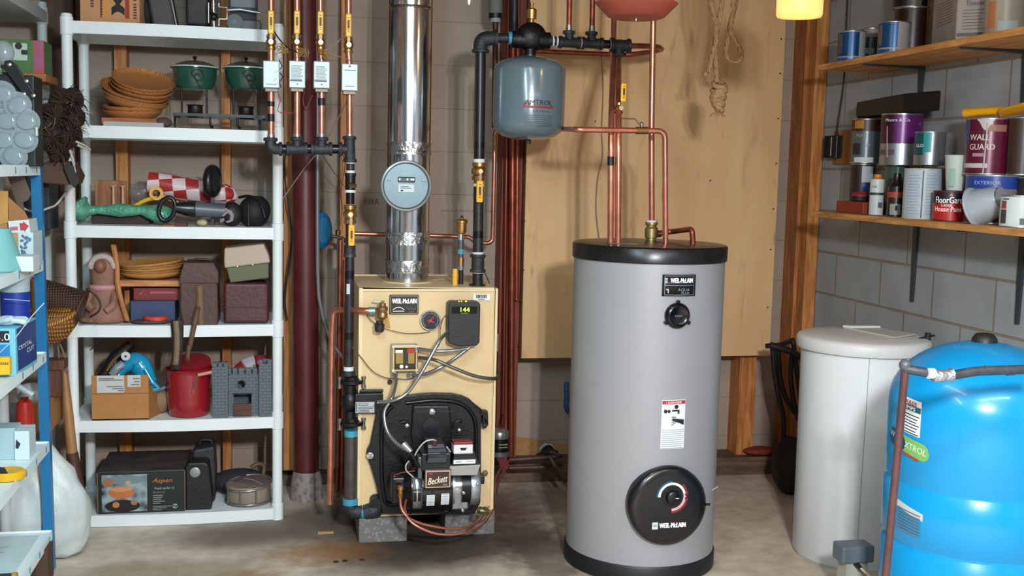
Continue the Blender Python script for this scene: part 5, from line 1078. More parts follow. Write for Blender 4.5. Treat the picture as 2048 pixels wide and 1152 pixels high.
o = thing('storage_bag', 'dark brown bag slumped on the top shelf between case and carton', 'bag', (-.58, 4.8, z)); q = P(296, 30, 4.8); MB().ball((q.x, 4.82, z+.07), .05, .07, .07).build('bag_body', mat('#231c1b', .8, bump=.5, bs=30), o)
o = thing('hand_press', 'chrome rod and wire frame of a hand press on the top shelf', 'tool', P(430, 55, 4.7))
p = P(428, 56, 4.70); MB().cyl((p.x, 4.70, z), (p.x-.004, 4.70, z+.25), .009, n=16).build('rod', CHROME, o)
mb = MB(); 
for x0_, x1_, zz in ((-.016, .05, .095), (-.016, .05, .045)): pass
mb.tube([(p.x-.02, 4.69, z+.10), (p.x-.02, 4.69, z+.02)], .003, 8); mb.tube([(p.x+.02, 4.69, z+.10), (p.x+.02, 4.69, z+.085), (p.x+.052, 4.69, z+.085), (p.x+.052, 4.69, z+.038), (p.x+.02, 4.69, z+.038), (p.x+.02, 4.69, z+.01)], .003, 8); mb.build('wire_frame', mat('#d8cdb9', .3, .9), o)
mb = MB(); mb.tube([(p.x-.02, 4.695, z+.075), (p.x, 4.69, z+.055), (p.x+.018, 4.69, z+.05)], .006, 10); mb.ball((p.x, 4.69, z+.045), .016); mb.build('clamp', BLACK, o)
o = thing('food_slicer', 'grey and black kitchen slicer at the right end of the top shelf', 'appliance', P(490, 55, 4.75))
a = P(455, 60, 4.76); b = P(522, 60, 4.76); MB().box(a.x, b.x, 4.76, 4.9, z, z+.05).build('base', mat('#55565c', .5), o, bevel=.006)
MB().box(a.x+.004, b.x-.015, 4.77, 4.88, z+.09, z+.27).build('housing', mat('#4d4f55', .4, n=.1), o, bevel=.01)
MB().tube([(a.x+.0, 4.75, z+.082), (a.x+.05, 4.75, z+.088), (b.x-.004, 4.75, z+.078)], .007, 10).build('bright_rail', mat('#9ea0a2', .3, .6), o)
MB().cyl((a.x+.03, 4.752, z+.035), (a.x+.03, 4.74, z+.035), .032, n=28).build('knob', mat('#121214', .4), o)
MB().cyl((a.x+.03, 4.741, z+.035), (a.x+.03, 4.735, z+.035), .012, n=16).build('knob_centre', mat('#3d3f43', .4), o)
MB().box(a.x+.01, b.x-.02, 4.78, 4.86, z+.05, z+.09).build('neck', DG, o)

# ---------------- second shelf: wicker plate holders
z = ZS[1]+.001
WK = tex('#8f5228', '#cb8a4c', 'weave', s=62, s2=62, d1='X', d2='Y', r=(.0, .4), bump=.35, rough=.65); WK2 = tex('#855026', '#c48a48', 'wave', d1='Z', s=60, dist=2, r=(.1, .7), bump=.6, rough=.65)
o = pbox(203, 238, 313, 247, 4.70, .19, 'placemat_stack', wood('#8c4a24', '#b0653a', 'x'), None, .001); tag(o, 'stack of thin orange wooden boards under the round wicker plates', 'placemats')
o = pbox(206, 246, 327, 253, 4.685, .2, 'booklet', mat('#a8a8a2', .6), None, .001); tag(o, 'thin pale booklet lying under the orange boards', 'booklet')
q = P(325, 246, 4.75); o = MB().ball((q.x+.005, 4.74, z+.022), .034, .04, .022).build('cloth_pouch', mat('#5b4740', .8, bump=.4, bs=40), None); tag(o, 'small dull brown pouch beside the bottom wicker plate', 'pouch')
zb = z+.023
q0 = P(272, 228, 4.80)
spec = [(266, 229, .115, -.01, .00, 'lowest, thickest wicker plate holder of the tilted stack'), (268, 220, .12, .00, .02, 'second wicker plate holder from the bottom of the tilted stack'), (272, 206, .128, .15, .10, 'third wicker plate holder from the bottom, with darker rim'), (270, 197, .132, .20, .16, 'fourth wicker plate holder from the bottom, sticking out left'), (268, 186, .135, .24, .22, 'fifth wicker plate holder, sticking out furthest to the left'), (283, 180, .125, .17, .26, 'wicker plate holder third from the top of the stack'), (284, 173, .122, .17, .28, 'wicker plate holder second from the top of the stack'), (286, 166, .125, .17, .30, 'topmost round wicker plate holder, face showing')]
for x, y, r_, ty, tx, t in spec:
    q = P(x, y, 4.82); M_ = Matrix.Translation((q.x, 4.82, q.z)) @ Matrix.Rotation(ty, 4, 'Y') @ Matrix.Rotation(tx+.10, 4, 'X')
    mb = MB(M_); mb.lathe((0, 0, 0), [(r_*.80, -.010), (r_*.96, .006), (r_, .014), (r_*1.01, .018), (r_*.985, .019), (r_*.94, .008), (r_*.82, -.001), (0, -.002)], 48, split=60)
    tag(mb.build('wicker_plate', WK if r_ < .13 else WK, None, loc=(q.x, 4.82, q.z-.01)), t+' on the second shelf', 'plate', 'wicker plates on the second shelf')
# green pots on a wrought iron stand
o = thing('wrought_iron_stand', 'low black wrought iron stand carrying two green pots', 'stand', P(460, 255, 4.8))
yy_ = 4.80; a = P(345, 228, 4.72); b = P(560, 232, 4.72); zr = a.z
mb = MB(); mb.box(a.x, b.x-.06, 4.72, 4.735, zr-.006, zr+.006); mb.box(a.x, b.x-.06, 4.94, 4.955, zr-.006, zr+.006); mb.box(a.x, a.x+.012, 4.735, 4.94, zr-.006, zr+.006); mb.box(b.x-.072, b.x-.06, 4.735, 4.94, zr-.006, zr+.006); mb.build('rail', BLACK, o)
for x in (420, 475):
    p = P(x, 240, 4.72); mb = MB(); mb.tube([(p.x, 4.728, zr), (p.x, 4.726, z+.02), (p.x+.006, 4.722, z+.006), (p.x+.012, 4.72, z+.012)], .0045, 8, .01); mb.build('leg', BLACK, o)
for x in (350, 520):
    p = P(x, 240, 4.95); MB().cyl((p.x, 4.947, zr), (p.x, 4.947, z), .0045, n=8).build('leg', BLACK, o)
GRN = mat('#1f4a3e', .2, coat=.5)
for x, xl, t in ((390, 0, 'left green enamel pot with glass lid on the black stand'), (492, 1, 'right green enamel pot with glass lid on the black stand, half behind a riser')):
    p = P(x, 165, 4.84); zt = P(x, 132 if not xl else 134, 4.74).z; zb_ = P(x, 178, 4.8).z
    o = thing('green_pot', t, 'pot', (p.x, 4.84, zb_), 'green pots on the stand')
    rp_ = wof(348, 438, 160, 4.84)/2*(1.0 if not xl else .98)
    MB().lathe((p.x, 4.84, 0), [(0, zb_), (rp_*.75, zb_), (rp_*.88, zb_+.02), (rp_*.97, zb_+.05), (rp_, zt-.006), (rp_*1.1, zt-.003), (rp_*1.1, zt)], 44, caps=False).build('bowl', GRN, o)
    MB().lathe((p.x, 4.84, 0), [(rp_*1.1, zt), (rp_*1.1, zt+.003), (rp_*1.04, zt+.006), (rp_*1.0, zt+.002)], 44, caps=False).build('rim', mat('#c6cac4', .3), o)
    lid = MB().lathe((p.x, 4.84, 0), [(rp_*1.0, zt+.003), (rp_*.8, zt+.016), (rp_*.4, zt+.028), (0, zt+.031)], 36, caps=False).build('lid', mat('#3b3a30', .15, alpha=.75, coat=.3), o)
    MB().lathe((p.x, 4.84, zt+.03), [(.005, 0), (.004, .006), (.009, .012), (.007, .018), (0, .02)], 14, caps=False).build('lid_knob', BLACK, lid)
    mb = MB(); sp_ = []
    for i in range(26): a_ = i*.36; rr_ = .004+.0011*i; sp_.append((p.x+.02+rr_*math.cos(a_), 4.84-rp_*1.02, (zt+zb_)/2+.004+rr_*math.sin(a_)))
    mb.tube(sp_+[(p.x+.055, 4.84-rp_*.98, zb_-.04)], .0022, 6); mb.build('wire_scroll', BLACK, o)
    mb = MB(); mb.lathe((p.x, 4.84, zr+.006), [(.02, 0), (.035, .004), (.03, .01), (.03, .034), (.036, .04)], 20); mb.cyl((p.x-.05, 4.80, zr), (p.x-.05, 4.80, zb_), .004, n=8); mb.cyl((p.x+.05, 4.80, zr), (p.x+.05, 4.80, zb_), .004, n=8); mb.build('burner_cup', mat('#161312', .5), o)

# ---------------- third shelf
z = ZS[2]+.001
o = thing('game_stand', 'small wooden stand with upright back and turned pegs on the third shelf', 'stand', P(225, 412, 4.83))
WD = wood('#7d4a2c', '#a5693f', 'z'); a = P(190, 414, 4.86); b = P(262, 362, 4.86); z3 = z+.03
MB().box(a.x, b.x-.02, 4.86, 4.876, a.z, b.z).build('back', WD, o, bevel=.003); MB().box(a.x, b.x, 4.79, 4.876, a.z-.012, a.z+.003).build('base', WD, o, bevel=.002)
for x in (227, 246): p = P(x, 410, 4.82); MB().lathe((p.x, 4.82, a.z+.003), [(.009, 0), (.006, .02), (.0045, .08), (.009, .084), (.009, .088)], 14).build('peg', mat('#c49a72', .5), o)
mb = MB(); q = P(222, 440, 4.85); mb.box(P(185, 440, 4.8).x, P(300, 440, 4.8).x, 4.78, 4.95, z, a.z-.013); tag(mb.build('flat_box', mat('#3b2620', .7, n=.2), None, bevel=.002), 'flat dark brown box under the green glass bottle', 'box')
GGL = mat('#3d8468', .35, alpha=.9, n=.35, ns=30, bump=.6, bs=90, h2='#5fa98a', coat=.3)
o = thing('green_glass_fish', 'long green glass figure lying on the third shelf with fish shaped tail', 'figure', P(250, 430, 4.72))
mb = MB(); Yg = 4.735
prof = [(152, 405, 24), (160, 413, 26), (170, 417, 20), (180, 417, 10), (195, 416, 8), (215, 416, 10), (240, 416, 14), (265, 417, 11), (282, 416, 9), (300, 420, 14), (320, 424, 19), (338, 428, 16), (350, 430, 6)]
mb.tube([P(x, y+4, Yg) for x, y, r_ in prof], .02, 20, rr=lambda i, m_: prof[i][2]*mpp(Yg)*.92); mb.build('glass_body', GGL, o)
o = thing('yellow_ring_toy', 'yellow plastic holder with a round ring behind the green glass', 'toy', P(313, 408, 4.80))
p = P(313, 387, 4.80); MB().lathe(p+V((0, .02, 0)), [(.016, 0), (.028, 0), (.028, .03), (.016, .03), (.016, 0)], 28, (0, -1, 0), caps=False).build('ring', mat('#e0a23a', .4), o)
mb = MB(); mb.sheet(lambda u, v: P(266+48*u, 410-18*math.sin(u*PI/2)+8*v, 4.81), 10, 1); mb.sheet(lambda u, v: P(320+45*u, 390+20*u*u+8*v, 4.81), 10, 1); mb.build('arms', mat('#e5b41c', .4), o, solid=.02)
GING = tex('#a4292b', '#d9c4c4', 'checker', s=19, rot=(.15, .1, .0), off=(.01, .0, .012), r=(.45, .55), bump=0, rough=.35, n=.1)
o = thing('gingham_roll', 'roll of red and white checked cloth on the third shelf', 'cloth', P(380, 400, 4.85))
mb = MB(); pr_ = [(297, 365, 20), (320, 368, 21), (350, 374, 22), (380, 380, 22), (410, 384, 22), (440, 386, 20), (460, 392, 17), (472, 398, 9)]
mb.tube([P(x, y, 4.88) for x, y, r_ in pr_], .02, 24, rr=lambda i, m_: pr_[i][2]*mpp(4.88)); mb.build('cloth_roll', GING, o)
o = MB().ball(P(285, 385, 4.93), .06, .03, .045).build('plastic_bag', mat('#8d8079', .15, alpha=.35, bump=1., bs=30, coat=.6), None); tag(o, 'crumpled clear plastic wrapping at the left end of the checked cloth', 'wrapping')
o = thing('rubber_wheel_toy', 'upright black rubber wheel in front of the checked cloth', 'wheel', P(425, 400, 4.74))
p = P(425, 362, 4.76); mb = MB(); nn = 36
mb.lathe((p.x, 4.76, p.z), [(.048, -.018), (.062, -.016), (.068, -.006), (.068, .006), (.062, .016), (.048, .018), (.044, .0), (.048, -.018)], 36, (1, -.35, 0), caps=False, split=80); mb.build('tyre', mat('#131215', .3, bump=.3, bs=60), o)
mb = MB(); mb.lathe((p.x, 4.76, p.z), [(.0, -.012), (.046, -.014)], 24, (1, -.35, 0), caps=False); mb.lathe((p.x, 4.76, p.z), [(.0, .012), (.046, .014)], 24, (1, -.35, 0), caps=False); mb.build('hub', mat('#1d1a1c', .4), o)
MB().box(p.x-.006, p.x+.006, 4.755, 4.80, z, p.z-.03).build('wheel_fork', mat('#1d1a1c', .4), o)
o = thing('hand_vacuum', 'small hand vacuum with black loop handle and grey barrel on the third shelf', 'vacuum', P(385, 440, 4.70))
Yh = 4.69
cc = P(334, 418, Yh); mb = MB(); lp = []
for i in range(25):
    a_ = 2*PI*i/24; lp.append(cc+V((.030*math.cos(a_)+.012*math.sin(a_), .0, .047*math.sin(a_)-.006*math.cos(a_))))
mb.tube(lp, .009, 12, caps=False); mb.build('loop_handle', mat('#141519', .3), o)
mb = MB(); mb.tube([P(350, 415, Yh), P(372, 417, Yh+.01), P(385, 418, Yh+.02), P(392, 418, Yh+.02)], .025, 20, rr=lambda i, m_: (.02, .03, .035, .035)[i]); mb.build('black_body', mat('#15161a', .3), o)
mb = MB(); mb.tube([P(388, 418, Yh+.02), P(450, 422, Yh+.03)], .033, 24, rr=lambda i, m_: (.033, .026)[i]); mb.build('grey_barrel', mat('#515962', .4), o)
o = thing('shoulder_bag', 'black shoulder bag with a grey printed figure at the right of the third shelf', 'bag', P(495, 455, 4.72))
mb = MB(); q = P(508, 424, 4.80); mb.ball((q.x, 4.78, q.z), .066, .07, .07, 24, 16); mb.ball((q.x+.02, 4.78, q.z+.01), .05, .06, .06); mb.box(q.x-.055, q.x+.06, 4.72, 4.84, z, q.z); mb.build('bag_body', mat('#0f0e10', .7, bump=.5, bs=25), o, sub=1)
mb = MB(); q2 = P(455, 428, 4.70); mb.ball((q2.x+.015, 4.735, q2.z-.002), .045, .035, .052, 20, 14); mb.build('pouch', mat('#151215', .6, bump=.3, bs=30), o)
mb = MB(); f_ = lambda pts: mb.prism([P(x, y, 4.695) for x, y in pts], (0, .008, 0))
f_([(455, 418), (463, 421), (468, 430), (466, 442), (456, 446), (450, 443), (459, 440), (461, 431), (456, 426), (447, 433), (443, 432), (451, 424)]); f_([(448, 417), (454, 416), (455, 421), (450, 422)]); f_([(440, 438), (448, 436), (449, 442), (441, 445)]); mb.build('grey_print', mat('#837478', .6), o)
mb = MB(); mb.tube([P(478, 395, 4.78), P(495, 391, 4.76), P(512, 396, 4.74), P(524, 412, 4.72), P(530, 435, 4.71)], .006, 10, .03); mb.tube([P(497, 410, 4.715), P(497, 455, 4.70)], .004, 8); mb.build('strap', BLACK, o)
o = MB().ball(P(404, 445, 4.70), .022, .018, .014).build('paint_brush', mat('#b8ac86', .6, n=.3, ns=60), None); tag(o, 'small cream bristled brush head lying under the hand vacuum', 'brush')
o = pbox(325, 450, 350, 458, 4.64, .05, 'wood_block', mat('#9a5a38', .7), None); tag(o, 'small orange brown block at the front edge of the third shelf', 'block')
o = pbox(350, 446, 374, 457, 4.67, .05, 'wood_block', mat('#5b2f22', .7), None); tag(o, 'small dark red block behind the orange one on the third shelf', 'block')

# ---------------- fourth shelf
z = ZS[3]+.001
o = thing('pottery_figure', 'seated terracotta bear figure with white bonnet and pink scarf', 'figure', (P(205, 640, 4.74).x, 4.74, z))
TC_ = mat('#8d6352', .7, n=.15, ns=14, bump=.4, bs=120); Yb = 4.74; q = P(207, 600, Yb)
pr_ = [(0, z), (.062, z), (.078, z+.01), (.08, z+.03)]
bm_ = MB(); bm_.lathe((q.x+.005, Yb, z), [(.0, 0), (.075, .0), (.088, .012), (.084, .04), (.066, .085), (.056, .125), (.05, .15), (.05, .165), (.055, .19), (.058, .22), (.054, .25), (.04, .275), (.02, .288), (0, .29)], 32, caps=False, sy=.85, split=80)
bm_.ball((q.x-.045, Yb-.02, z+.015), .05, .05, .018); bm_.build('body', TC_, o)
p = P(200, 533, Yb-.06); MB().ball((p.x, Yb-.052, p.z), .024, .024, .028).build('muzzle', mat('#84543f', .5, n=.1), o)
mb = MB(); 
for i in range(17):
    a_ = PI*(.05+.9*i/16); c_ = (q.x+.004+.046*math.cos(a_), Yb-.036-.006*math.sin(a_), z+.225+.05*math.sin(a_)); mb.ball(c_, .015, .016, .013, 10, 8)
mb.build('bonnet', mat('#b3a09a', .7, bump=.4, bs=60), o)
mb = MB(); mb.lathe((q.x+.003, Yb, z+.136), [(.055, 0), (.061, .008), (.059, .018), (.052, .022)], 30, caps=False, sy=.88); mb.build('scarf', mat('#bb8684', .7), o)
mb = MB(); mb.tube([(q.x-.04, Yb-.03, z+.13), (q.x-.06, Yb-.06, z+.09), (q.x-.03, Yb-.075, z+.06)], .016, 12, .02); mb.tube([(q.x+.045, Yb-.03, z+.12), (q.x+.05, Yb-.07, z+.08), (q.x+.02, Yb-.08, z+.055)], .015, 12, .02); mb.build('arm', TC_, o)
o = thing('wooden_rack', 'curved legged wooden rack with flat top holding a wicker stack', 'rack', P(300, 575, 4.72))
OW = wood('#93592c', '#bd7f45', 'z'); 
mb = MB(); Yk = 4.70; cp_ = [(222, 489), (226, 510), (229, 530), (230, 548), (230, 562), (233, 582), (239, 605), (246, 628), (250, 642)]
mb.sheet(lambda u, v: (lambda t_: P(cp_[t_[0]][0]*(1-t_[1])+cp_[min(t_[0]+1, 8)][0]*t_[1]+10*v, cp_[t_[0]][1]*(1-t_[1])+cp_[min(t_[0]+1, 8)][1]*t_[1], Yk))((min(int(u*8), 7), u*8-min(int(u*8), 7))), 24, 1); mb.build('curved_leg', OW, o, solid=.022)
a = P(239, 573, 4.70); b = P(360, 561, 4.70); MB().box(a.x, b.x+.005, 4.70, 4.88, a.z, b.z).build('top_board', wood('#a06334', '#c98d58', 'x'), o, bevel=.002)
MB().box(b.x-.0, b.x+.02, 4.80, 4.83, z, a.z).build('back_leg', OW, o); MB().box(a.x, a.x+.02, 4.84, 4.87, z, a.z).build('back_leg', OW, o)
random.seed(4)
cxp = P(303, 535, 4.80)
for i in range(5):
    zz = b.z+.012+i*.010; r_ = .132+.003*(i % 2); M_ = Matrix.Translation((cxp.x+.004*(i % 2), 4.81, zz)) @ Matrix.Rotation(-.02-.075*i/4*(1), 4, 'Y') @ Matrix.Rotation(.03, 4, 'X')
    mb = MB(M_); mb.lathe((0, 0, 0), [(r_*.6, -.008), (r_*.86, .0), (r_, .014), (r_, .019), (r_*.86, .006), (r_*.6, -.002), (0, -.003)], 44, split=60, caps=True)
    tag(mb.build('wicker_plate', WK2 if i % 2 else tex('#a06a30', '#cf9550', 'wave', d1='X', s=60, dist=4, r=(.1, .7), bump=.4, rough=.65), None, loc=(cxp.x, 4.81, zz)), ['lowest', 'second', 'middle', 'fourth', 'topmost'][i]+' golden wicker plate of the small pile on the wooden rack', 'plate', 'wicker plates on the wooden rack')
o = thing('red_board_game', 'red box with pale tick mark under the wooden rack', 'box', P(310, 600, 4.74)); pbox(267, 576, 360, 601, 4.74, .13, 'box', mat('#7c1f20', .5, n=.1), o)
mb = MB(); mb.prism([P(x, y, 4.738) for x, y in ((275, 583), (280, 588), (288, 578), (281, 591))], (0, .001, 0)); mb.box(P(300, 584, 4.738).x, P(350, 584, 4.738).x, 4.738, 4.739, P(300, 587, 4.738).z, P(300, 583, 4.738).z); mb.build('pale_print', mat('#9c5a55', .5), o)
o = pbox(261, 602, 350, 644, 4.70, .17, 'blue_board_game', mat('#28395f', .55, n=.1), None); tag(o, 'dark blue box lying beneath the red box on the fourth shelf', 'box')
o = thing('tape_roll', 'bright red orange roll of tape at the front of the fourth shelf', 'tape', P(310, 640, 4.67)); p = P(310, 632, 4.665); MB().lathe((p.x, 4.69, z+.006), [(.045, 0), (.048, .002), (.048, .022), (.045, .025), (.03, .025), (.03, 0)], 32, caps=False, sy=.7).build('roll', mat('#d03a24', .4), o)
o = MB().ball((P(300, 644, 4.66).x, 4.68, z+.010), .075, .03, .011).build('crumpled_bag', mat('#4f3a36', .5, bump=.8, bs=60), None); tag(o, 'crumpled dark wrapper lying under the red tape roll', 'wrapper')
LEA = mat('#4b332e', .6, n=.18, ns=9, bump=.3, bs=50)
o = thing('leather_camera_case', 'tall worn brown leather camera case with tan strap', 'case', P(400, 655, 4.66))
Yc_ = 4.645; a = P(361, 657, Yc_); b = P(436, 527, Yc_); mb = MB()
mb.prism([(a.x+.006, Yc_, a.z+.006), (b.x-.006, Yc_, a.z), (b.x, Yc_, a.z+.05), (b.x-.004, Yc_, b.z-.04), (b.x-.022, Yc_, b.z-.002), (a.x+.018, Yc_, b.z-.004), (a.x, Yc_, b.z-.06), (a.x-.004, Yc_, a.z+.09)], (0, .17, 0)); mb.build('case_body', LEA, o, bevel=.008)
mb = MB(); lz = P(400, 567, Yc_).z; mb.prism([(a.x-.002, Yc_-.004, lz), (b.x+.002, Yc_-.004, lz), (b.x+.001, Yc_-.004, b.z-.036), (b.x-.018, Yc_-.004, b.z+.003), (a.x+.015, Yc_-.004, b.z+.003), (a.x-.002, Yc_-.004, b.z-.055)], (0, .178, 0)); mb.build('case_lid', mat('#4d3631', .6, n=.15, ns=8, bump=.3, bs=50), o, bevel=.005)
p = P(404, 524, Yc_+.06); mb = MB(); mb.tube([(p.x-.03, Yc_+.06, b.z), (p.x-.03, Yc_+.05, b.z+.014), (p.x+.035, Yc_+.05, b.z+.012), (p.x+.035, Yc_+.06, b.z-.002)], .005, 8, .008); mb.build('carry_handle', LEA, o)
ST = mat('#74563d', .6, n=.15, ns=20)
mb = MB(); mb.sheet(lambda u, v: P(392+14*v+2*u, 570+88*u, Yc_-.006), 6, 1); mb.build('front_strap', ST, o, solid=.003)
mb = MB(); mb.sheet(lambda u, v: P(390-2*u*8+12*v-10*u*v*.3, 612+88*u, Yc_-.03*math.sin(min(u*2, 1)*PI/2)-.004), 8, 1); mb.sheet(lambda u, v: P(374-3*u+8*v, 690+32*u, Yc_-.035), 4, 1); mb.build('hanging_strap', mat('#5a4131', .6, n=.15, ns=20), o, solid=.003)
mb = MB(); mb.sheet(lambda u, v: P(346+3*math.sin(u*3)+11*v-1*u, 642+88*u, Yc_-.045+.004*math.sin(u*9)), 10, 1); mb.build('long_strap', mat('#7b6650', .65, n=.15, ns=20), o, solid=.003)
mb = MB(); mb.sheet(lambda u, v: P(341+3*math.sin(u*3)+26*v-1*u*8*v, 640+100*u, Yc_-.036+.006*math.sin(u*9)), 10, 2); mb.build('strap_backing', mat('#2d211c', .65), o, solid=.004)
o = thing('camera_bag', 'boxy dark red brown leather case at the right of the fourth shelf', 'case', P(495, 655, 4.67))
Yr = 4.67; a = P(447, 653, Yr); b = P(537, 566, Yr); mb = MB(); MB().box(a.x, b.x, Yr, Yr+.17, z, b.z).build('case_body', mat('#4a1f22', .5, n=.15, ns=10, bump=.2, bs=60), o, bevel=.014, seg=3)
lz = P(495, 615, Yr).z; MB().box(a.x-.002, b.x+.002, Yr-.002, Yr+.172, lz-.0015, lz+.0015).build('seam', mat('#2e1416', .6), o)
o = thing('tackle_box', 'tilted cream and olive green plastic box lying on the dark red case', 'box', P(490, 560, 4.70))
Yt = 4.68; pv = P(455, 563, Yt); Tt = rz_about(P(490, 525, Yt), .13-.26, 'Y')
a = P(449, 562, Yt); b = P(539, 500, Yt); wz = a.z-.0
mb = MB(Tt); zt_ = P(490, 492, Yt).z; zm_ = P(490, 531, Yt).z; zb2 = P(490, 562, Yt).z
mb.prism([(a.x+.012, Yt, zb2), (b.x-.012, Yt, zb2), (b.x-.004, Yt, zm_), (a.x+.004, Yt, zm_)], (0, .15, 0)); mb.build('green_tray', mat('#55583a', .5), o, bevel=.005)
mb = MB(Tt); mb.prism([(a.x-.002, Yt-.006, zm_), (b.x+.002, Yt-.006, zm_), (b.x, Yt-.006, zm_+.03), (b.x-.014, Yt, zt_), (a.x+.008, Yt, zt_), (a.x, Yt-.006, zm_+.03)], (0, .16, 0)); mb.build('cream_lid', mat('#a99683', .5), o, bevel=.005)
mb = MB(Tt)
for fx_ in (.28, .62): mb.cyl((a.x+(b.x-a.x)*fx_, Yt-.008, zm_+.001), (a.x+(b.x-a.x)*fx_, Yt-.013, zm_+.001), .003, n=8)
mb.build('latch_rivets', mat('#f0efe8', .2), o)

# ---------------- fifth shelf
z = ZS[4]+.001
o = thing('cardboard_box', 'open cardboard box with white address labels on the fifth shelf', 'box', P(243, 838, 4.66))
Yb = 4.655; a = P(184, 841, Yb); b = P(297, 750, Yb)
mb = MB(); mb.box(a.x, b.x, Yb, Yb+.004, z, b.z); mb.box(a.x, b.x, Yb+.2, Yb+.204, z, b.z-.05); mb.box(a.x, a.x+.004, Yb+.004, Yb+.2, z, b.z-.04); mb.box(b.x-.004, b.x, Yb+.004, Yb+.2, z, b.z-.04); mb.box(a.x, b.x, Yb, Yb+.2, z, z+.004); mb.build('carton', CB2, o)
mb = MB(); mb.box(a.x, b.x-.002, Yb-.002, Yb, P(240, 787, Yb).z-.0008, P(240, 787, Yb).z+.0008); mb.build('crease', mat('#7a5028', .8), o)
mb = MB(); mb.prism([(b.x, Yb, z), (b.x+.04, Yb+.12, z), (b.x+.03, Yb+.12, b.z-.07), (b.x, Yb, b.z-.05)], (0, .003, 0)); mb.build('side_flap', mat('#9a6737', .8), o)
la = pbox(194, 751, 248, 786, Yb-.001, .001, 'address_label', mat('#b9bab8', .6), o, 0); lb_ = pbox(255, 750, 281, 774, Yb-.001, .001, 'address_label', mat('#b9bab8', .6), o, 0)
mb = MB()
for x0_, x1_, y_ in ((197, 228, 757), (197, 246, 760), (213, 246, 773), (225, 247, 777), (236, 247, 781), (266, 279, 757), (268, 279, 763), (262, 279, 769)): a_ = P(x0_, y_+1.5, Yb-.002); b__ = P(x1_, y_-1, Yb-.002); mb.box(a_.x, b__.x, Yb-.0022, Yb-.001, a_.z, b__.z)
mb.build('print', mat('#6b6f72', .6), o)
o = thing('inflatable_toy', 'shiny blue plastic fish toy bag with round white eye sticking out of the cardboard box', 'toy', P(270, 770, 4.76))
BT = mat('#1f93bd', .15, coat=.7, bump=.6, bs=14, n=.1); q = P(262, 726, 4.77)
mb = MB(); mb.tube([P(236, 752, 4.74), P(250, 733, 4.76), P(268, 722, 4.77), P(282, 732, 4.77), P(292, 752, 4.76), P(303, 772, 4.74), P(312, 778, 4.73)], .03, 18, .03, rr=lambda i, m_: .012+.034*math.sin(PI*min(1, (i+2)/(m_+1)))); mb.build('toy_body', BT, o)
mb = MB(); p = P(251, 713, 4.70); mb.cyl((p.x, 4.715, p.z), (p.x, 4.705, p.z), .018, n=20); e_ = mb.build('eye', mat('#bfc3c3', .4), o); MB().cyl((p.x, 4.7055, p.z), (p.x, 4.703, p.z), .005, n=12).build('pupil', mat('#33373a', .4), e_)
mb = MB(); mb.tube([P(225, 750, 4.70), P(235, 735, 4.70), P(246, 728, 4.71)], .018, 12); mb.build('clear_wrapping', mat('#8f9aa5', .2, alpha=.6, bump=.8, bs=40), o)
mb = MB(); mb.tube([P(290, 738, 4.72), P(305, 765, 4.71), P(318, 776, 4.71), P(300, 782, 4.71)], .010, 10); mb.build('fin', BT, o)
o = thing('folded_umbrella', 'black folded umbrella with yellow trim leaning in the shadows of the fifth shelf', 'umbrella', P(225, 760, 4.84))
MB().tube([P(205, 760, 4.86), P(235, 715, 4.88), P(262, 688, 4.90)], .03, 14, rr=lambda i, m_: (.03, .035, .02)[i]).build('folded_cloth', mat('#0f0e10', .6, bump=.5, bs=30), o)
mb = MB(); mb.tube([P(214, 742, 4.82), P(225, 722, 4.83), P(240, 710, 4.83), P(252, 701, 4.84)], .005, 8); mb.tube([P(222, 750, 4.80), P(220, 735, 4.80), P(230, 722, 4.8), P(232, 735, 4.8)], .003, 8); mb.build('trim_cord', mat('#7d5a28', .5), o)
MB().tube([P(184, 696, 4.93), P(212, 678, 4.93)], .003, 8).build('metal_rib', mat('#5c5551', .4, .5), o)
o = thing('paper_sack', 'crumpled brown paper bag squeezed between cardboard box and red bucket', 'bag', P(325, 820, 4.74)); q = P(322, 805, 4.76); MB().ball((q.x, 4.78, z+.055), .04, .05, .058, 20, 14).build('paper', mat('#8a6c55', .8, n=.2, ns=18, bump=1., bs=25), o)
q = P(325, 780, 4.72); MB().prism([P(302, 783, 4.72), P(330, 772, 4.72), P(332, 777, 4.72), P(304, 787, 4.72)], (0, .08, 0)).build('fold', mat('#6d6f73', .5), o)
# red bucket
Yk = 4.735; a = P(334, 845, Yk-.08); q = P(378, 790, Yk); rb = .0955
o = thing('red_bucket', 'red metal bucket with wooden grip handle standing on the fifth shelf', 'bucket', (q.x, Yk, z))
zt = P(378, 744, Yk-rb).z
RD = mat('#8f1620', .25, coat=.5, n=.05)
MB().lathe((q.x, Yk, 0), [(0, z), (.078, z), (.081, z+.004), (.088, z+.06), (rb-.003, zt-.02), (rb-.002, zt-.004), (rb+.002, zt), (rb-.001, zt+.003), (rb-.006, zt-.002), (.086, z+.08), (.076, z+.006), (0, z+.006)], 56, caps=False, split=70).build('bucket_wall', RD, o)
mb = MB(); mb.lathe((q.x+.012, Yk+.07, zt-.01), [(rb*.8, 0), (rb*.78, .03), (.02, .034), (0, .034)], 40, (0, -.35, 1), caps=False); mb.build('lid', RD, o)
e1 = P(387, 782, Yk-.09); e2 = P(419, 775, Yk-.05); g1 = P(396, 750, Yk-.12); g2 = P(424, 744, Yk-.12)
MB().tube([e1, P(390, 765, Yk-.11), g1], .0018, 8).build('bail_wire', STEEL, o); MB().tube([e2, P(423, 758, Yk-.09), g2], .0018, 8).build('bail_wire', STEEL, o)
MB().tube([g1, g2], .0075, 12).build('wooden_grip', mat('#bb8468', .5), o)
mb = MB(); mb.cbox(e1, .012, .008, .026); mb.build('lug', mat('#a03a3e', .3, .3), o)
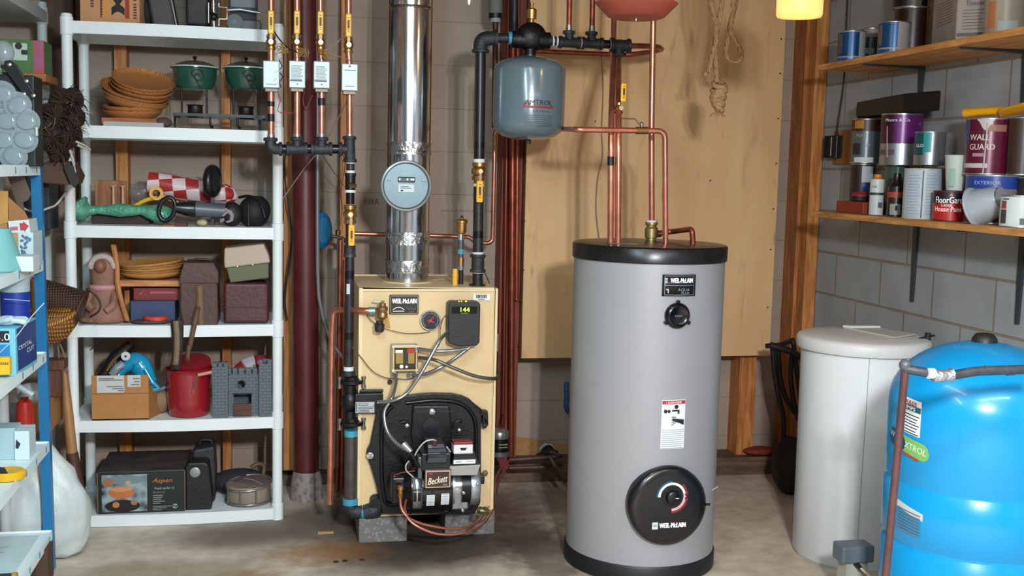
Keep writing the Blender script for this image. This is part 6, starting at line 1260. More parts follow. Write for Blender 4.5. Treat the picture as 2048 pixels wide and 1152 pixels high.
# toy castle
o = thing('toy_castle', 'grey brick painted wooden toy castle with round window and brown door', 'toy', (P(485, 840, 4.7).x, 4.7, z))
CM = tex('#5b636b', '#3a4046', 'brick', bw=.028, rh=.0135, mo=.0009, u=0, r=(.2, .9), bump=.4, bd=.002, inv=True, rough=.7, n=.1)
Yw = 4.68
def cpt(x, y, Y=Yw): p_ = P(x, y, Y); return (p_.x, Y, max(p_.z, z))
w_ = [(459, 842), (459, 735), (459, 733)]
# wall with round hole and door: build as grid prism pieces
wl = []
L = P(457, 800, Yw).x; Rr = P(521, 800, Yw).x; zt = P(487, 748, Yw).z
dcx = P(482.5, 769, Yw); hr = .0165; dx0 = P(467, 800, Yw).x; dx1 = P(503, 800, Yw).x; dz1 = P(485, 786, Yw).z
mb = MB(); seg_ = 20
def ringquad(xl, xr, zl, zh):
    # rectangle with circular hole
    out = []
    for i in range(seg_*2):
        a_ = 2*PI*i/(seg_*2); c_, s_ = math.cos(a_), math.sin(a_)
        tx = ((xr-dcx.x)/c_ if c_ > 1e-6 else (xl-dcx.x)/c_ if c_ < -1e-6 else 1e9); tz = ((zh-dcx.z)/s_ if s_ > 1e-6 else (zl-dcx.z)/s_ if s_ < -1e-6 else 1e9)
        t_ = min(tx, tz); out.append(((dcx.x+hr*c_, dcx.z+hr*s_), (dcx.x+t_*c_, dcx.z+t_*s_)))
    n_ = len(out)
    for i in range(n_):
        (a1, b1), (a2, b2) = out[i], out[(i+1) % n_]
        mb.prism([(a1[0], Yw, a1[1]), (b1[0], Yw, b1[1]), (b2[0], Yw, b2[1]), (a2[0], Yw, a2[1])], (0, .014, 0))
ringquad(L, Rr, dz1, zt)
mb.box(L, dx0, Yw, Yw+.014, z, dz1); mb.box(dx1, Rr, Yw, Yw+.014, z, dz1)
for x0_, x1_ in ((457, 462), (466, 474), (478, 488), (492, 502), (506, 514), (517, 521)): mb.box(P(x0_, 750, Yw).x, P(x1_, 750, Yw).x, Yw, Yw+.014, zt, P(487, 736, Yw).z)
mb.build('castle_wall', CM, o)
for (x0_, x1_, yt, Yt_) in ((425, 456, 734, 4.655), (518, 543, 728, 4.655)):
    mb = MB(); xa_ = P(x0_, 780, Yt_).x; xb_ = P(x1_, 780, Yt_).x; ztt = P(x0_, yt, Yt_).z; mb.box(xa_, xb_, Yt_, Yt_+.06, z, ztt)
    w3 = (xb_-xa_)
    for f0, f1 in ((0, .28), (.40, .62), (.74, 1.0)) if x0_ < 500 else ((0, .3), (.7, 1.)): mb.box(xa_+w3*f0, xa_+w3*f1, Yt_, Yt_+.012, ztt, ztt+.018)
    mb.box(xa_, xb_, Yt_+.048, Yt_+.06, ztt, ztt+.012)
    mb.build('tower', CM, o)
mb = MB(); mb.box(P(457, 800, Yw).x, Rr, Yw+.1, Yw+.112, z, zt); mb.build('back_wall', CM, o)
MB().box(dx0, dx1, Yw-.012, Yw-.004, z, P(485, 806, Yw).z).build('drawbridge', wood('#3d211b', '#5a3227', 'x'), o, bevel=.001)
mb = MB(); mb.cyl((dcx.x, Yw-.001, dcx.z), (dcx.x, Yw-.004, dcx.z), hr*1.12, n=28, caps=False); mb.build('window_ring', mat('#22262a', .6), o)
mb = MB(); hz = P(485, 787, Yw).z; mb.box(dx0-.004, dx1+.004, Yw-.003, Yw, hz-.002, hz+.002); mb.build('door_lintel', mat('#22262a', .6), o)
# striped disc behind castle
o = thing('striped_disc', 'red and white striped disc showing behind the toy castle', 'disc', P(508, 738, 4.90))
cq = P(520, 775, 4.90); rr_ = (P(515, 710, 4.9).z-cq.z)
for i, (t0, t1) in enumerate(((170, 148), (148, 124), (124, 100), (100, 60))):
    mb = MB(); mb.sheet(lambda u, v: cq+V(((rr_*.35+rr_*.65*v)*math.cos(math.radians(t0+(t1-t0)*u)), 0, (rr_*.35+rr_*.65*v)*math.sin(math.radians(t0+(t1-t0)*u)))), 8, 1); mb.build('stripe', mat('#b9b4b3' if i % 2 == 0 else '#8c1d22', .5), o, solid=.006)
MB().box(cq.x-.03, cq.x+.03, 4.90, 4.912, z, cq.z+.03).build('stand', mat('#5a1c1e', .6), o)

# ---------------- bottom shelf
z = ZS[5]+.001
o = thing('punch_set_box', 'dark boxed punch set with food picture on the bottom shelf', 'box', P(280, 1030, 4.66))
Yb = 4.66; a = P(195, 1031, Yb); b = P(370, 939, Yb)
bx = MB().box(a.x, b.x, Yb, Yb+.33, z, b.z).build('carton', mat('#19211f', .4, n=.1), o, bevel=.004)
MB().box(a.x+.004, b.x-.004, Yb+.004, Yb+.326, b.z, b.z+.001).build('dusty_top', mat('#4a3d38', .7, n=.35, ns=14, h2='#2b2727'), o)
mb = MB(); mb.box(a.x-.001, a.x+.004, Yb-.001, Yb+.002, z+.004, b.z-.004); mb.box(b.x-.003, b.x+.001, Yb-.001, Yb+.002, z+.004, b.z-.004); mb.build('worn_edge', mat('#6b5038', .7), o)
pc_ = pbox(204, 948, 294, 1025, Yb-.0012, .001, 'photo_print', tex('#2b2322', '#8fa3a8', 'voronoi', s=26, r=(.1, .7), bump=0, rough=.35), o, 0)
f2 = Yb-.0025
def bl(x, y, rx, rz, m_, nm): p_ = P(x, y, f2); MB().lathe((p_.x, f2, p_.z), [(rx, 0), (0, .0004)], 24, (0, -1, 0), sy=1, sx=1, caps=False) if 0 else MB().add([p_+V((rx*math.cos(2*PI*i/20), 0, rz*math.sin(2*PI*i/20))) for i in range(20)], [tuple(range(20))[::-1]]).build(nm, m_, pc_)
f2 = Yb-.0016; bl(250, 960, .085, .018, mat('#6f8084', .4), 'pale_backdrop'); 
f2 = Yb-.0018; bl(245, 1012, .07, .026, mat('#1c1414', .4), 'dark_table')
f2 = Yb-.0022; bl(243, 985, .052, .026, mat('#b86a3e', .4), 'punch_bowl'); bl(216, 966, .022, .018, mat('#9c6648', .4), 'fruit'); bl(232, 1010, .014, .013, mat('#b8714a', .4), 'cup'); bl(268, 1005, .013, .011, mat('#9c6a4f', .4), 'cup')
f2 = Yb-.0026; bl(243, 979, .042, .010, mat('#c88a5c', .4), 'punch_surface'); bl(256, 966, .012, .01, mat('#b59c74', .4), 'glass')
OR = mat('#c8753c', .5)
text('Aspen', P(325, 962, Yb-.003), .078, o, OR, hgt=.024, shear=.3)
text('Punch set for 12', P(329, 976, Yb-.003), .078, o, mat('#b8bcba', .5), hgt=.010); text('Bowle-set', P(318, 984, Yb-.003), .045, o, mat('#8f9391', .5), hgt=.007)
mb = MB(); random.seed(9)
for i in range(5): q1 = P(306, 991+i*4, Yb-.002); mb.box(q1.x, q1.x+.03+random.random()*.02, Yb-.0022, Yb, q1.z-.0015, q1.z+.0015)
for i in range(3): q1 = P(306, 1013+i*3.5, Yb-.002); mb.box(q1.x, q1.x+.075-i*.02, Yb-.0022, Yb, q1.z-.001, q1.z+.001)
mb.build('fine_print', mat('#8b908e', .5), o)
p = P(350, 1012, Yb-.002); mb = MB(); mb.lathe((p.x, Yb, p.z), [(.010, 0), (.010, .0022), (.0075, .0022), (.0075, 0)], 20, (0, -1, 0)); mb.cbox((p.x, Yb-.0015, p.z), .004, .001, .016, (0, .4, 0)); mb.build('quality_mark', mat('#9aa09d', .5), o)
o = thing('instrument_case', 'upright black case with round silver badge on the bottom shelf', 'case', P(400, 1020, 4.68))
Yk = 4.67; a = P(371, 1021, Yk); b = P(420, 925, Yk); zt = b.z
mb = MB(); mb.prism([(a.x, Yk, z), (b.x+.004, Yk, z), (b.x+.010, Yk, z+.03), (b.x-.006, Yk, zt-.01), (b.x-.02, Yk, zt), (a.x+.012, Yk, zt), (a.x, Yk, zt-.02)], (0, .10, 0)); mb.build('front_pouch', mat('#131214', .5, bump=.2, bs=60), o, bevel=.006)
a2 = P(385, 900, Yk+.10); b2 = P(429, 892, Yk+.10); mb = MB(); mb.prism([(a.x+.01, Yk+.10, z), (b2.x, Yk+.10, z), (b2.x+.004, Yk+.10, z+.12), (b2.x-.002, Yk+.10, P(400, 893, Yk+.1).z), (a2.x, Yk+.10, P(400, 900, Yk+.1).z)], (0, .14, 0)); mb.build('case_body', mat('#2b2a2c', .55, bump=.2, bs=50), o, bevel=.012)
p = P(390, 945, Yk-.002); MB().lathe((p.x, Yk+.002, p.z), [(.021, 0), (.021, .004), (.018, .005), (0, .005)], 28, (0, -1, 0), caps=False).build('badge', mat('#9da09f', .35, .6), o)
p = P(412, 893, Yk+.1); mb = MB(); mb.tube([(p.x-.03, Yk+.15, p.z-.002), (p.x-.026, Yk+.15, p.z+.018), (p.x+.02, Yk+.15, p.z+.016), (p.x+.022, Yk+.15, p.z-.004)], .007, 10, .01); mb.build('carry_handle', mat('#1c1b1d', .5), o)
o = thing('round_tin_drum', 'round drum with metal rim lying on the bottom shelf', 'drum', P(495, 1018, 4.72))
q = P(497, 990, 4.77); mb = MB(); M_ = Matrix.Translation((q.x, 4.765, z+.002)) @ Matrix.Rotation(.0, 4, 'X')
mb = MB(M_); mb.lathe((0, 0, 0), [(.09, 0), (.093, .006), (.093, .075), (.09, .08)], 48, sy=.95); mb.build('shell', mat('#8a7a68', .5, n=.1), o)
Md = Matrix.Translation((q.x, 4.765, z+.082)) @ Matrix.Rotation(.10, 4, 'X') @ Matrix.Rotation(-.08, 4, 'Y')
mb = MB(Md); mb.lathe((0, 0, 0), [(0, .002), (.088, .002), (.094, .0)], 48, caps=False); mb.build('drumhead', mat('#6a5654', .7, n=.12, ns=20), o)
hp_ = [(.0945*math.cos(2*PI*i/40), .0945*math.sin(2*PI*i/40), 0) for i in range(41)]
mb = MB(Md); mb.tube(hp_, .005, 8, caps=False); mb.build('top_hoop', mat('#a9a9a9', .3, .8), o)
mb = MB(); mb.tube([(q.x+x*1.0, 4.765+y, z+.012) for x, y, _ in hp_], .005, 8, caps=False); 
for a_ in (-1.9, -1.2, -.5, -2.6): mb.tube([(q.x+.097*math.cos(a_), 4.765+.097*math.sin(a_), z+.012), (q.x+.097*math.cos(a_), 4.765+.097*math.sin(a_), z+.078)], .003, 8)
mb.build('bottom_hoop', mat('#8f8f8f', .3, .8), o)
mb = MB(Md); mb.tube([(-.02, .05, .004), (.02, .02, .004), (.06, -.04, .004)], .002, 6); mb.build('head_seam', mat('#9b8f8b', .6), o)
q = P(478, 962, 4.9); o = MB().ball((q.x, 4.9, z+.055), .12, .07, .055, 24, 14).build('folded_jacket', mat('#27232a', .8, n=.2, ns=9, bump=.8, bs=20), None); tag(o, 'dark folded jacket heaped behind the round drum', 'jacket')
q = P(520, 940, 4.9); o = MB().tube([P(502, 935, 4.86), P(518, 926, 4.87), P(530, 932, 4.88), P(526, 950, 4.86)], .010, 10, .02).build('leather_belt', mat('#5d4433', .6), None); tag(o, 'brown leather belt curled on the dark folded jacket', 'belt')
# ============================================================ BLUE AND WHITE METAL RACK, LEFT FOREGROUND
rk = thing('metal_rack', 'metal rack with bright blue corner post and pale shelf rails at the left edge', 'rack', (-1.05, 3.75, 0))
RW = mat('#e4f2f5', .4, n=.04, ns=8); BL = mat('#13689a', .4)
Yr = 4.17; t_ = P(71, 330, Yr); b_2 = P(99, 1143, Yr); xr = b_2.x+.012
def xpost(z): return b_2.x+(t_.x-b_2.x)*z/t_.z
def post4(y, dx=0.):
    mb = MB(); T0 = (t_.x+dx, y, t_.z); B0 = (b_2.x+dx, y, 0)
    for (ax, bx_, ay, by_) in ((-.017, .017, -.002, .0), (.015, .017, .0, .03)):
        vs = [(p[0]+x, p[1]+yy2, p[2]) for p in (B0, T0) for x, yy2 in ((ax, ay), (bx_, ay), (bx_, by_), (ax, by_))]
        mb.add(vs, [(0, 3, 2, 1), (4, 5, 6, 7), (0, 1, 5, 4), (1, 2, 6, 5), (2, 3, 7, 6), (3, 0, 4, 7)])
    return mb.build('post', BL, rk)
post4(Yr); post4(3.25); post4(Yr, -.40); post4(3.25, -.40)
LZ = [P(75, 340, Yr).z, P(80, 531, Yr).z, P(86, 713, Yr).z, P(92, 892, Yr).z, P(99, 1069, Yr).z]
for i, z in enumerate(LZ):
    x1 = xpost(z)+.014; mb = MB(); mb.box(x1-.43, x1, 3.26, Yr-.004, z+.008, z+.012); mb.box(x1-.001, x1+.001, 3.26, Yr-.004, z-.018, z+.018); mb.box(x1-.43, x1, Yr-.006, Yr-.004, z-.018, z+.018); mb.box(x1-.431, x1-.429, 3.26, Yr-.004, z-.018, z+.018)
    sh_ = mb.build('shelf', RW, rk)
    mb = MB()
    for y in (Yr-.06, 3.95, 3.8): mb.box(x1+.0005, x1+.002, y-.008, y+.008, z-.010, z+.010)
    if i == 0:
        for x in (.06, .20): mb.box(x1-x-.008, x1-x+.008, Yr-.0078, Yr-.006, z-.014, z+.014)
    mb.build('slots', mat('#5f9bb0', .5), sh_)
def onrack(i): return LZ[i]+.013
# egg carrier on top
o = thing('egg_carrier', 'clear scalloped plastic egg tray standing upright on the top of the blue rack', 'tray', (P(20, 330, 3.95).x, 3.95, onrack(0)))
EG = mat('#a3b4b8', .12, alpha=.5, coat=.8, n=.05); mb = MB(); Ye = 3.95; k = mpp(Ye)
cups = [(4, 188, 0), (35, 210, -25), (52, 243, 0), (48, 280, 10), (27, 313, 20), (12, 242, 0), (5, 280, 10), (-20, 205, 0), (-35, 250, 0), (-25, 300, 0)]
for x, y, r_ in cups: mb.ball(P(x, y, Ye), 18*k, .009, 14.5*k, 20, 12, (0, math.radians(r_), 0))
mb.build('egg_cups', EG, o)
mb = MB()
for x, y, r_ in cups: mb.cyl(P(x, y, Ye+.006), P(x, y, Ye+.010), 23.5*k, n=32)
mb.build('scalloped_lid', mat('#93a6ae', .25, alpha=.35, coat=.5), o)
q = P(73, 263, Ye); MB().box(q.x-.003, q.x+.003, Ye, Ye+.012, q.z-.014, q.z+.014).build('catch', mat('#c7c9b4', .4), o)
# behind it, on the corner unit
zc = Z2[1]+.001; 
o = MB().box(P(20, 140, 4.6).x, P(92, 140, 4.6).x, 4.6, 4.82, zc, zc+.03).build('wooden_board', wood('#945526', '#b8743a', 'x'), None, bevel=.002); tag(o, 'orange wooden board under the green and pink printed box', 'board')
o = thing('printed_box', 'green and pink printed box with white panel near the top left corner', 'box', (P(50, 130, 4.62).x, 4.62, zc+.031)); a = P(-30, 130, 4.62); b = P(87, 84, 4.62); zt = P(60, 80, 4.62).z
MB().box(a.x, b.x, 4.62, 4.78, zc+.031, zt).build('box', mat('#4c7440', .45, n=.15), o, bevel=.001)
a = P(67, 130, 4.62); MB().box(a.x, b.x+.0006, 4.619, 4.62, zc+.033, zt-.002).build('pink_end', mat('#a05a86', .5, n=.2, ns=30, h2='#b24a4a'), o)
a = P(26, 120, 4.619); b = P(54, 87, 4.619); MB().box(a.x, b.x, 4.6185, 4.62, a.z, b.z).build('white_panel', mat('#b9cdbf', .5), o); a = P(-4, 130, 4.619); b = P(15, 84, 4.619); MB().box(a.x, b.x, 4.6185, 4.62, a.z, b.z).build('white_panel', mat('#b9cdbf', .5), o)
mb = MB(); p = P(37, 92, 4.618); mb.cyl((p.x, 4.6184, p.z), (p.x, 4.617, p.z), .013, n=16); p = P(48, 104, 4.618); mb.box(p.x-.01, p.x+.012, 4.617, 4.6184, p.z-.01, p.z+.008); mb.build('dark_picture', mat('#1f2a22', .5), o)
o = thing('black_strap_hinge', 'black bar with round screw heads leaning behind the clear egg tray', 'bar', P(60, 200, 4.4)); Yk = 3.966
MB().prism([P(x, y, Yk) for x, y in ((8, 122), (20, 120), (34, 132), (72, 192), (60, 200), (46, 190), (8, 138))], (0, .02, 0)).build('bar', mat('#0d0d10', .4), o, bevel=.003)
for x, y in ((19, 129), (53, 162), (48, 188), (67, 191)): MB().lathe(P(x, y, Yk), [(.007, 0), (.006, .004), (0, .006)], 12, (0, -1, 0), caps=False).build('screw', mat('#b3a9a0', .3, .8), o)
o = MB().box(P(-30, 150, 4.0).x, P(70, 200, 4.0).x, 3.99, 4.12, LZ[0]+.013, P(30, 150, 4.0).z).build('dark_tin', mat('#0f1718', .5), None, bevel=.004); tag(o, 'black box standing behind the clear egg tray', 'box')
o = MB().ball(P(6, 105, 4.42), .04, .03, .045).build('glass_globe', mat('#a9b2b5', .2, alpha=.85), None); tag(o, 'pale round glass globe at the left edge above the clear egg tray', 'globe')
# feathers on a brown box
o = thing('feather_duster', 'bushy bundle of dark brown feathers in front of the white shelf post', 'duster', P(130, 335, 4.42))
random.seed(21); FE = mat('#3a2419', .8, n=.4, ns=30); Yf = 4.45; mb = MB(); ml = MB()
ctrs = [(110, 235, 26), (125, 205, 24), (145, 200, 20), (105, 275, 26), (140, 270, 22), (118, 305, 20), (85, 225, 14), (150, 235, 18)]
for x, y, r_ in ctrs: mb.ball(P(x, y, Yf+.03), r_*mpp(Yf), .05, r_*mpp(Yf)*1.1, 14, 10)
for i in range(620):
    x, y, r_ = random.choice(ctrs); a_ = random.uniform(0, 2*PI); L = r_*random.uniform(.9, 1.7); 
    if math.sin(a_) > .3 and random.random() < .4: L *= .7
    p0 = P(x, y, Yf+random.uniform(-.03, .04)); p1 = P(x+L*.7*math.cos(a_), y+L*.7*math.sin(a_), Yf-random.uniform(-.03, .06)); p2 = P(x+L*1.15*math.cos(a_+.3), y+L*1.15*math.sin(a_+.3)+4, Yf-random.uniform(-.04, .06))
    w_ = random.uniform(.0013, .0034); m_ = ml if i % 22 == 0 else mb
    m_.tube([p0, p1, p2], w_, 4, .01, k=2, rr=lambda i_, n_, w_=w_: w_*(1-.75*i_/(n_-1)))
mb.build('feathers', FE, o); ml.build('pale_feathers', mat('#7d6a5e', .7, n=.3, ns=30), o)
mb = MB()
for pts in ([(152, 283), (168, 290), (182, 300)], [(155, 290), (172, 298), (180, 308)], [(140, 300), (146, 325), (152, 345)], [(142, 305), (150, 330)]): mb.tube([P(x, y, Yf-.05) for x, y in pts], .004, 5, rr=lambda i, n_: .006*(1-.6*i/(n_-1)))
mb.build('quill_tips', mat('#a69c92', .5), o)
mb = MB(); mb.prism([P(x, y, 4.44) for x, y in ((84, 326), (140, 322), (156, 352), (150, 368), (130, 370), (84, 366))], (0, .16, 0)); o = mb.build('brown_leather_box', mat('#4a2c18', .6, n=.2, ns=8), None, bevel=.004); tag(o, 'brown leather box under the bundle of dark feathers', 'box')
o = MB().prism([P(x, y, 4.40) for x, y in ((127, 334), (138, 324), (146, 334), (160, 362), (149, 376), (141, 368))], (0, .012, 0)).build('dark_strap', mat('#1b1310', .6), None, bevel=.001); tag(o, 'short black strap hanging from the brown leather box', 'strap')
zs_ = Z2[2]+.001
o = MB().box(P(40, 400, 4.55).x, P(97, 400, 4.55).x, 4.56, 4.74, zs_, P(90, 345, 4.56).z).build('navy_box', mat('#0c1420', .5), None, bevel=.003); tag(o, 'tall dark navy box behind the blue rack post', 'box')
o = flex(fx([(48, 417, 4.3), (62, 422, 4.3), (80, 422, 4.3), (97, 416, 4.35), (110, 411, 4.4), (122, 398, 4.45), (132, 384, 4.6)]), .004, 'extension_cord', mat('#c3bfb8', .5), None, 6); tag(o, 'white cord sagging from the blue rack post to the shelf unit', 'cord')
# level 1
z1 = onrack(1)
def rbox(x0, y0, x1, y1, Y, dep, name, m, label, cat, zb=None, **k):
    a = P(x0, y1, Y); b = P(x1, y0, Y); o = MB().box(a.x, b.x, Y, Y+dep, a.z if zb is None else zb, b.z).build(name, m, None, bevel=.002); tag(o, label, cat); return o
o = thing('open_carton', 'open cardboard carton with raised flaps under the top of the blue rack', 'carton', (P(20, 520, 3.95).x, 3.95, z1)); Yk = 3.95
a = P(-40, 500, Yk); b = P(52, 440, Yk); MB().box(a.x, b.x, Yk, Yk+.15, z1+.10, b.z).build('box', CB, o, bevel=.002)
MB().prism([P(x, y, Yk-.004) for x, y in ((-30, 382), (16, 382), (16, 446), (-30, 452))], (0, .004, 0)).build('front_flap', mat('#b98a4c', .8), o)
MB().prism([P(x, y, Yk) for x, y in ((17, 394), (50, 424), (57, 438), (18, 442))], (0, .004, 0)).build('side_flap', mat('#96663c', .8), o)
MB().prism([P(x, y, Yk+.12) for x, y in ((14, 350), (48, 352), (62, 388), (56, 400), (46, 405), (50, 424), (34, 408))], (0, .004, 0)).build('rear_flap', mat('#5d4b3f', .8), o)
o = thing('arrow_print_box', 'white box with red arrow print under the cardboard carton', 'box', P(38, 470, 3.93)); Yk = 3.93; T_ = rz_about(P(38, 455, Yk), -.10, 'Y')
a = P(18, 467, Yk); b = P(59, 441, Yk); MB(T_).box(a.x, b.x, Yk, Yk+.12, a.z, b.z).build('box', mat('#c9d1d3', .5), o)
MB(T_).prism([(b.x-.030, Yk-.001, a.z+.010), (b.x-.018, Yk-.001, a.z+.010), (b.x-.018, Yk-.001, a.z+.004), (b.x-.002, Yk-.001, (a.z+b.z)/2), (b.x-.018, Yk-.001, b.z-.004), (b.x-.018, Yk-.001, b.z-.010), (b.x-.030, Yk-.001, b.z-.010)], (0, .001, 0)).build('red_arrow', mat('#b03a42', .5), o)
mb = MB(T_); mb.box(a.x+.004, a.x+.028, Yk-.001, Yk, a.z+.012, b.z-.020); mb.build('red_words', mat('#b5646c', .5), o)
o = thing('flower_print_box', 'white box printed with blue flowers beside the teal lampshade', 'box', P(45, 525, 3.92)); Yk = 3.92
a = P(38, 520, Yk); b = P(66, 465, Yk); MB().box(P(24, 500, Yk).x, b.x, Yk, Yk+.14, z1, b.z).build('box', mat('#bccdd2', .5), o); MB().box(P(24, 500, Yk).x-.0005, P(37, 500, Yk).x, Yk-.001, Yk, a.z+.01, b.z-.002).build('tan_edge', mat('#a58a63', .6), o)
random.seed(8); mb = MB()
for i in range(12): mb.ball(P(random.uniform(42, 60), random.uniform(472, 508), Yk-.0005), .007, .0012, .0045, 10, 6, (0, random.uniform(0, 3), 0))
mb.build('blue_flowers', mat('#4d7189', .5), o)
q = P(16, 548, 3.83); r_ = .042; zt = P(8, 457, 3.83).z
o = thing('lampshade', 'pale teal cone shaped lampshade at the left edge on the blue rack', 'lampshade', (P(3, 550, 3.83).x, 3.83, z1)); cxx = P(-4, 500, 3.83).x
MB().lathe((cxx, 3.83, 0), [(.082, z1+.004), (.038, zt), (.037, zt), (.080, z1+.004)], 40, caps=False).build('shade', mat('#6fa9a8', .6, bump=.2, bs=200), o)
MB().cyl((cxx, 3.83, z1), (cxx, 3.83, z1+.004), .081, n=40).build('base_ring', mat('#5d8d8e', .6), o)
o = rbox(8, 513, 66, 526, 3.8, .1, 'paper_label', mat('#ccd5d8', .5), 'white folded paper lying by the shelf rail in front of the flower print box', 'paper', zb=z1)
# level 2
z2 = onrack(2)
o = thing('white_pail', 'white plastic pail with dark blue label on the blue rack', 'pail', (P(30, 690, 3.95).x, 3.95, z2)); q = P(28, 600, 3.95); rp = wof(0, 30, 600, 3.95)
MB().lathe((q.x, 3.97, 0), [(rp*.93, z2), (rp, P(30, 560, 3.9).z), (rp*1.05, P(30, 558, 3.9).z), (rp*1.05, P(30, 552, 3.9).z), (rp*1.0, P(30, 550, 3.9).z), (0, P(30, 547, 3.9).z)], 40, caps=False).build('pail_body', mat('#a9bdc2', .45), o)
MB().lathe((q.x, 3.97, 0), [(rp*.955, z2+.03), (rp*1.004, P(30, 587, 3.9).z)], 40, caps=False).build('blue_label', mat('#12308c', .4), o)
o = flex(fx([(8, 598, 3.85), (60, 602, 3.85)]), .0015, 'string', mat('#9aa6b5'), None, 4); tag(o, 'thin pale string across the white pail', 'string')
o = thing('crystal_cut_box', 'blue and white box marked 5.0 with navy side panel on the blue rack', 'box', (P(40, 740, 3.75).x, 3.75, z2)); Yk = 3.72
a = P(-30, 744, Yk); b = P(30, 657, Yk); zt = b.z
mb = MB(); c0 = V((a.x, Yk, 0)); c1 = V((b.x, Yk, 0)); c2 = P(74, 700, 3.98); c2.z = 0; c3 = V((a.x, 4.0, 0))
mb.prism([(c0.x, c0.y, z2), (c1.x, c1.y, z2), (c2.x, c2.y, z2), (c3.x, c3.y, z2)], (0, 0, zt-z2)); mb.build('carton', mat('#6fc0d6', .45), o, bevel=.002)
dv = (c2-c1); nn_ = V((dv.y, -dv.x, 0)).normalized()
def sidep(u, z): return c1+dv*u+nn_*.001+V((0, 0, z))
mb = MB(); mb.add([sidep(.10, z2+.012), sidep(.97, z2+.012), sidep(.97, zt-.004), sidep(.06, zt-.004)], [(0, 1, 2, 3)]); mb.build('navy_panel', mat('#173a7c', .45, n=.15), o)
rt = dv.normalized()
text('CRYSTAL', sidep(.42, z2+(zt-z2)*.55)+nn_*.001, dv.length*.62, o, LETW, right=rt, hgt=.014); text('CUT', sidep(.66, z2+(zt-z2)*.40)+nn_*.001, dv.length*.34, o, LETW, right=rt, hgt=.015)
MB().box(P(-30, 700, Yk).x, P(19, 700, Yk).x, Yk-.001, Yk, P(10, 685, Yk).z, P(10, 662, Yk).z).build('black_field', mat('#101a26', .5), o); text('5.0', P(5, 674, Yk-.002), .042, o, LETW, hgt=.024)
MB().box(P(-30, 700, Yk).x, P(20, 700, Yk).x, Yk-.001, Yk, P(10, 722, Yk).z, P(10, 689, Yk).z).build('blue_field', mat('#1f7fc0', .5), o)
o = thing('yellow_carton', 'small yellow carton in front of the blue and white 5.0 box', 'carton', (P(5, 750, 3.68).x, 3.68, z2)); a = P(-30, 750, 3.68); b = P(19, 715, 3.68); MB().box(a.x, b.x, 3.68, 3.71, a.z, b.z).build('carton', mat('#e3b21c', .45), o); text('ettes', P(7, 727, 3.678), .03, o, INK, hgt=.009)
o = thing('work_glove', 'white cloth glove lying on top of the blue and white box', 'glove', (P(30, 655, 3.8).x, 3.8, zt)); gm = mat('#c7d7dd', .8, bump=.3, bs=60)
mb = MB(); q = P(14, 650, 3.8); mb.ball((q.x, 3.8, zt+.015), .035, .04, .016); 
for i in range(4): mb.tube([(q.x+.02, 3.78+.015*i, zt+.017), (q.x+.05, 3.775+.018*i, zt+.016), (q.x+.066-.004*i, 3.775+.02*i, zt+.008)], .009, 10, .01)
mb.tube([(q.x-.01, 3.77, zt+.016), (q.x+.01, 3.755, zt+.022), (q.x+.024, 3.75, zt+.028)], .009, 10, .01); mb.build('glove', gm, o)
o = flex(fx([(88, 606, 3.72), (66, 630, 3.7), (50, 650, 3.7), (30, 676, 3.7), (0, 705, 3.7)]), .0016, 'string', mat('#b4bcc8'), None, 5); tag(o, 'thin white string slanting down in front of the 5.0 box', 'string')
# level 3 / things between
z3 = onrack(3)
o = thing('white_carton', 'plain white carton with cut corner on the fourth level of the blue rack', 'carton', (P(30, 930, 3.95).x, 3.95, z3)); Yk = 3.93
a = P(30, 930, Yk); b = P(58, 862, Yk); MB().box(a.x, b.x, Yk, Yk+.1, z3, b.z).build('carton', mat('#c5d8dc', .5), o, bevel=.001); MB().box(P(-30, 900, Yk).x, a.x, Yk+.01, Yk+.1, z3, P(10, 858, Yk).z).build('second_panel', mat('#9fbcc2', .5), o, bevel=.001)
MB().prism([P(x, y, Yk-.001) for x, y in ((32, 879), (41, 888), (36, 898), (31, 896))], (0, .001, 0)).build('cut_out', mat('#262a2c', .6), o)
o = thing('ribbed_tub', 'yellow ribbed plastic lid beside a black and white box at the left edge', 'lid', (P(15, 985, 3.66).x, 3.66, z3)); q = P(10, 968, 3.66)
MB().lathe((q.x, 3.70, z3+.0), [(.03, 0), (.052, .003), (.056, .02), (.046, .028), (.03, .024), (0, .023)], 36, caps=False).build('lid', mat('#dcae14', .4), o)
o = MB().prism([P(x, y, 3.66) for x, y in ((-20, 935), (6, 938), (18, 958), (0, 968), (-20, 966))], (0, .02, 0)).build('battery_pack', mat('#1a1818', .4), None, bevel=.001); tag(o, 'black and white printed packet lying on the yellow lid', 'packet'); 
text('RUST', P(4, 956, 3.657), .03, o, LETW, hgt=.009, up=(.3, 0, 1), right=(1, 0, .3)) if 0 else None
# tray on the lowest level
z4 = onrack(4)
o = thing('paper_sheet', 'large pale printed sheet lying on the lowest tray of the blue rack', 'paper', (-1.0, 3.7, z4)); x1 = xpost(z4)
MB().box(x1-.40, x1-.02, 3.35, 4.12, z4, z4+.003).build('sheet', mat('#c3d8da', .6, n=.06, ns=8), o)
mb = MB(); 
for i in range(7): mb.box(x1-.30, x1-.10-.01*(i % 3), 4.0-i*.018, 4.005-i*.018, z4+.003, z4+.0035)
mb.build('print_lines', mat('#7d9093', .6), o)
o = thing('flashlight', 'dark flashlight with yellow ring on the paper sheet at the bottom left', 'flashlight', (P(20, 1145, 3.6).x, 3.6, z4)); p = P(8, 1150, 3.62); q = P(33, 1140, 3.62); zz = z4+.024
MB().cyl((p.x-.05, 3.62, zz), (q.x-.012, 3.62, zz), .021, n=20).build('barrel', mat('#2b2c2f', .5), o); MB().cyl((q.x-.012, 3.62, zz), (q.x, 3.62, zz), .0235, n=20).build('yellow_ring', mat('#a88c2a', .5), o)
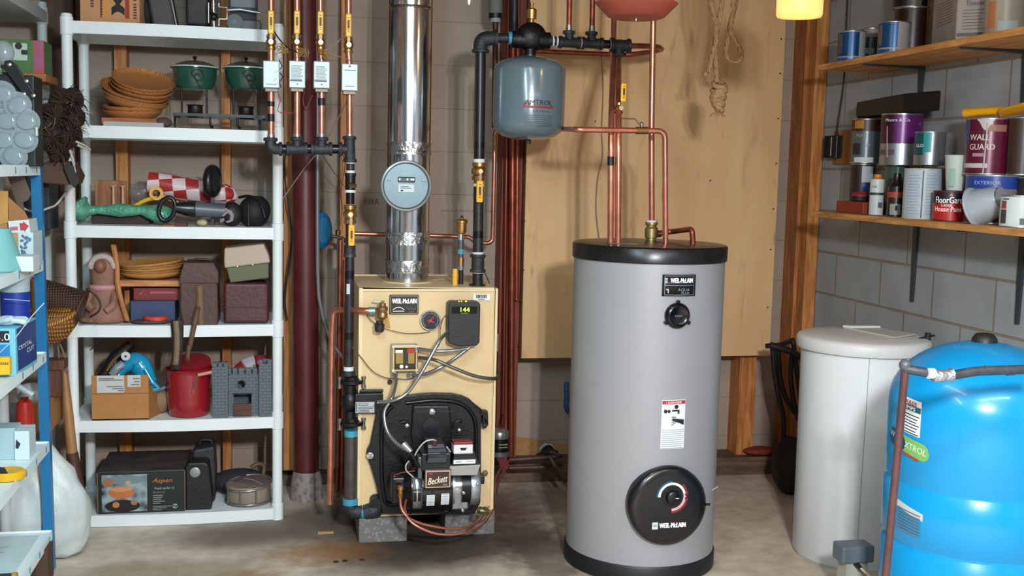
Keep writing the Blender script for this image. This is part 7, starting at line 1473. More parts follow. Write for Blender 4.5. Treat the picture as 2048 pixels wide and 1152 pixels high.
o = rbox(70, 1100, 95, 1150, 4.02, .1, 'brown_box', mat('#4b3528', .8), 'dark brown box on the floor under the blue rack tray', 'box', zb=0)
# baskets on the corner unit
o = thing('brown_wicker_basket', 'dark brown open weave basket lying on its side with loop handle', 'basket', P(140, 650, 4.45)); Yk = 4.42
DB = tex('#170d0a', '#53301f', 'weave', s=34, s2=34, d1='X', d2='Z', r=(.02, .3), bump=.8, rough=.6); c0 = P(86, 592, Yk); c1 = P(160, 618, Yk)
mb = MB(); ax_ = (V((c1.x, Yk, c1.z))-V((c0.x, Yk, c0.z))); L = ax_.length; mb.lathe(c0-ax_*.4, [(.055, 0), (.066, L*.5), (.072, L*1.38), (.074, L*1.42), (.062, L*1.43), (.052, L*1.2), (0, L*1.15)], 30, ax_, caps=True); mb.build('woven_wall', DB, o)
mb = MB(); mb.tube([P(172, 578, Yk-.02), P(185, 585, Yk-.03), P(199, 600, Yk-.03), P(202, 615, Yk-.03), P(195, 626, Yk-.03), P(180, 634, Yk-.02)], .004, 8, .02); mb.build('loop_handle', mat('#2c1711', .6), o)
mb = MB(); rx_ = c0-ax_*.4+ax_.normalized()*L*1.41; x_, y_, d_ = frame(ax_); mb.tube([rx_+(x_*math.cos(t)+y_*math.sin(t))*.075 for t in [2*PI*i/24 for i in range(25)]], .005, 8, caps=False); mb.build('rim', mat('#3f2217', .6), o)
o = thing('golden_wicker_basket', 'golden brown wicker basket behind the blue post below the dark basket', 'basket', P(108, 680, 4.35)); Yk = 4.36; q = P(100, 650, Yk); GW = tex('#5d3512', '#b67c34', 'weave', s=20, s2=34, d1='Z', d2='X', r=(.02, .35), bump=1., bd=.006, rough=.55)
M_ = Matrix.Translation((q.x, Yk, q.z)) @ Matrix.Rotation(-.25, 4, 'Y') @ Matrix.Rotation(.25, 4, 'X')
mb = MB(M_); mb.lathe((0, 0, -.06), [(.05, 0), (.085, .03), (.098, .08), (.092, .10), (.08, .112), (.04, .118), (0, .12)], 36, sx=1.0, sy=.8); mb.build('woven_body', GW, o)
mb = MB(M_); mb.tube([(.1*math.cos(t), .08*math.sin(t), .028) for t in [2*PI*i/30 for i in range(31)]], .008, 8, caps=False); mb.build('braided_rim', tex('#7b4a1a', '#c98f45', 'wave', d1='X', s=40, r=(.1, .8), bump=.8), o)
o = MB().box(P(60, 560, 4.3).x, P(70, 560, 4.3).x, 4.30, 4.36, P(60, 700, 4.3).z, P(60, 556, 4.3).z).build('cane_bundle', mat('#96774f', .7, n=.25, ns=20), None, bevel=.01); tag(o, 'upright tan cane bundle between white pail and blue post', 'bundle')
o = thing('wooden_bracket', 'brown wooden T shaped bracket on the cardboard box in the left corner', 'bracket', P(110, 790, 4.5)); Yk = 4.5; BW = wood('#4b2417', '#6b3a26', 'z')
a = P(85, 741, Yk); b = P(128, 721, Yk); MB().box(a.x, b.x, Yk, Yk+.08, a.z, b.z).build('cross_bar', BW, o, bevel=.002); a = P(97, 790, Yk); b = P(119, 741, Yk); MB().box(a.x, b.x, Yk+.01, Yk+.06, P(100, 795, Yk).z, b.z).build('upright', BW, o, bevel=.002)
z5 = Z2[4]+.001
o = thing('cardboard_box', 'plain cardboard box with taped lid in the left corner behind the blue post', 'box', (P(95, 865, 4.5).x, 4.5, z5)); a = P(50, 868, 4.47); b = P(100, 795, 4.47); c2 = P(125, 800, 4.70)
mb = MB(); mb.prism([(a.x, 4.47, z5), (b.x, 4.47, z5), (c2.x, 4.70, z5), (a.x, 4.70, z5)], (0, 0, P(100, 796, 4.5).z-z5)); mb.build('carton', CB2, o, bevel=.002)
o = thing('red_bottle', 'red plastic squeeze bottle with white cap behind the blue rack post', 'bottle', (P(48, 858, 4.2).x, 4.25, LZ[3]+.013)); q = P(50, 830, 4.28); zt = P(50, 798, 4.28).z; MB().lathe((q.x, 4.28, 0), [(.03, LZ[3]+.013), (.032, zt-.05), (.026, zt-.01), (.014, zt), (.013, zt+.012)], 24).build('bottle', mat('#b3281c', .35), o); MB().lathe((q.x, 4.28, zt+.01), [(.015, 0), (.012, .02), (.004, .03), (0, .032)], 16, caps=False).build('cap', mat('#c9c3c0', .4), o)
q = P(58, 785, 4.32); o = MB().ball((q.x, 4.36, q.z-.01), .055, .05, .04).build('plastic_bag', mat('#b3bdbf', .25, bump=1., bs=22, coat=.4), None); tag(o, 'crumpled white plastic bag on top of the red bottle', 'bag')
o = MB().tube([P(30, 768, 4.15), P(66, 790, 4.15)], .011, 10).build('white_tube', mat('#a9b7ba', .4), None); tag(o, 'short white plastic bar slanting below the third rail of the blue rack', 'bar')
# white sack on the floor
o = thing('white_sack', 'large crumpled white plastic sack on the floor behind the blue post', 'sack', (-.95, 4.31, 0)); mb = MB(); Yk = 4.31
pr_ = [(.12, 0), (.21, .02), (.25, .10), (.26, .17), (.23, .26), (.17, .34), (.13, .40), (.09, .44), (.05, .455), (0, .46)]
q = P(70, 1000, Yk); mb.lathe((q.x-.015, Yk, 0), pr_, 40, sx=.86, sy=.42, caps=True, split=80); mb.build('sack', mat('#bcc4c1', .4, n=.08, ns=7, bump=1., bs=9), o, disp=(.05, .09), sub=1)
# bat and its cord
o = thing('wooden_club', 'old wooden club leaning on the white shelf unit, dark lower half', 'club', (P(165, 1068, 4.57).x, 4.57, 0))
Pt = [P(129, 745, 4.62), P(137, 830, 4.59), P(144, 905, 4.585), P(146, 912, 4.585), P(155, 985, 4.58), P(164, 1062, 4.575)]
MB().tube(Pt[:4], .02, 18, rr=lambda i, n_: (.014, .019, .021, .022)[i]).build('pale_handle', mat('#9a6d42', .5, n=.15, ns=14), o); e_ = V((Pt[-1].x, 4.57, .0)); MB().tube([Pt[2], Pt[4], e_+V((0, 0, .01))], .026, 20, rr=lambda i, n_: (.0235, .03, .0255)[i]).build('dark_grip', mat('#4a2b20', .6, n=.25, ns=9), o)
o = MB().tube([P(118, 722, 4.56), P(117, 700, 4.55), P(114, 684, 4.55), P(120, 688, 4.55), P(128, 708, 4.56), P(133, 730, 4.57), P(136, 745, 4.58)], .0035, 8, .02).build('rope_loop', mat('#8a7058', .7), None); tag(o, 'thin tan rope loop hanging at the top of the wooden club', 'rope')
# ============================================================ RIGHT WALL SHELVES
XS = 2.30; PW = wood('#a9713a', '#d39a5c', 'y')
zl = PX(1718, 442, XS).z; zu = PX(1636, 141, XS).z; YA = 4.56
def wshelf(z, label, y0=2.7, th=.024):
    o = thing('wall_shelf', label, 'shelf', (2.45, 3.6, z)); MB().box(XS, XW-.002, y0, YA, z, z+th).build('board', PW, o, bevel=.002); return o
s1 = wshelf(zl, 'lower wooden wall shelf crowded with paint cans on the block wall'); s2_ = wshelf(zu, 'upper wooden wall shelf near the ceiling on the block wall')
BK = mat('#3b4348', .45, .4)
for px_, ys, ss, zz, h_ in ((1822, 603, s1, zl, None), (2032, 648, s1, zl, None), (1838, 205, s2_, zu, None), (2044, 205, s2_, zu, None)):
    pw = PX(px_, ys, XW-.01); y = pw.y; zb_ = pw.z; mb = MB()
    top = zz; w0, w1 = .017, .007
    mb.add([(XW-.012, y-w0, top), (XW-.012, y+w0, top), (XW-.012, y+w1, zb_), (XW-.012, y-w1, zb_), (XW, y-w0, top), (XW, y+w0, top), (XW, y+w1, zb_), (XW, y-w1, zb_)], [(0, 1, 2, 3), (4, 7, 6, 5), (0, 3, 7, 4), (1, 5, 6, 2), (3, 2, 6, 7), (0, 4, 5, 1)])
    mb.add([(XW-.012, y-w0, top), (XW-.012, y+w0, top), (XS+.03, y+w1, top), (XS+.03, y-w1, top), (XW-.012, y-w0, top-.012), (XW-.012, y+w0, top-.012), (XS+.03, y+w1, top-.006), (XS+.03, y-w1, top-.006)], [(0, 3, 2, 1), (4, 5, 6, 7), (0, 1, 5, 4), (1, 2, 6, 5), (2, 3, 7, 6), (3, 0, 4, 7)])
    mb.build('bracket', BK, ss)
ZT = zl+.0245; ZU = zu+.0245
def dep(p): return (V(p)-CAM).dot(F_)
def spot(x0, x1, X, y): p = PX((x0+x1)/2, y, X); d = dep(p); return p, (x1-x0)/2*d/FPX, d/FPX
class Can:
    def __init__(s, name, label, x0, x1, yt, yb, X, zb, m, cat='can', rim=True, group=None, taper=1., rimm=None):
        p, r, k = spot(x0, x1, X, yt+30 if yb is None else (yt+yb)/2); s.r = r; s.k = k; s.c = (p.x, p.y); s.zb = zb; s.zt = PX((x0+x1)/2, yt, X).z if yb is None else zb+(yb-yt)*k
        if zb is None: s.zb = PX((x0+x1)/2, yb, X).z; s.zt = s.zb+(yb-yt)*k
        s.o = thing(name, label, cat, (p.x, p.y, s.zb), group); h_ = s.zt-s.zb
        s.body = MB().lathe((*s.c, 0), [(r*taper, s.zb+.001), (r, s.zt-.002)], 40).build('can_body', m, s.o)
        if rim:
            for z in (s.zb, s.zt-.005): MB().lathe((*s.c, z), [(r*.9, 0), (r+.0012, .0), (r+.002, .0025), (r+.0012, .005), (r*.9, .005)], 40).build('rim', rimm or mat('#a7a9aa', .3, .8), s.o)
        s.cy = Cyl(s.c, r)
    def band(s, f0, f1, m, u0=-1.5, u1=1.5, nm='label_band', off=.0008):
        H = s.zt-s.zb; mb = MB(); s.cy.patch(mb, u0, u1, s.zb+H*f0, s.zb+H*f1, off, 16); return mb.build(nm, m, s.o)
    def text(s, t, f, w_, m, ph=0, hgt=None, rot=0, bold=0): return s.cy.text(t, ph, s.zb+(s.zt-s.zb)*f, w_, s.o, m, hgt=hgt, off=.0018, rot=rot, bold=bold)
XFr, XRe = 2.40, 2.515
SIL = mat('#a3a7aa', .3, .8)
# lower rear cans (support) and the upper rear row
def low(name, label, x0, x1, X, m, yt, **k): return Can(name, label, x0, x1, yt, 436, X, ZT, m, **k)
c = low('paint_can', 'small dark paint can with white and blue label behind the red scrubber', 1700, 1748, XRe, mat('#2c2022', .4), 340); c.band(.62, .95, mat('#a9b3b8', .5), -.1, .9); c.band(.38, .6, mat('#27508f', .5), -.1, .6); c.text('EXTERIOR', .2, .04, mat('#a8a0a0'), hgt=.009)
za = c.zt
c = Can('paint_can', 'grey and gold labelled paint can under the left end of the black box', 1703, 1760, 245, 333, XRe, za+.001, mat('#57646c', .3, .2)); c.band(.72, 1., mat('#3b2113', .4)); c.band(.78, .96, mat('#b3782c', .4), -.9, -.2, 'gold_fruit'); c.band(0, .14, mat('#c7cbcb', .5), -.8, .6); c.text('PRATT', .62, .05, mat('#b99a4e'), -.3, .014); c.text('87', .4, .016, mat('#b99a4e'), .15, .014); c.band(.2, .45, mat('#2b2526', .5), -1.0, -.35, 'dark_patch')
cA = low('glass_jar', 'greenish glass jar behind the small dark bottle on the lower shelf', 1768, 1815, 2.50, mat('#3f5b50', .15, alpha=.8, coat=.4), 338, rimm=mat('#52685c', .3))
low('paint_can', 'plain can hidden behind the tall white can', 1825, 1880, XRe, mat('#7a7d80', .4, .4), 338)
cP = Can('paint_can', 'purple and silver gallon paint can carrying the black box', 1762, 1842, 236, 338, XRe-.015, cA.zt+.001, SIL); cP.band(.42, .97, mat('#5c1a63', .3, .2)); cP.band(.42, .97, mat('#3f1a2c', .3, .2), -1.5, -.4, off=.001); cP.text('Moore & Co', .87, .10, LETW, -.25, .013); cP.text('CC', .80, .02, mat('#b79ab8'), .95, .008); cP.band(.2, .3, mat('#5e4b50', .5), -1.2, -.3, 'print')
mb = MB(); mb.tube([cP.cy.at(-.75+.1*u, cP.zb+(cP.zt-cP.zb)*(.75-u*.6), .001) for u in (0, .3, .6, 1)], .002, 6); mb.build('paint_drip', mat('#b9a3b4', .4), cP.o)
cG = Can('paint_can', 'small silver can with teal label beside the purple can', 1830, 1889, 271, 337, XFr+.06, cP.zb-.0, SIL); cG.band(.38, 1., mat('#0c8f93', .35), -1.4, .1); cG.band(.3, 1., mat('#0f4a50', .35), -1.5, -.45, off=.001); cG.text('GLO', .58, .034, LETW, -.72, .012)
p, r, k_ = spot(1712, 1880, XRe, 215)
# black box lies on the two tall cans
a = PX(1722, 237, XRe); b = PX(1872, 237, XRe-.02); o = MB(); zt = cP.zt+.001
o.add([(XRe-.06, PX(1713, 215, XRe-.06).y, zt), (XRe-.07, PX(1806, 215, XRe-.07).y, zt), (XRe-.02, PX(1880, 215, XRe-.02).y, zt), (XW-.01, PX(1720, 215, XW-.01).y, zt)]+[(XRe-.06, PX(1713, 215, XRe-.06).y, zt+.062), (XRe-.07, PX(1806, 215, XRe-.07).y, zt+.075), (XRe-.02, PX(1880, 215, XRe-.02).y, zt+.078), (XW-.01, PX(1720, 215, XW-.01).y, zt+.07)], [(0, 1, 2, 3)[::-1], (4, 5, 6, 7), (0, 1, 5, 4), (1, 2, 6, 5), (2, 3, 7, 6), (3, 0, 4, 7)])
o = o.build('black_box', mat('#0d0b0b', .5), None, bevel=.003); tag(o, 'long black box lying across the purple and grey paint cans', 'box')
# front row
c = low('bottle', 'white plastic bottle with orange cap on the lower shelf', 1739, 1767, XFr, mat('#c3cbcc', .4), 364, cat='bottle', rim=False); MB().lathe((*c.c, c.zt), [(c.r*.8, -.002), (c.r*.55, .006), (c.r*.55, .018), (0, .018)], 20, caps=False).build('orange_cap', mat('#c9791c', .4), c.o); c.band(.55, .62, mat('#2c3237', .5), -1.2, 1.2); c.band(.2, .35, mat('#5a6468', .5), .2, .9); c.text('OIL', .78, .02, mat('#2c3f4a'), -.3, .009)
c = low('bottle', 'small dark bottle with orange band in front of the glass jar', 1775, 1808, XFr, mat('#241d1c', .3), 375, cat='bottle', rim=False); MB().lathe((*c.c, c.zt), [(c.r, -.002), (c.r*.6, .012), (c.r*.45, .04), (c.r*.45, .05), (0, .05)], 20, caps=False).build('neck', mat('#1a1718', .3), c.o); c.band(.62, .8, mat('#9c4023', .5)); c.band(.06, .42, mat('#8f948f', .5), -.7, .6); c.text('1', .28, .01, INK, .1, .02)
c = low('paint_can', 'tall white can with dark vertical seam in the middle of the lower shelf', 1808, 1881, XFr-.01, mat('#a9b6c0', .4, n=.03), 336, rimm=mat('#b3ab98', .4)); c.band(.0, .96, mat('#3c4650', .5), -.03, .04, 'seam'); mb = MB(); H = c.zt-c.zb
for i in range(14):
    c.cy.patch(mb, -.85, -.12-.05*(i % 3), c.zb+H*(.1+.058*i), c.zb+H*(.115+.058*i), .001, 5); c.cy.patch(mb, .15, .8-.07*(i % 2), c.zb+H*(.1+.058*i), c.zb+H*(.115+.058*i), .001, 5)
mb.build('fine_print', mat('#8d9aa5', .5), c.o)
c = low('paint_can', 'black and red paint can lettered FloorGard', 1868, 1932, XFr+.005, mat('#b3231c', .35), 376, rimm=mat('#4a2020', .4)); c.band(.58, .97, mat('#1c1112', .4)); c.text('FloorGard', .70, .098, LETW, -.08, .024, bold=.0006); c.text('Latex', .54, .036, LETW, -.18, .012); c.text('House Paint', .40, .098, LETW, -.10, .018, bold=.0004); mb = MB(); q = c.cy; mb.add([q.at(-.05, c.zb+(c.zt-c.zb)*.84, .0018), q.at(.15, c.zb+(c.zt-c.zb)*.84, .0018), q.at(.05, c.zb+(c.zt-c.zb)*.93, .0018)], [(0, 1, 2)]); mb.build('flame_mark', mat('#c77a6a', .5), c.o)
zf_ = c.zt; c = Can('paper_cup', 'white paper cup with green print standing on the FloorGard can', 1890, 1936, 304, 374, XFr+.02, zf_+.001, mat('#bcc6c0', .5), cat='cup', rim=False, taper=.76); MB().lathe((*c.c, c.zt-.004), [(c.r*.95, 0), (c.r+.002, .002), (c.r+.001, .005), (c.r*.95, .004)], 32, caps=False).build('rolled_rim', mat('#cfd2ca', .5), c.o); c.band(.12, .62, mat('#8fb6a3', .5), -.6, -.1, 'green_print', .0002)
cB = low('paint_bucket', 'dark blue paint bucket under the maroon can on the lower shelf', 1934, 2040, 2.47, mat('#141c40', .35), 340); cB.band(.72, 1., mat('#1f3e8f', .35)); cB.band(.45, .6, mat('#1d3f8c', .35)); cB.text('EXTERIOR', .84, .09, mat('#9fb0cf'), -.25, .012); cB.band(.60, .72, mat('#77706c', .4), nm='paint_smear'); cB.text('C', .40, .012, mat('#97a0b5'), -.6, .014)
cW = Can('paint_can', 'maroon gallon can lettered WALL GUARD with white paint drips', 1934, 2022, 227, 338, 2.475, cB.zt+.001, mat('#5d1330', .3, .15)); cW.text('WALL', .66, .072, mat('#cdbfb8'), -.42, .021, bold=.0006); cW.text('GUARD', .49, .088, mat('#cdbfb8'), -.30, .021, bold=.0006); cW.band(.32, .38, mat('#a3828c', .5), -.7, -.1); cW.band(.12, .2, mat('#bcb2b4', .5), -1.3, 0., 'white_bar'); cW.band(.76, .88, mat('#8f6450', .5), -.1, .75, 'tan_ribbon'); cW.band(.55, 1., mat('#3a3f73', .4), -1.5, -.95, 'blue_patch')
mb = MB(); 
mb.sheet(lambda u, v: cW.cy.at(-.55+.75*u, cW.zb+(cW.zt-cW.zb)*(.98-(.18*math.sin(u*PI)**2+.02)*v), .0016), 10, 2); mb.build('white_splash', mat('#b8b1b0', .4), cW.o)
mb = MB(); mb.tube([cW.cy.at(-.10-.06*u, cW.zb+(cW.zt-cW.zb)*(.92-u*.9), .001) for u in (0, .2, .5, .8, 1)], .003, 6); mb.build('paint_drip', mat('#b8b1b0', .4), cW.o)
c = Can('paint_can', 'dark brown can at the right edge behind the maroon can', 2018, 2075, 225, 340, 2.53, cB.zt+.001, mat('#3a2722', .4)) 
low('paint_can', 'dark can standing below the brown can at the right edge', 2036, 2085, 2.53, mat('#2a2420', .4), 340)
o = thing('yellow_brush_handle', 'yellow plastic scoop with hollow handle lying on the maroon can', 'scoop', (2.45, 3.2, cW.zt)); a = PX(1930, 214, 2.40); b = PX(2005, 209, 2.46); e_ = PX(2060, 198, 2.46); rr_ = .0165; dz = cW.zt+.012+rr_-a.z+.004
a = V((a.x, a.y, cW.zt+rr_+.004)); b = V((b.x, b.y, cW.zt+rr_+.010)); e_ = V((e_.x, e_.y, cW.zt+.035))
MB().cyl(a, b, rr_, .014, n=20).build('handle', mat('#d69a0e', .4), o); MB().cyl(a+(a-b).normalized()*.0005, a-(a-b).normalized()*.002, rr_*.6, n=16).build('hollow_end', mat('#8f6a14', .5), o)
mb = MB(); mb.sheet(lambda u, v: b+(e_-b)*(u*1.4-.1)+V((0, 0, -.02*math.sin(v*PI)-.005))+V((-.045*(v-.5)*2*min(1, u*3+.2), 0, .01*u)), 8, 8); mb.build('scoop_blade', mat('#cf930e', .4), o, solid=.003)
# clear cap & right can
p = PX(1972, 420, XFr-.01); o = thing('respirator_mask', 'white translucent plastic cup mask tipped on its side on the lower shelf', 'mask', (p.x, p.y, ZT)); k_ = dep(p)/FPX
ax_ = (PX(1935, 425, XFr-.04)-p); mb = MB(); mb.lathe(p-ax_.normalized()*.055+V((0, 0, ZT+.077-p.z)), [(.045, 0), (.052, .02), (.062, .07), (.064, .09), (.074, .094), (.076, .10), (.070, .106), (.06, .1)], 36, ax_+V((0, 0, -.012)), caps=False); mb.build('cup', mat('#a9b4bb', .35, alpha=.9, coat=.3), o)
mb = MB(); cc = p-ax_.normalized()*.055+V((0, 0, ZT+.077-p.z)); mb.lathe(cc, [(0, 0), (.045, 0)], 30, ax_, caps=False); mb.build('bottom', mat('#8f979c', .4), o)
c = low('paint_can', 'white paint can with red and black print at the right edge of the lower shelf', 2004, 2080, XFr-.03, mat('#bfc9c4', .4), 372); c.band(.58, .82, mat('#8f3a34', .5), -1.1, -.75); c.band(.12, .55, mat('#3b3e3c', .5), -1.15, -.72, 'black_sketch'); c.band(.1, .3, mat('#4d5654', .5), .0, .25, 'barcode'); c.band(.86, .9, mat('#40464a', .5), -1.0, -.6)
# scrubber and box on the left
p, r, k_ = spot(1690, 1740, XFr, 425); o = MB().box(p.x-.03, p.x+.05, PX(1738, 425, XFr).y, PX(1684, 425, XFr).y, ZT, ZT+.05).build('red_sanding_box', mat('#8f3420', .6, n=.2), None, bevel=.003); tag(o, 'dull red box at the left end of the lower shelf', 'box')
o = thing('scrub_pad', 'round red and black scrubber sitting on the dull red box', 'scrubber', (p.x+.0, p.y, ZT+.05)); q = PX(1716, 400, XFr); MB().lathe((XFr+.01, q.y, ZT+.051), [(.036, 0), (.039, .006), (.034, .022)], 28).build('black_base', mat('#191314', .6), o); MB().lathe((XFr+.01, q.y, ZT+.073), [(.036, 0), (.037, .008), (.028, .018), (0, .02)], 28, caps=False).build('red_top', mat('#8c2226', .5), o)
# ---- upper shelf
def up(name, label, x0, x1, yt, X, m, **k): return Can(name, label, x0, x1, yt, None, X, ZU, m, **k)
c = up('paint_can', 'small blue paint can at the left end of the upper shelf', 1676, 1730, 64, XFr, mat('#a2a6a4', .4)); c.band(.2, .95, mat('#174a7c', .3, .3), -1.5, .55); c.band(.02, .16, mat('#1d5c95', .3, .3), -1.5, .55); c.band(.3, .9, mat('#5c4a50', .5), -1.5, -.7)
c = up('paint_can', 'dark green paint can between the two blue ones on the upper shelf', 1722, 1764, 58, XRe, mat('#1d3836', .4)); c.band(.3, .45, mat('#77827d', .5), -.7, .3); c.band(.75, 1., mat('#8a8480', .5), -.9, .9)
c = up('paint_can', 'second blue paint can right of the green one on the upper shelf', 1757, 1818, 46, XFr, mat('#a39f98', .4)); c.band(.22, .97, mat('#174a7c', .3, .3), -1.5, .25); c.band(.02, .17, mat('#1d5c95', .3, .3), -1.5, .25); c.band(.3, .9, mat('#6c5c55', .5), -1.5, -.8)
c = up('stain_can', 'tall dark brown can lettered CD on the upper shelf', 1790, 1860, 18, XRe, mat('#2a1512', .35)); c.text('CD', .36, .05, mat('#7c6558'), -.35, .028, bold=.0008)
c2 = Can('spray_can', 'dark topped can standing on the tall brown can', 1790, 1858, -60, 17, XRe, c.zt+.001, mat('#15110f', .4)); c2.band(.0, .5, mat('#6a6058', .4, .3), .1, .6); c2.band(.25, .4, mat('#77716c', .5), -1., -.2)
o = thing('thinner_tin', 'rectangular off white tin lettered Thinner on the upper shelf', 'tin', (XFr, PX(1912, 60, XFr-.05).y, ZU)); c1 = PX(1911, 60, XFr-.045); c0 = PX(1864, 60, XFr+.02); c3 = PX(1974, 60, XFr+.03)
ht = .27; c0 = V((c0.x, c0.y, 0)); c1 = V((c1.x, c1.y, 0)); c3 = V((c3.x, c3.y, 0)); cc3 = c0+(c3-c1)
MB().prism([(p.x, p.y, ZU) for p in (c0, c1, c3, cc3)], (0, 0, ht)).build('tin', mat('#8d8781', .35, n=.04), o, bevel=.004)
dv = c3-c1; rt = dv.normalized(); nn_ = V((rt.y, -rt.x, 0)); nn_ = nn_ if nn_.dot(-c1) > 0 else -nn_
text('Thinner', c1+dv*.58+nn_*.002+V((0, 0, ZU+.135)), dv.length*.6, o, mat('#3c4257'), right=rt, hgt=.018)
mb = MB(); 
for i in range(7): q0 = c1+dv*.2+nn_*.0012; q1 = c1+dv*(.9-.06*(i % 3))+nn_*.0012; z = ZU+.11-i*.011; mb.add([q0+V((0, 0, z)), q1+V((0, 0, z)), q1+V((0, 0, z+.0025)), q0+V((0, 0, z+.0025))], [(0, 1, 2, 3)])
q0 = c1+dv*.05+nn_*.0012; q1 = c1+dv*.92+nn_*.0012; mb.add([q0+V((0, 0, ZU+.02)), q1+V((0, 0, ZU+.02)), q1+V((0, 0, ZU+.032)), q0+V((0, 0, ZU+.032))], [(0, 1, 2, 3)])
dv2 = c1-c0; n2_ = V((dv2.y, -dv2.x, 0)).normalized(); n2_ = n2_ if n2_.dot(-c1) > 0 else -n2_
for i in range(9): q0 = c0+dv2*.2+n2_*.0012; q1 = c0+dv2*.85+n2_*.0012; z = ZU+.16-i*.010; mb.add([q0+V((0, 0, z)), q1+V((0, 0, z)), q1+V((0, 0, z+.002)), q0+V((0, 0, z+.002))], [(0, 1, 2, 3)])
mb.build('fine_print', mat('#5f5c5c', .6), o)
c = up('plastic_jug', 'cream and orange plastic jug at the right end of the upper shelf', 1975, 2052, -60, XFr+.0, mat('#8f8a78', .4), cat='jug', rim=False); c.band(.1, .5, mat('#a36a45', .5), -.9, -.45, 'orange_stripe'); c.band(.05, .2, mat('#97a3a0', .5), -.3, .7, 'pale_label')
c = up('plastic_jug', 'brown speckled can behind the Thinner tin on the upper shelf', 1858, 1884, -60, XRe+.02, mat('#5d4226', .5, n=.3, ns=30), cat='can')
# outlet and cord
o = thing('wall_outlet', 'black outlet box with bright edge on the right block wall', 'outlet', PX(1668, 318, XW-.02)); a = PX(1679, 316, XW-.03); b = PX(1656, 272, XW-.03); MB().box(XW-.05, XW, a.y, b.y, a.z, b.z).build('outlet_box', mat('#171a1d', .4), o, bevel=.003); MB().box(XW-.0515, XW-.049, (a.y*.6+b.y*.4)-.003, (a.y*.6+b.y*.4)+.003, a.z+.01, b.z-.008).build('bright_edge', mat('#aeb9bf', .4), o)
a = PX(1700, 328, XW-.02); b = PX(1670, 262, XW-.02); o = MB().box(XW-.02, XW, a.y, b.y, a.z, b.z).build('wood_block', wood('#80521f', '#a8713a', 'z'), None, bevel=.002); tag(o, 'wooden mounting block behind the black outlet box', 'block')
o = MB().tube([PX(1672, 275, XW-.03), PX(1678, 230, XW-.012), PX(1686, 180, XW-.012), PX(1690, 120, XW-.012), PX(1693, 40, XW-.012), PX(1697, -50, XW-.012)], .004, 8, .05).build('extension_cord', BLACK, None); tag(o, 'black power cord running up the block wall from the outlet', 'cord')

# ============================================================ CORNER AND HANGING THINGS
o = thing('folding_chair', 'dark folded metal chair standing in the corner behind the white tank', 'chair', P(1590, 960, 4.85)); DK = mat('#221c1c', .5, .3)
Yc_ = 4.75
MB().tube([P(1532, 692, Yc_), P(1560, 690, Yc_), P(1586, 680, Yc_+.12)], .012, 12, .02).build('top_rail', DK, o); MB().tube([P(1540, 690, Yc_), P(1580, 702, Yc_-.02), P(1615, 722, Yc_-.1)], .016, 12, .02).build('side_rail', DK, o)
for pts, nm in (([(1545, 695), (1548, 740), (1556, 790), (1568, 835), (1566, 950)], 'leg'), ([(1556, 700), (1560, 760), (1572, 800), (1590, 826)], 'strap'), ([(1584, 705), (1580, 750), (1586, 800), (1596, 840)], 'strap'), ([(1586, 682), (1592, 730), (1602, 800), (1604, 850)], 'leg')): MB().tube([P(x, y, Yc_+.03) for x, y in pts], .012, 10, .05).build(nm, DK, o)
q = P(1585, 900, 4.72); o = MB().ball((q.x, 4.74, .14), .085, .10, .14).build('dark_bag', mat('#1b1412', .8, n=.3, ns=12, bump=.6, bs=20), None); tag(o, 'dark lumpy bag at the foot of the folded chair', 'bag')
q = P(1530, 915, 5.05); o = MB().ball((q.x, 5.12, .112), .09, .05, .022).build('red_rag', mat('#7c2a17', .8, n=.3, ns=20, bump=.8, bs=40), None); tag(o, 'dull red rag lying on the sill board under the plywood', 'rag')
a = PZ(1556, 962, 0); b = PZ(1605, 992, 0); o = MB().prism([(a.x, a.y, 0), (b.x, b.y, 0), (b.x+.05, b.y+.03, 0), (a.x+.05, a.y+.03, 0)], (0, 0, .02)).build('floor_board', wood('#5b3c26', '#7d573a', 'y'), None); tag(o, 'short wooden board on the floor left of the white tank', 'board')
# lamp
YLm = 3.2; ct = P(1600, 0, YLm); zb_ = P(1600, 27, YLm-.06).z
o = thing('hanging_lamp', 'yellow cup shaped hanging lamp glowing at the top right', 'lamp', (ct.x, YLm, zb_))
LM = bpy.data.materials.new('lamp_shade'); LM.use_nodes = True; b = LM.node_tree.nodes['Principled BSDF']; b.inputs['Base Color'].default_value = lin('#e6b154'); b.inputs['Roughness'].default_value = .5; b.inputs['Emission Color'].default_value = (1, .62, .24, 1); b.inputs['Emission Strength'].default_value = .85
MB().lathe((ct.x, YLm, 0), [(.058, zb_+.004), (.0655, zb_), (.068, zb_+.006), (.070, zb_+.12), (.05, zb_+.16), (.02, zb_+.17)], 48, caps=False, split=80).build('lamp_shade', LM, o, solid=.003)
MB().ball((ct.x, YLm, zb_+.085), .03).build('bulb', mat('#ffd28a', .5, emit=8.), o); MB().cyl((ct.x, YLm, zb_+.16), (ct.x, YLm, ZC), .004, n=8).build('lamp_cord', BLACK, o); MB().cyl((ct.x, YLm, zb_+.11), (ct.x, YLm, zb_+.18), .016, n=16).build('socket', BLACK, o)
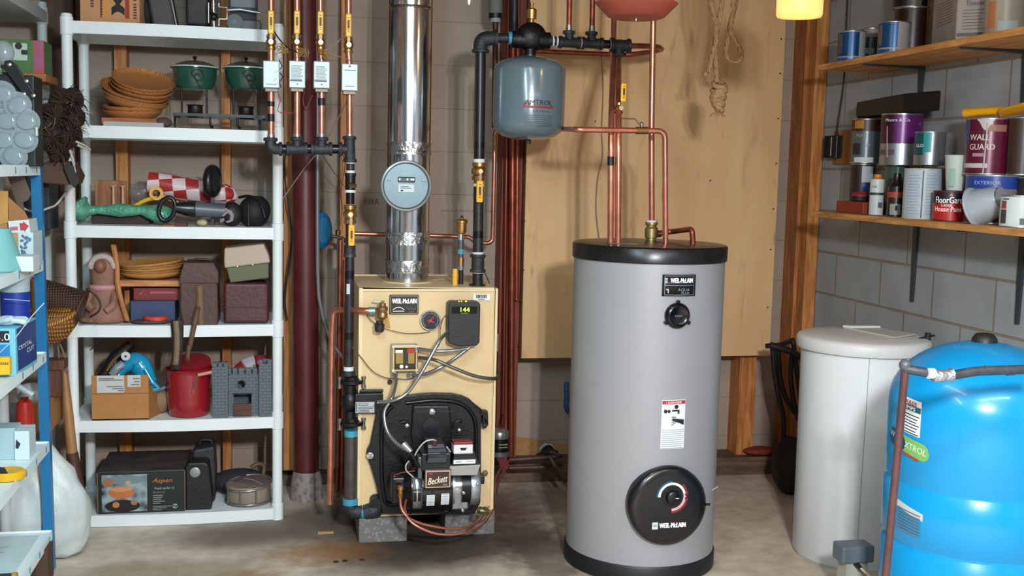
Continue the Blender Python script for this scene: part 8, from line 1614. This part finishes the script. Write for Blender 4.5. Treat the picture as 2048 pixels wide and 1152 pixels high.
# orange red pan
Yq = 3.5; q = P(1272, 38, Yq); zp = P(1272, 27, Yq-.1).z; k_ = mpp(Yq)
o = thing('hanging_pan', 'shallow orange red dish hanging above the grey water heater', 'dish', (q.x, Yq, zp))
MB().lathe((q.x, Yq, zp), [(0, 0), (50*k_, 0), (56*k_, .004), (74*k_, .034), (80*k_, .044), (81*k_, .047), (79*k_, .049), (76*k_, .046), (54*k_, .008), (0, .006)], 64, caps=False, split=40).build('dish', mat('#8c4030', .5, n=.08, ns=10), o)
MB().cyl((q.x, Yq, zp-.008), (q.x, Yq, zp), .004, n=10).build('bolt', STEEL, o); MB().cyl((q.x, Yq, zp+.006), (q.x, Yq, ZC), .005, n=8).build('hanger_rod', STEEL, o)
MB().cyl((q.x, Yq, zp+.045), (q.x, Yq, zp+.12), .05, n=24).build('white_insert', mat('#cfcfc6', .5), o)
# rope
def rope(pts, r, nm, par):
    P0 = [P(x, y, Y) for x, y, Y in pts]; out = []
    for i in range(len(P0)-1):
        p0 = P0[max(i-1, 0)]; p1 = P0[i]; p2 = P0[i+1]; p3 = P0[min(i+2, len(P0)-1)]; k_ = max(3, int((p2-p1).length/.006))
        for j in range(k_): t_ = j/k_; out.append(.5*((2*p1)+(p2-p0)*t_+(2*p0-5*p1+4*p2-p3)*t_*t_+(3*p1-p0-3*p2+p3)*t_**3))
    out.append(P0[-1]); mb = MB()
    for s_ in range(3):
        st = []
        for i, p in enumerate(out): a_ = i*.006/.011*.8+s_*2*PI/3; st.append(p+V((math.cos(a_), 0, 0))*r*.5+V((0, math.sin(a_), 0))*r*.5)
        mb.tube(st, r*.58, 7)
    return mb.build(nm, ROPE, par)
ROPE = mat('#9c7a55', .8, n=.2, ns=60); Yq = 4.2
o = thing('knotted_rope', 'tan rope with heavy knotted end hanging in front of the plywood', 'rope', P(1437, 225, Yq))
rope([(1421, -60, Yq), (1422, 0, Yq), (1430, 40, Yq), (1432, 80, Yq-.01), (1426, 105, Yq), (1420, 130, Yq), (1417, 145, Yq)], .010, 'short_end', o); rope([(1444, -60, Yq), (1444, 0, Yq), (1436, 50, Yq+.01), (1430, 90, Yq+.01), (1432, 130, Yq), (1434, 165, Yq)], .010, 'main_strand', o)
rope([(1476, -60, Yq), (1472, 0, Yq), (1460, 50, Yq+.01), (1456, 80, Yq), (1452, 105, Yq), (1460, 122, Yq), (1475, 124, Yq), (1483, 112, Yq), (1478, 95, Yq), (1464, 72, Yq-.01), (1462, 50, Yq-.02), (1466, 20, Yq-.02), (1468, -60, Yq-.02)], .010, 'loop', o)
kn = MB(); random.seed(6); cc = P(1437, 195, Yq)
for i in range(6):
    zz = .05-i*.018; rr_ = .022+.005*math.sin(i*.9); kn.tube([(cc.x+rr_*math.cos(t), cc.y+rr_*math.sin(t), cc.z+zz+.012*math.sin(t+i)) for t in [2*PI*j/14 for j in range(15)]], .0105, 8, caps=False)
kn.ball(cc-V((0, 0, .005)), .024, .024, .055); kn.build('knot', mat('#a8835c', .8, n=.25, ns=60, bump=.6, bs=90), o)
mb = MB(); 
for i in range(14): a_ = random.uniform(0, 2*PI); mb.tube([cc-V((0, 0, .05)), cc+V((.02*math.cos(a_), .02*math.sin(a_), -.062)), cc+V((.034*math.cos(a_), .03*math.sin(a_), -.068-.012*random.random()))], .0012, 5)
mb.build('frayed_fibres', mat('#b06f50', .8), o); MB().ball(P(1411, 148, Yq), .011).build('end_knot', ROPE, o)
p = P(938, 3, 3.4); o = thing('pull_chain', 'small bright pull chain tip at the top edge above the flue', 'chain', p); MB().lathe((p.x, 3.4, p.z-.012), [(0, 0), (.004, .006), (.006, .02), (.003, .03)], 12, caps=False).build('bell_tip', mat('#e8dccb', .3, .3), o); MB().cyl((p.x, 3.4, p.z+.01), (p.x, 3.4, ZC), .0015, n=6).build('chain', STEEL, o)

q = PZ(650, 1067, 0); o = MB().box(q.x-.03, q.x+.035, q.y-.008, q.y+.006, 0, .008).build('wood_chip', mat('#a9865a', .8), None, bevel=.001); tag(o, 'small pale wood chip on the stained floor left of the boiler', 'wood chip')
for x, y, t in ((672, 1124, 'leftmost'), (690, 1122, 'middle one'), (724, 1120, 'rightmost')):
    q = PZ(x, y, 0); o = MB().lathe((q.x, q.y, 0), [(.006, 0), (.011, 0), (.011, .002), (.006, .002)], 16).build('washer', mat('#4a443c', .5, .6), None); tag(o, t+' of three small dark washers on the floor in front of the boiler', 'washer', 'washers on the floor')
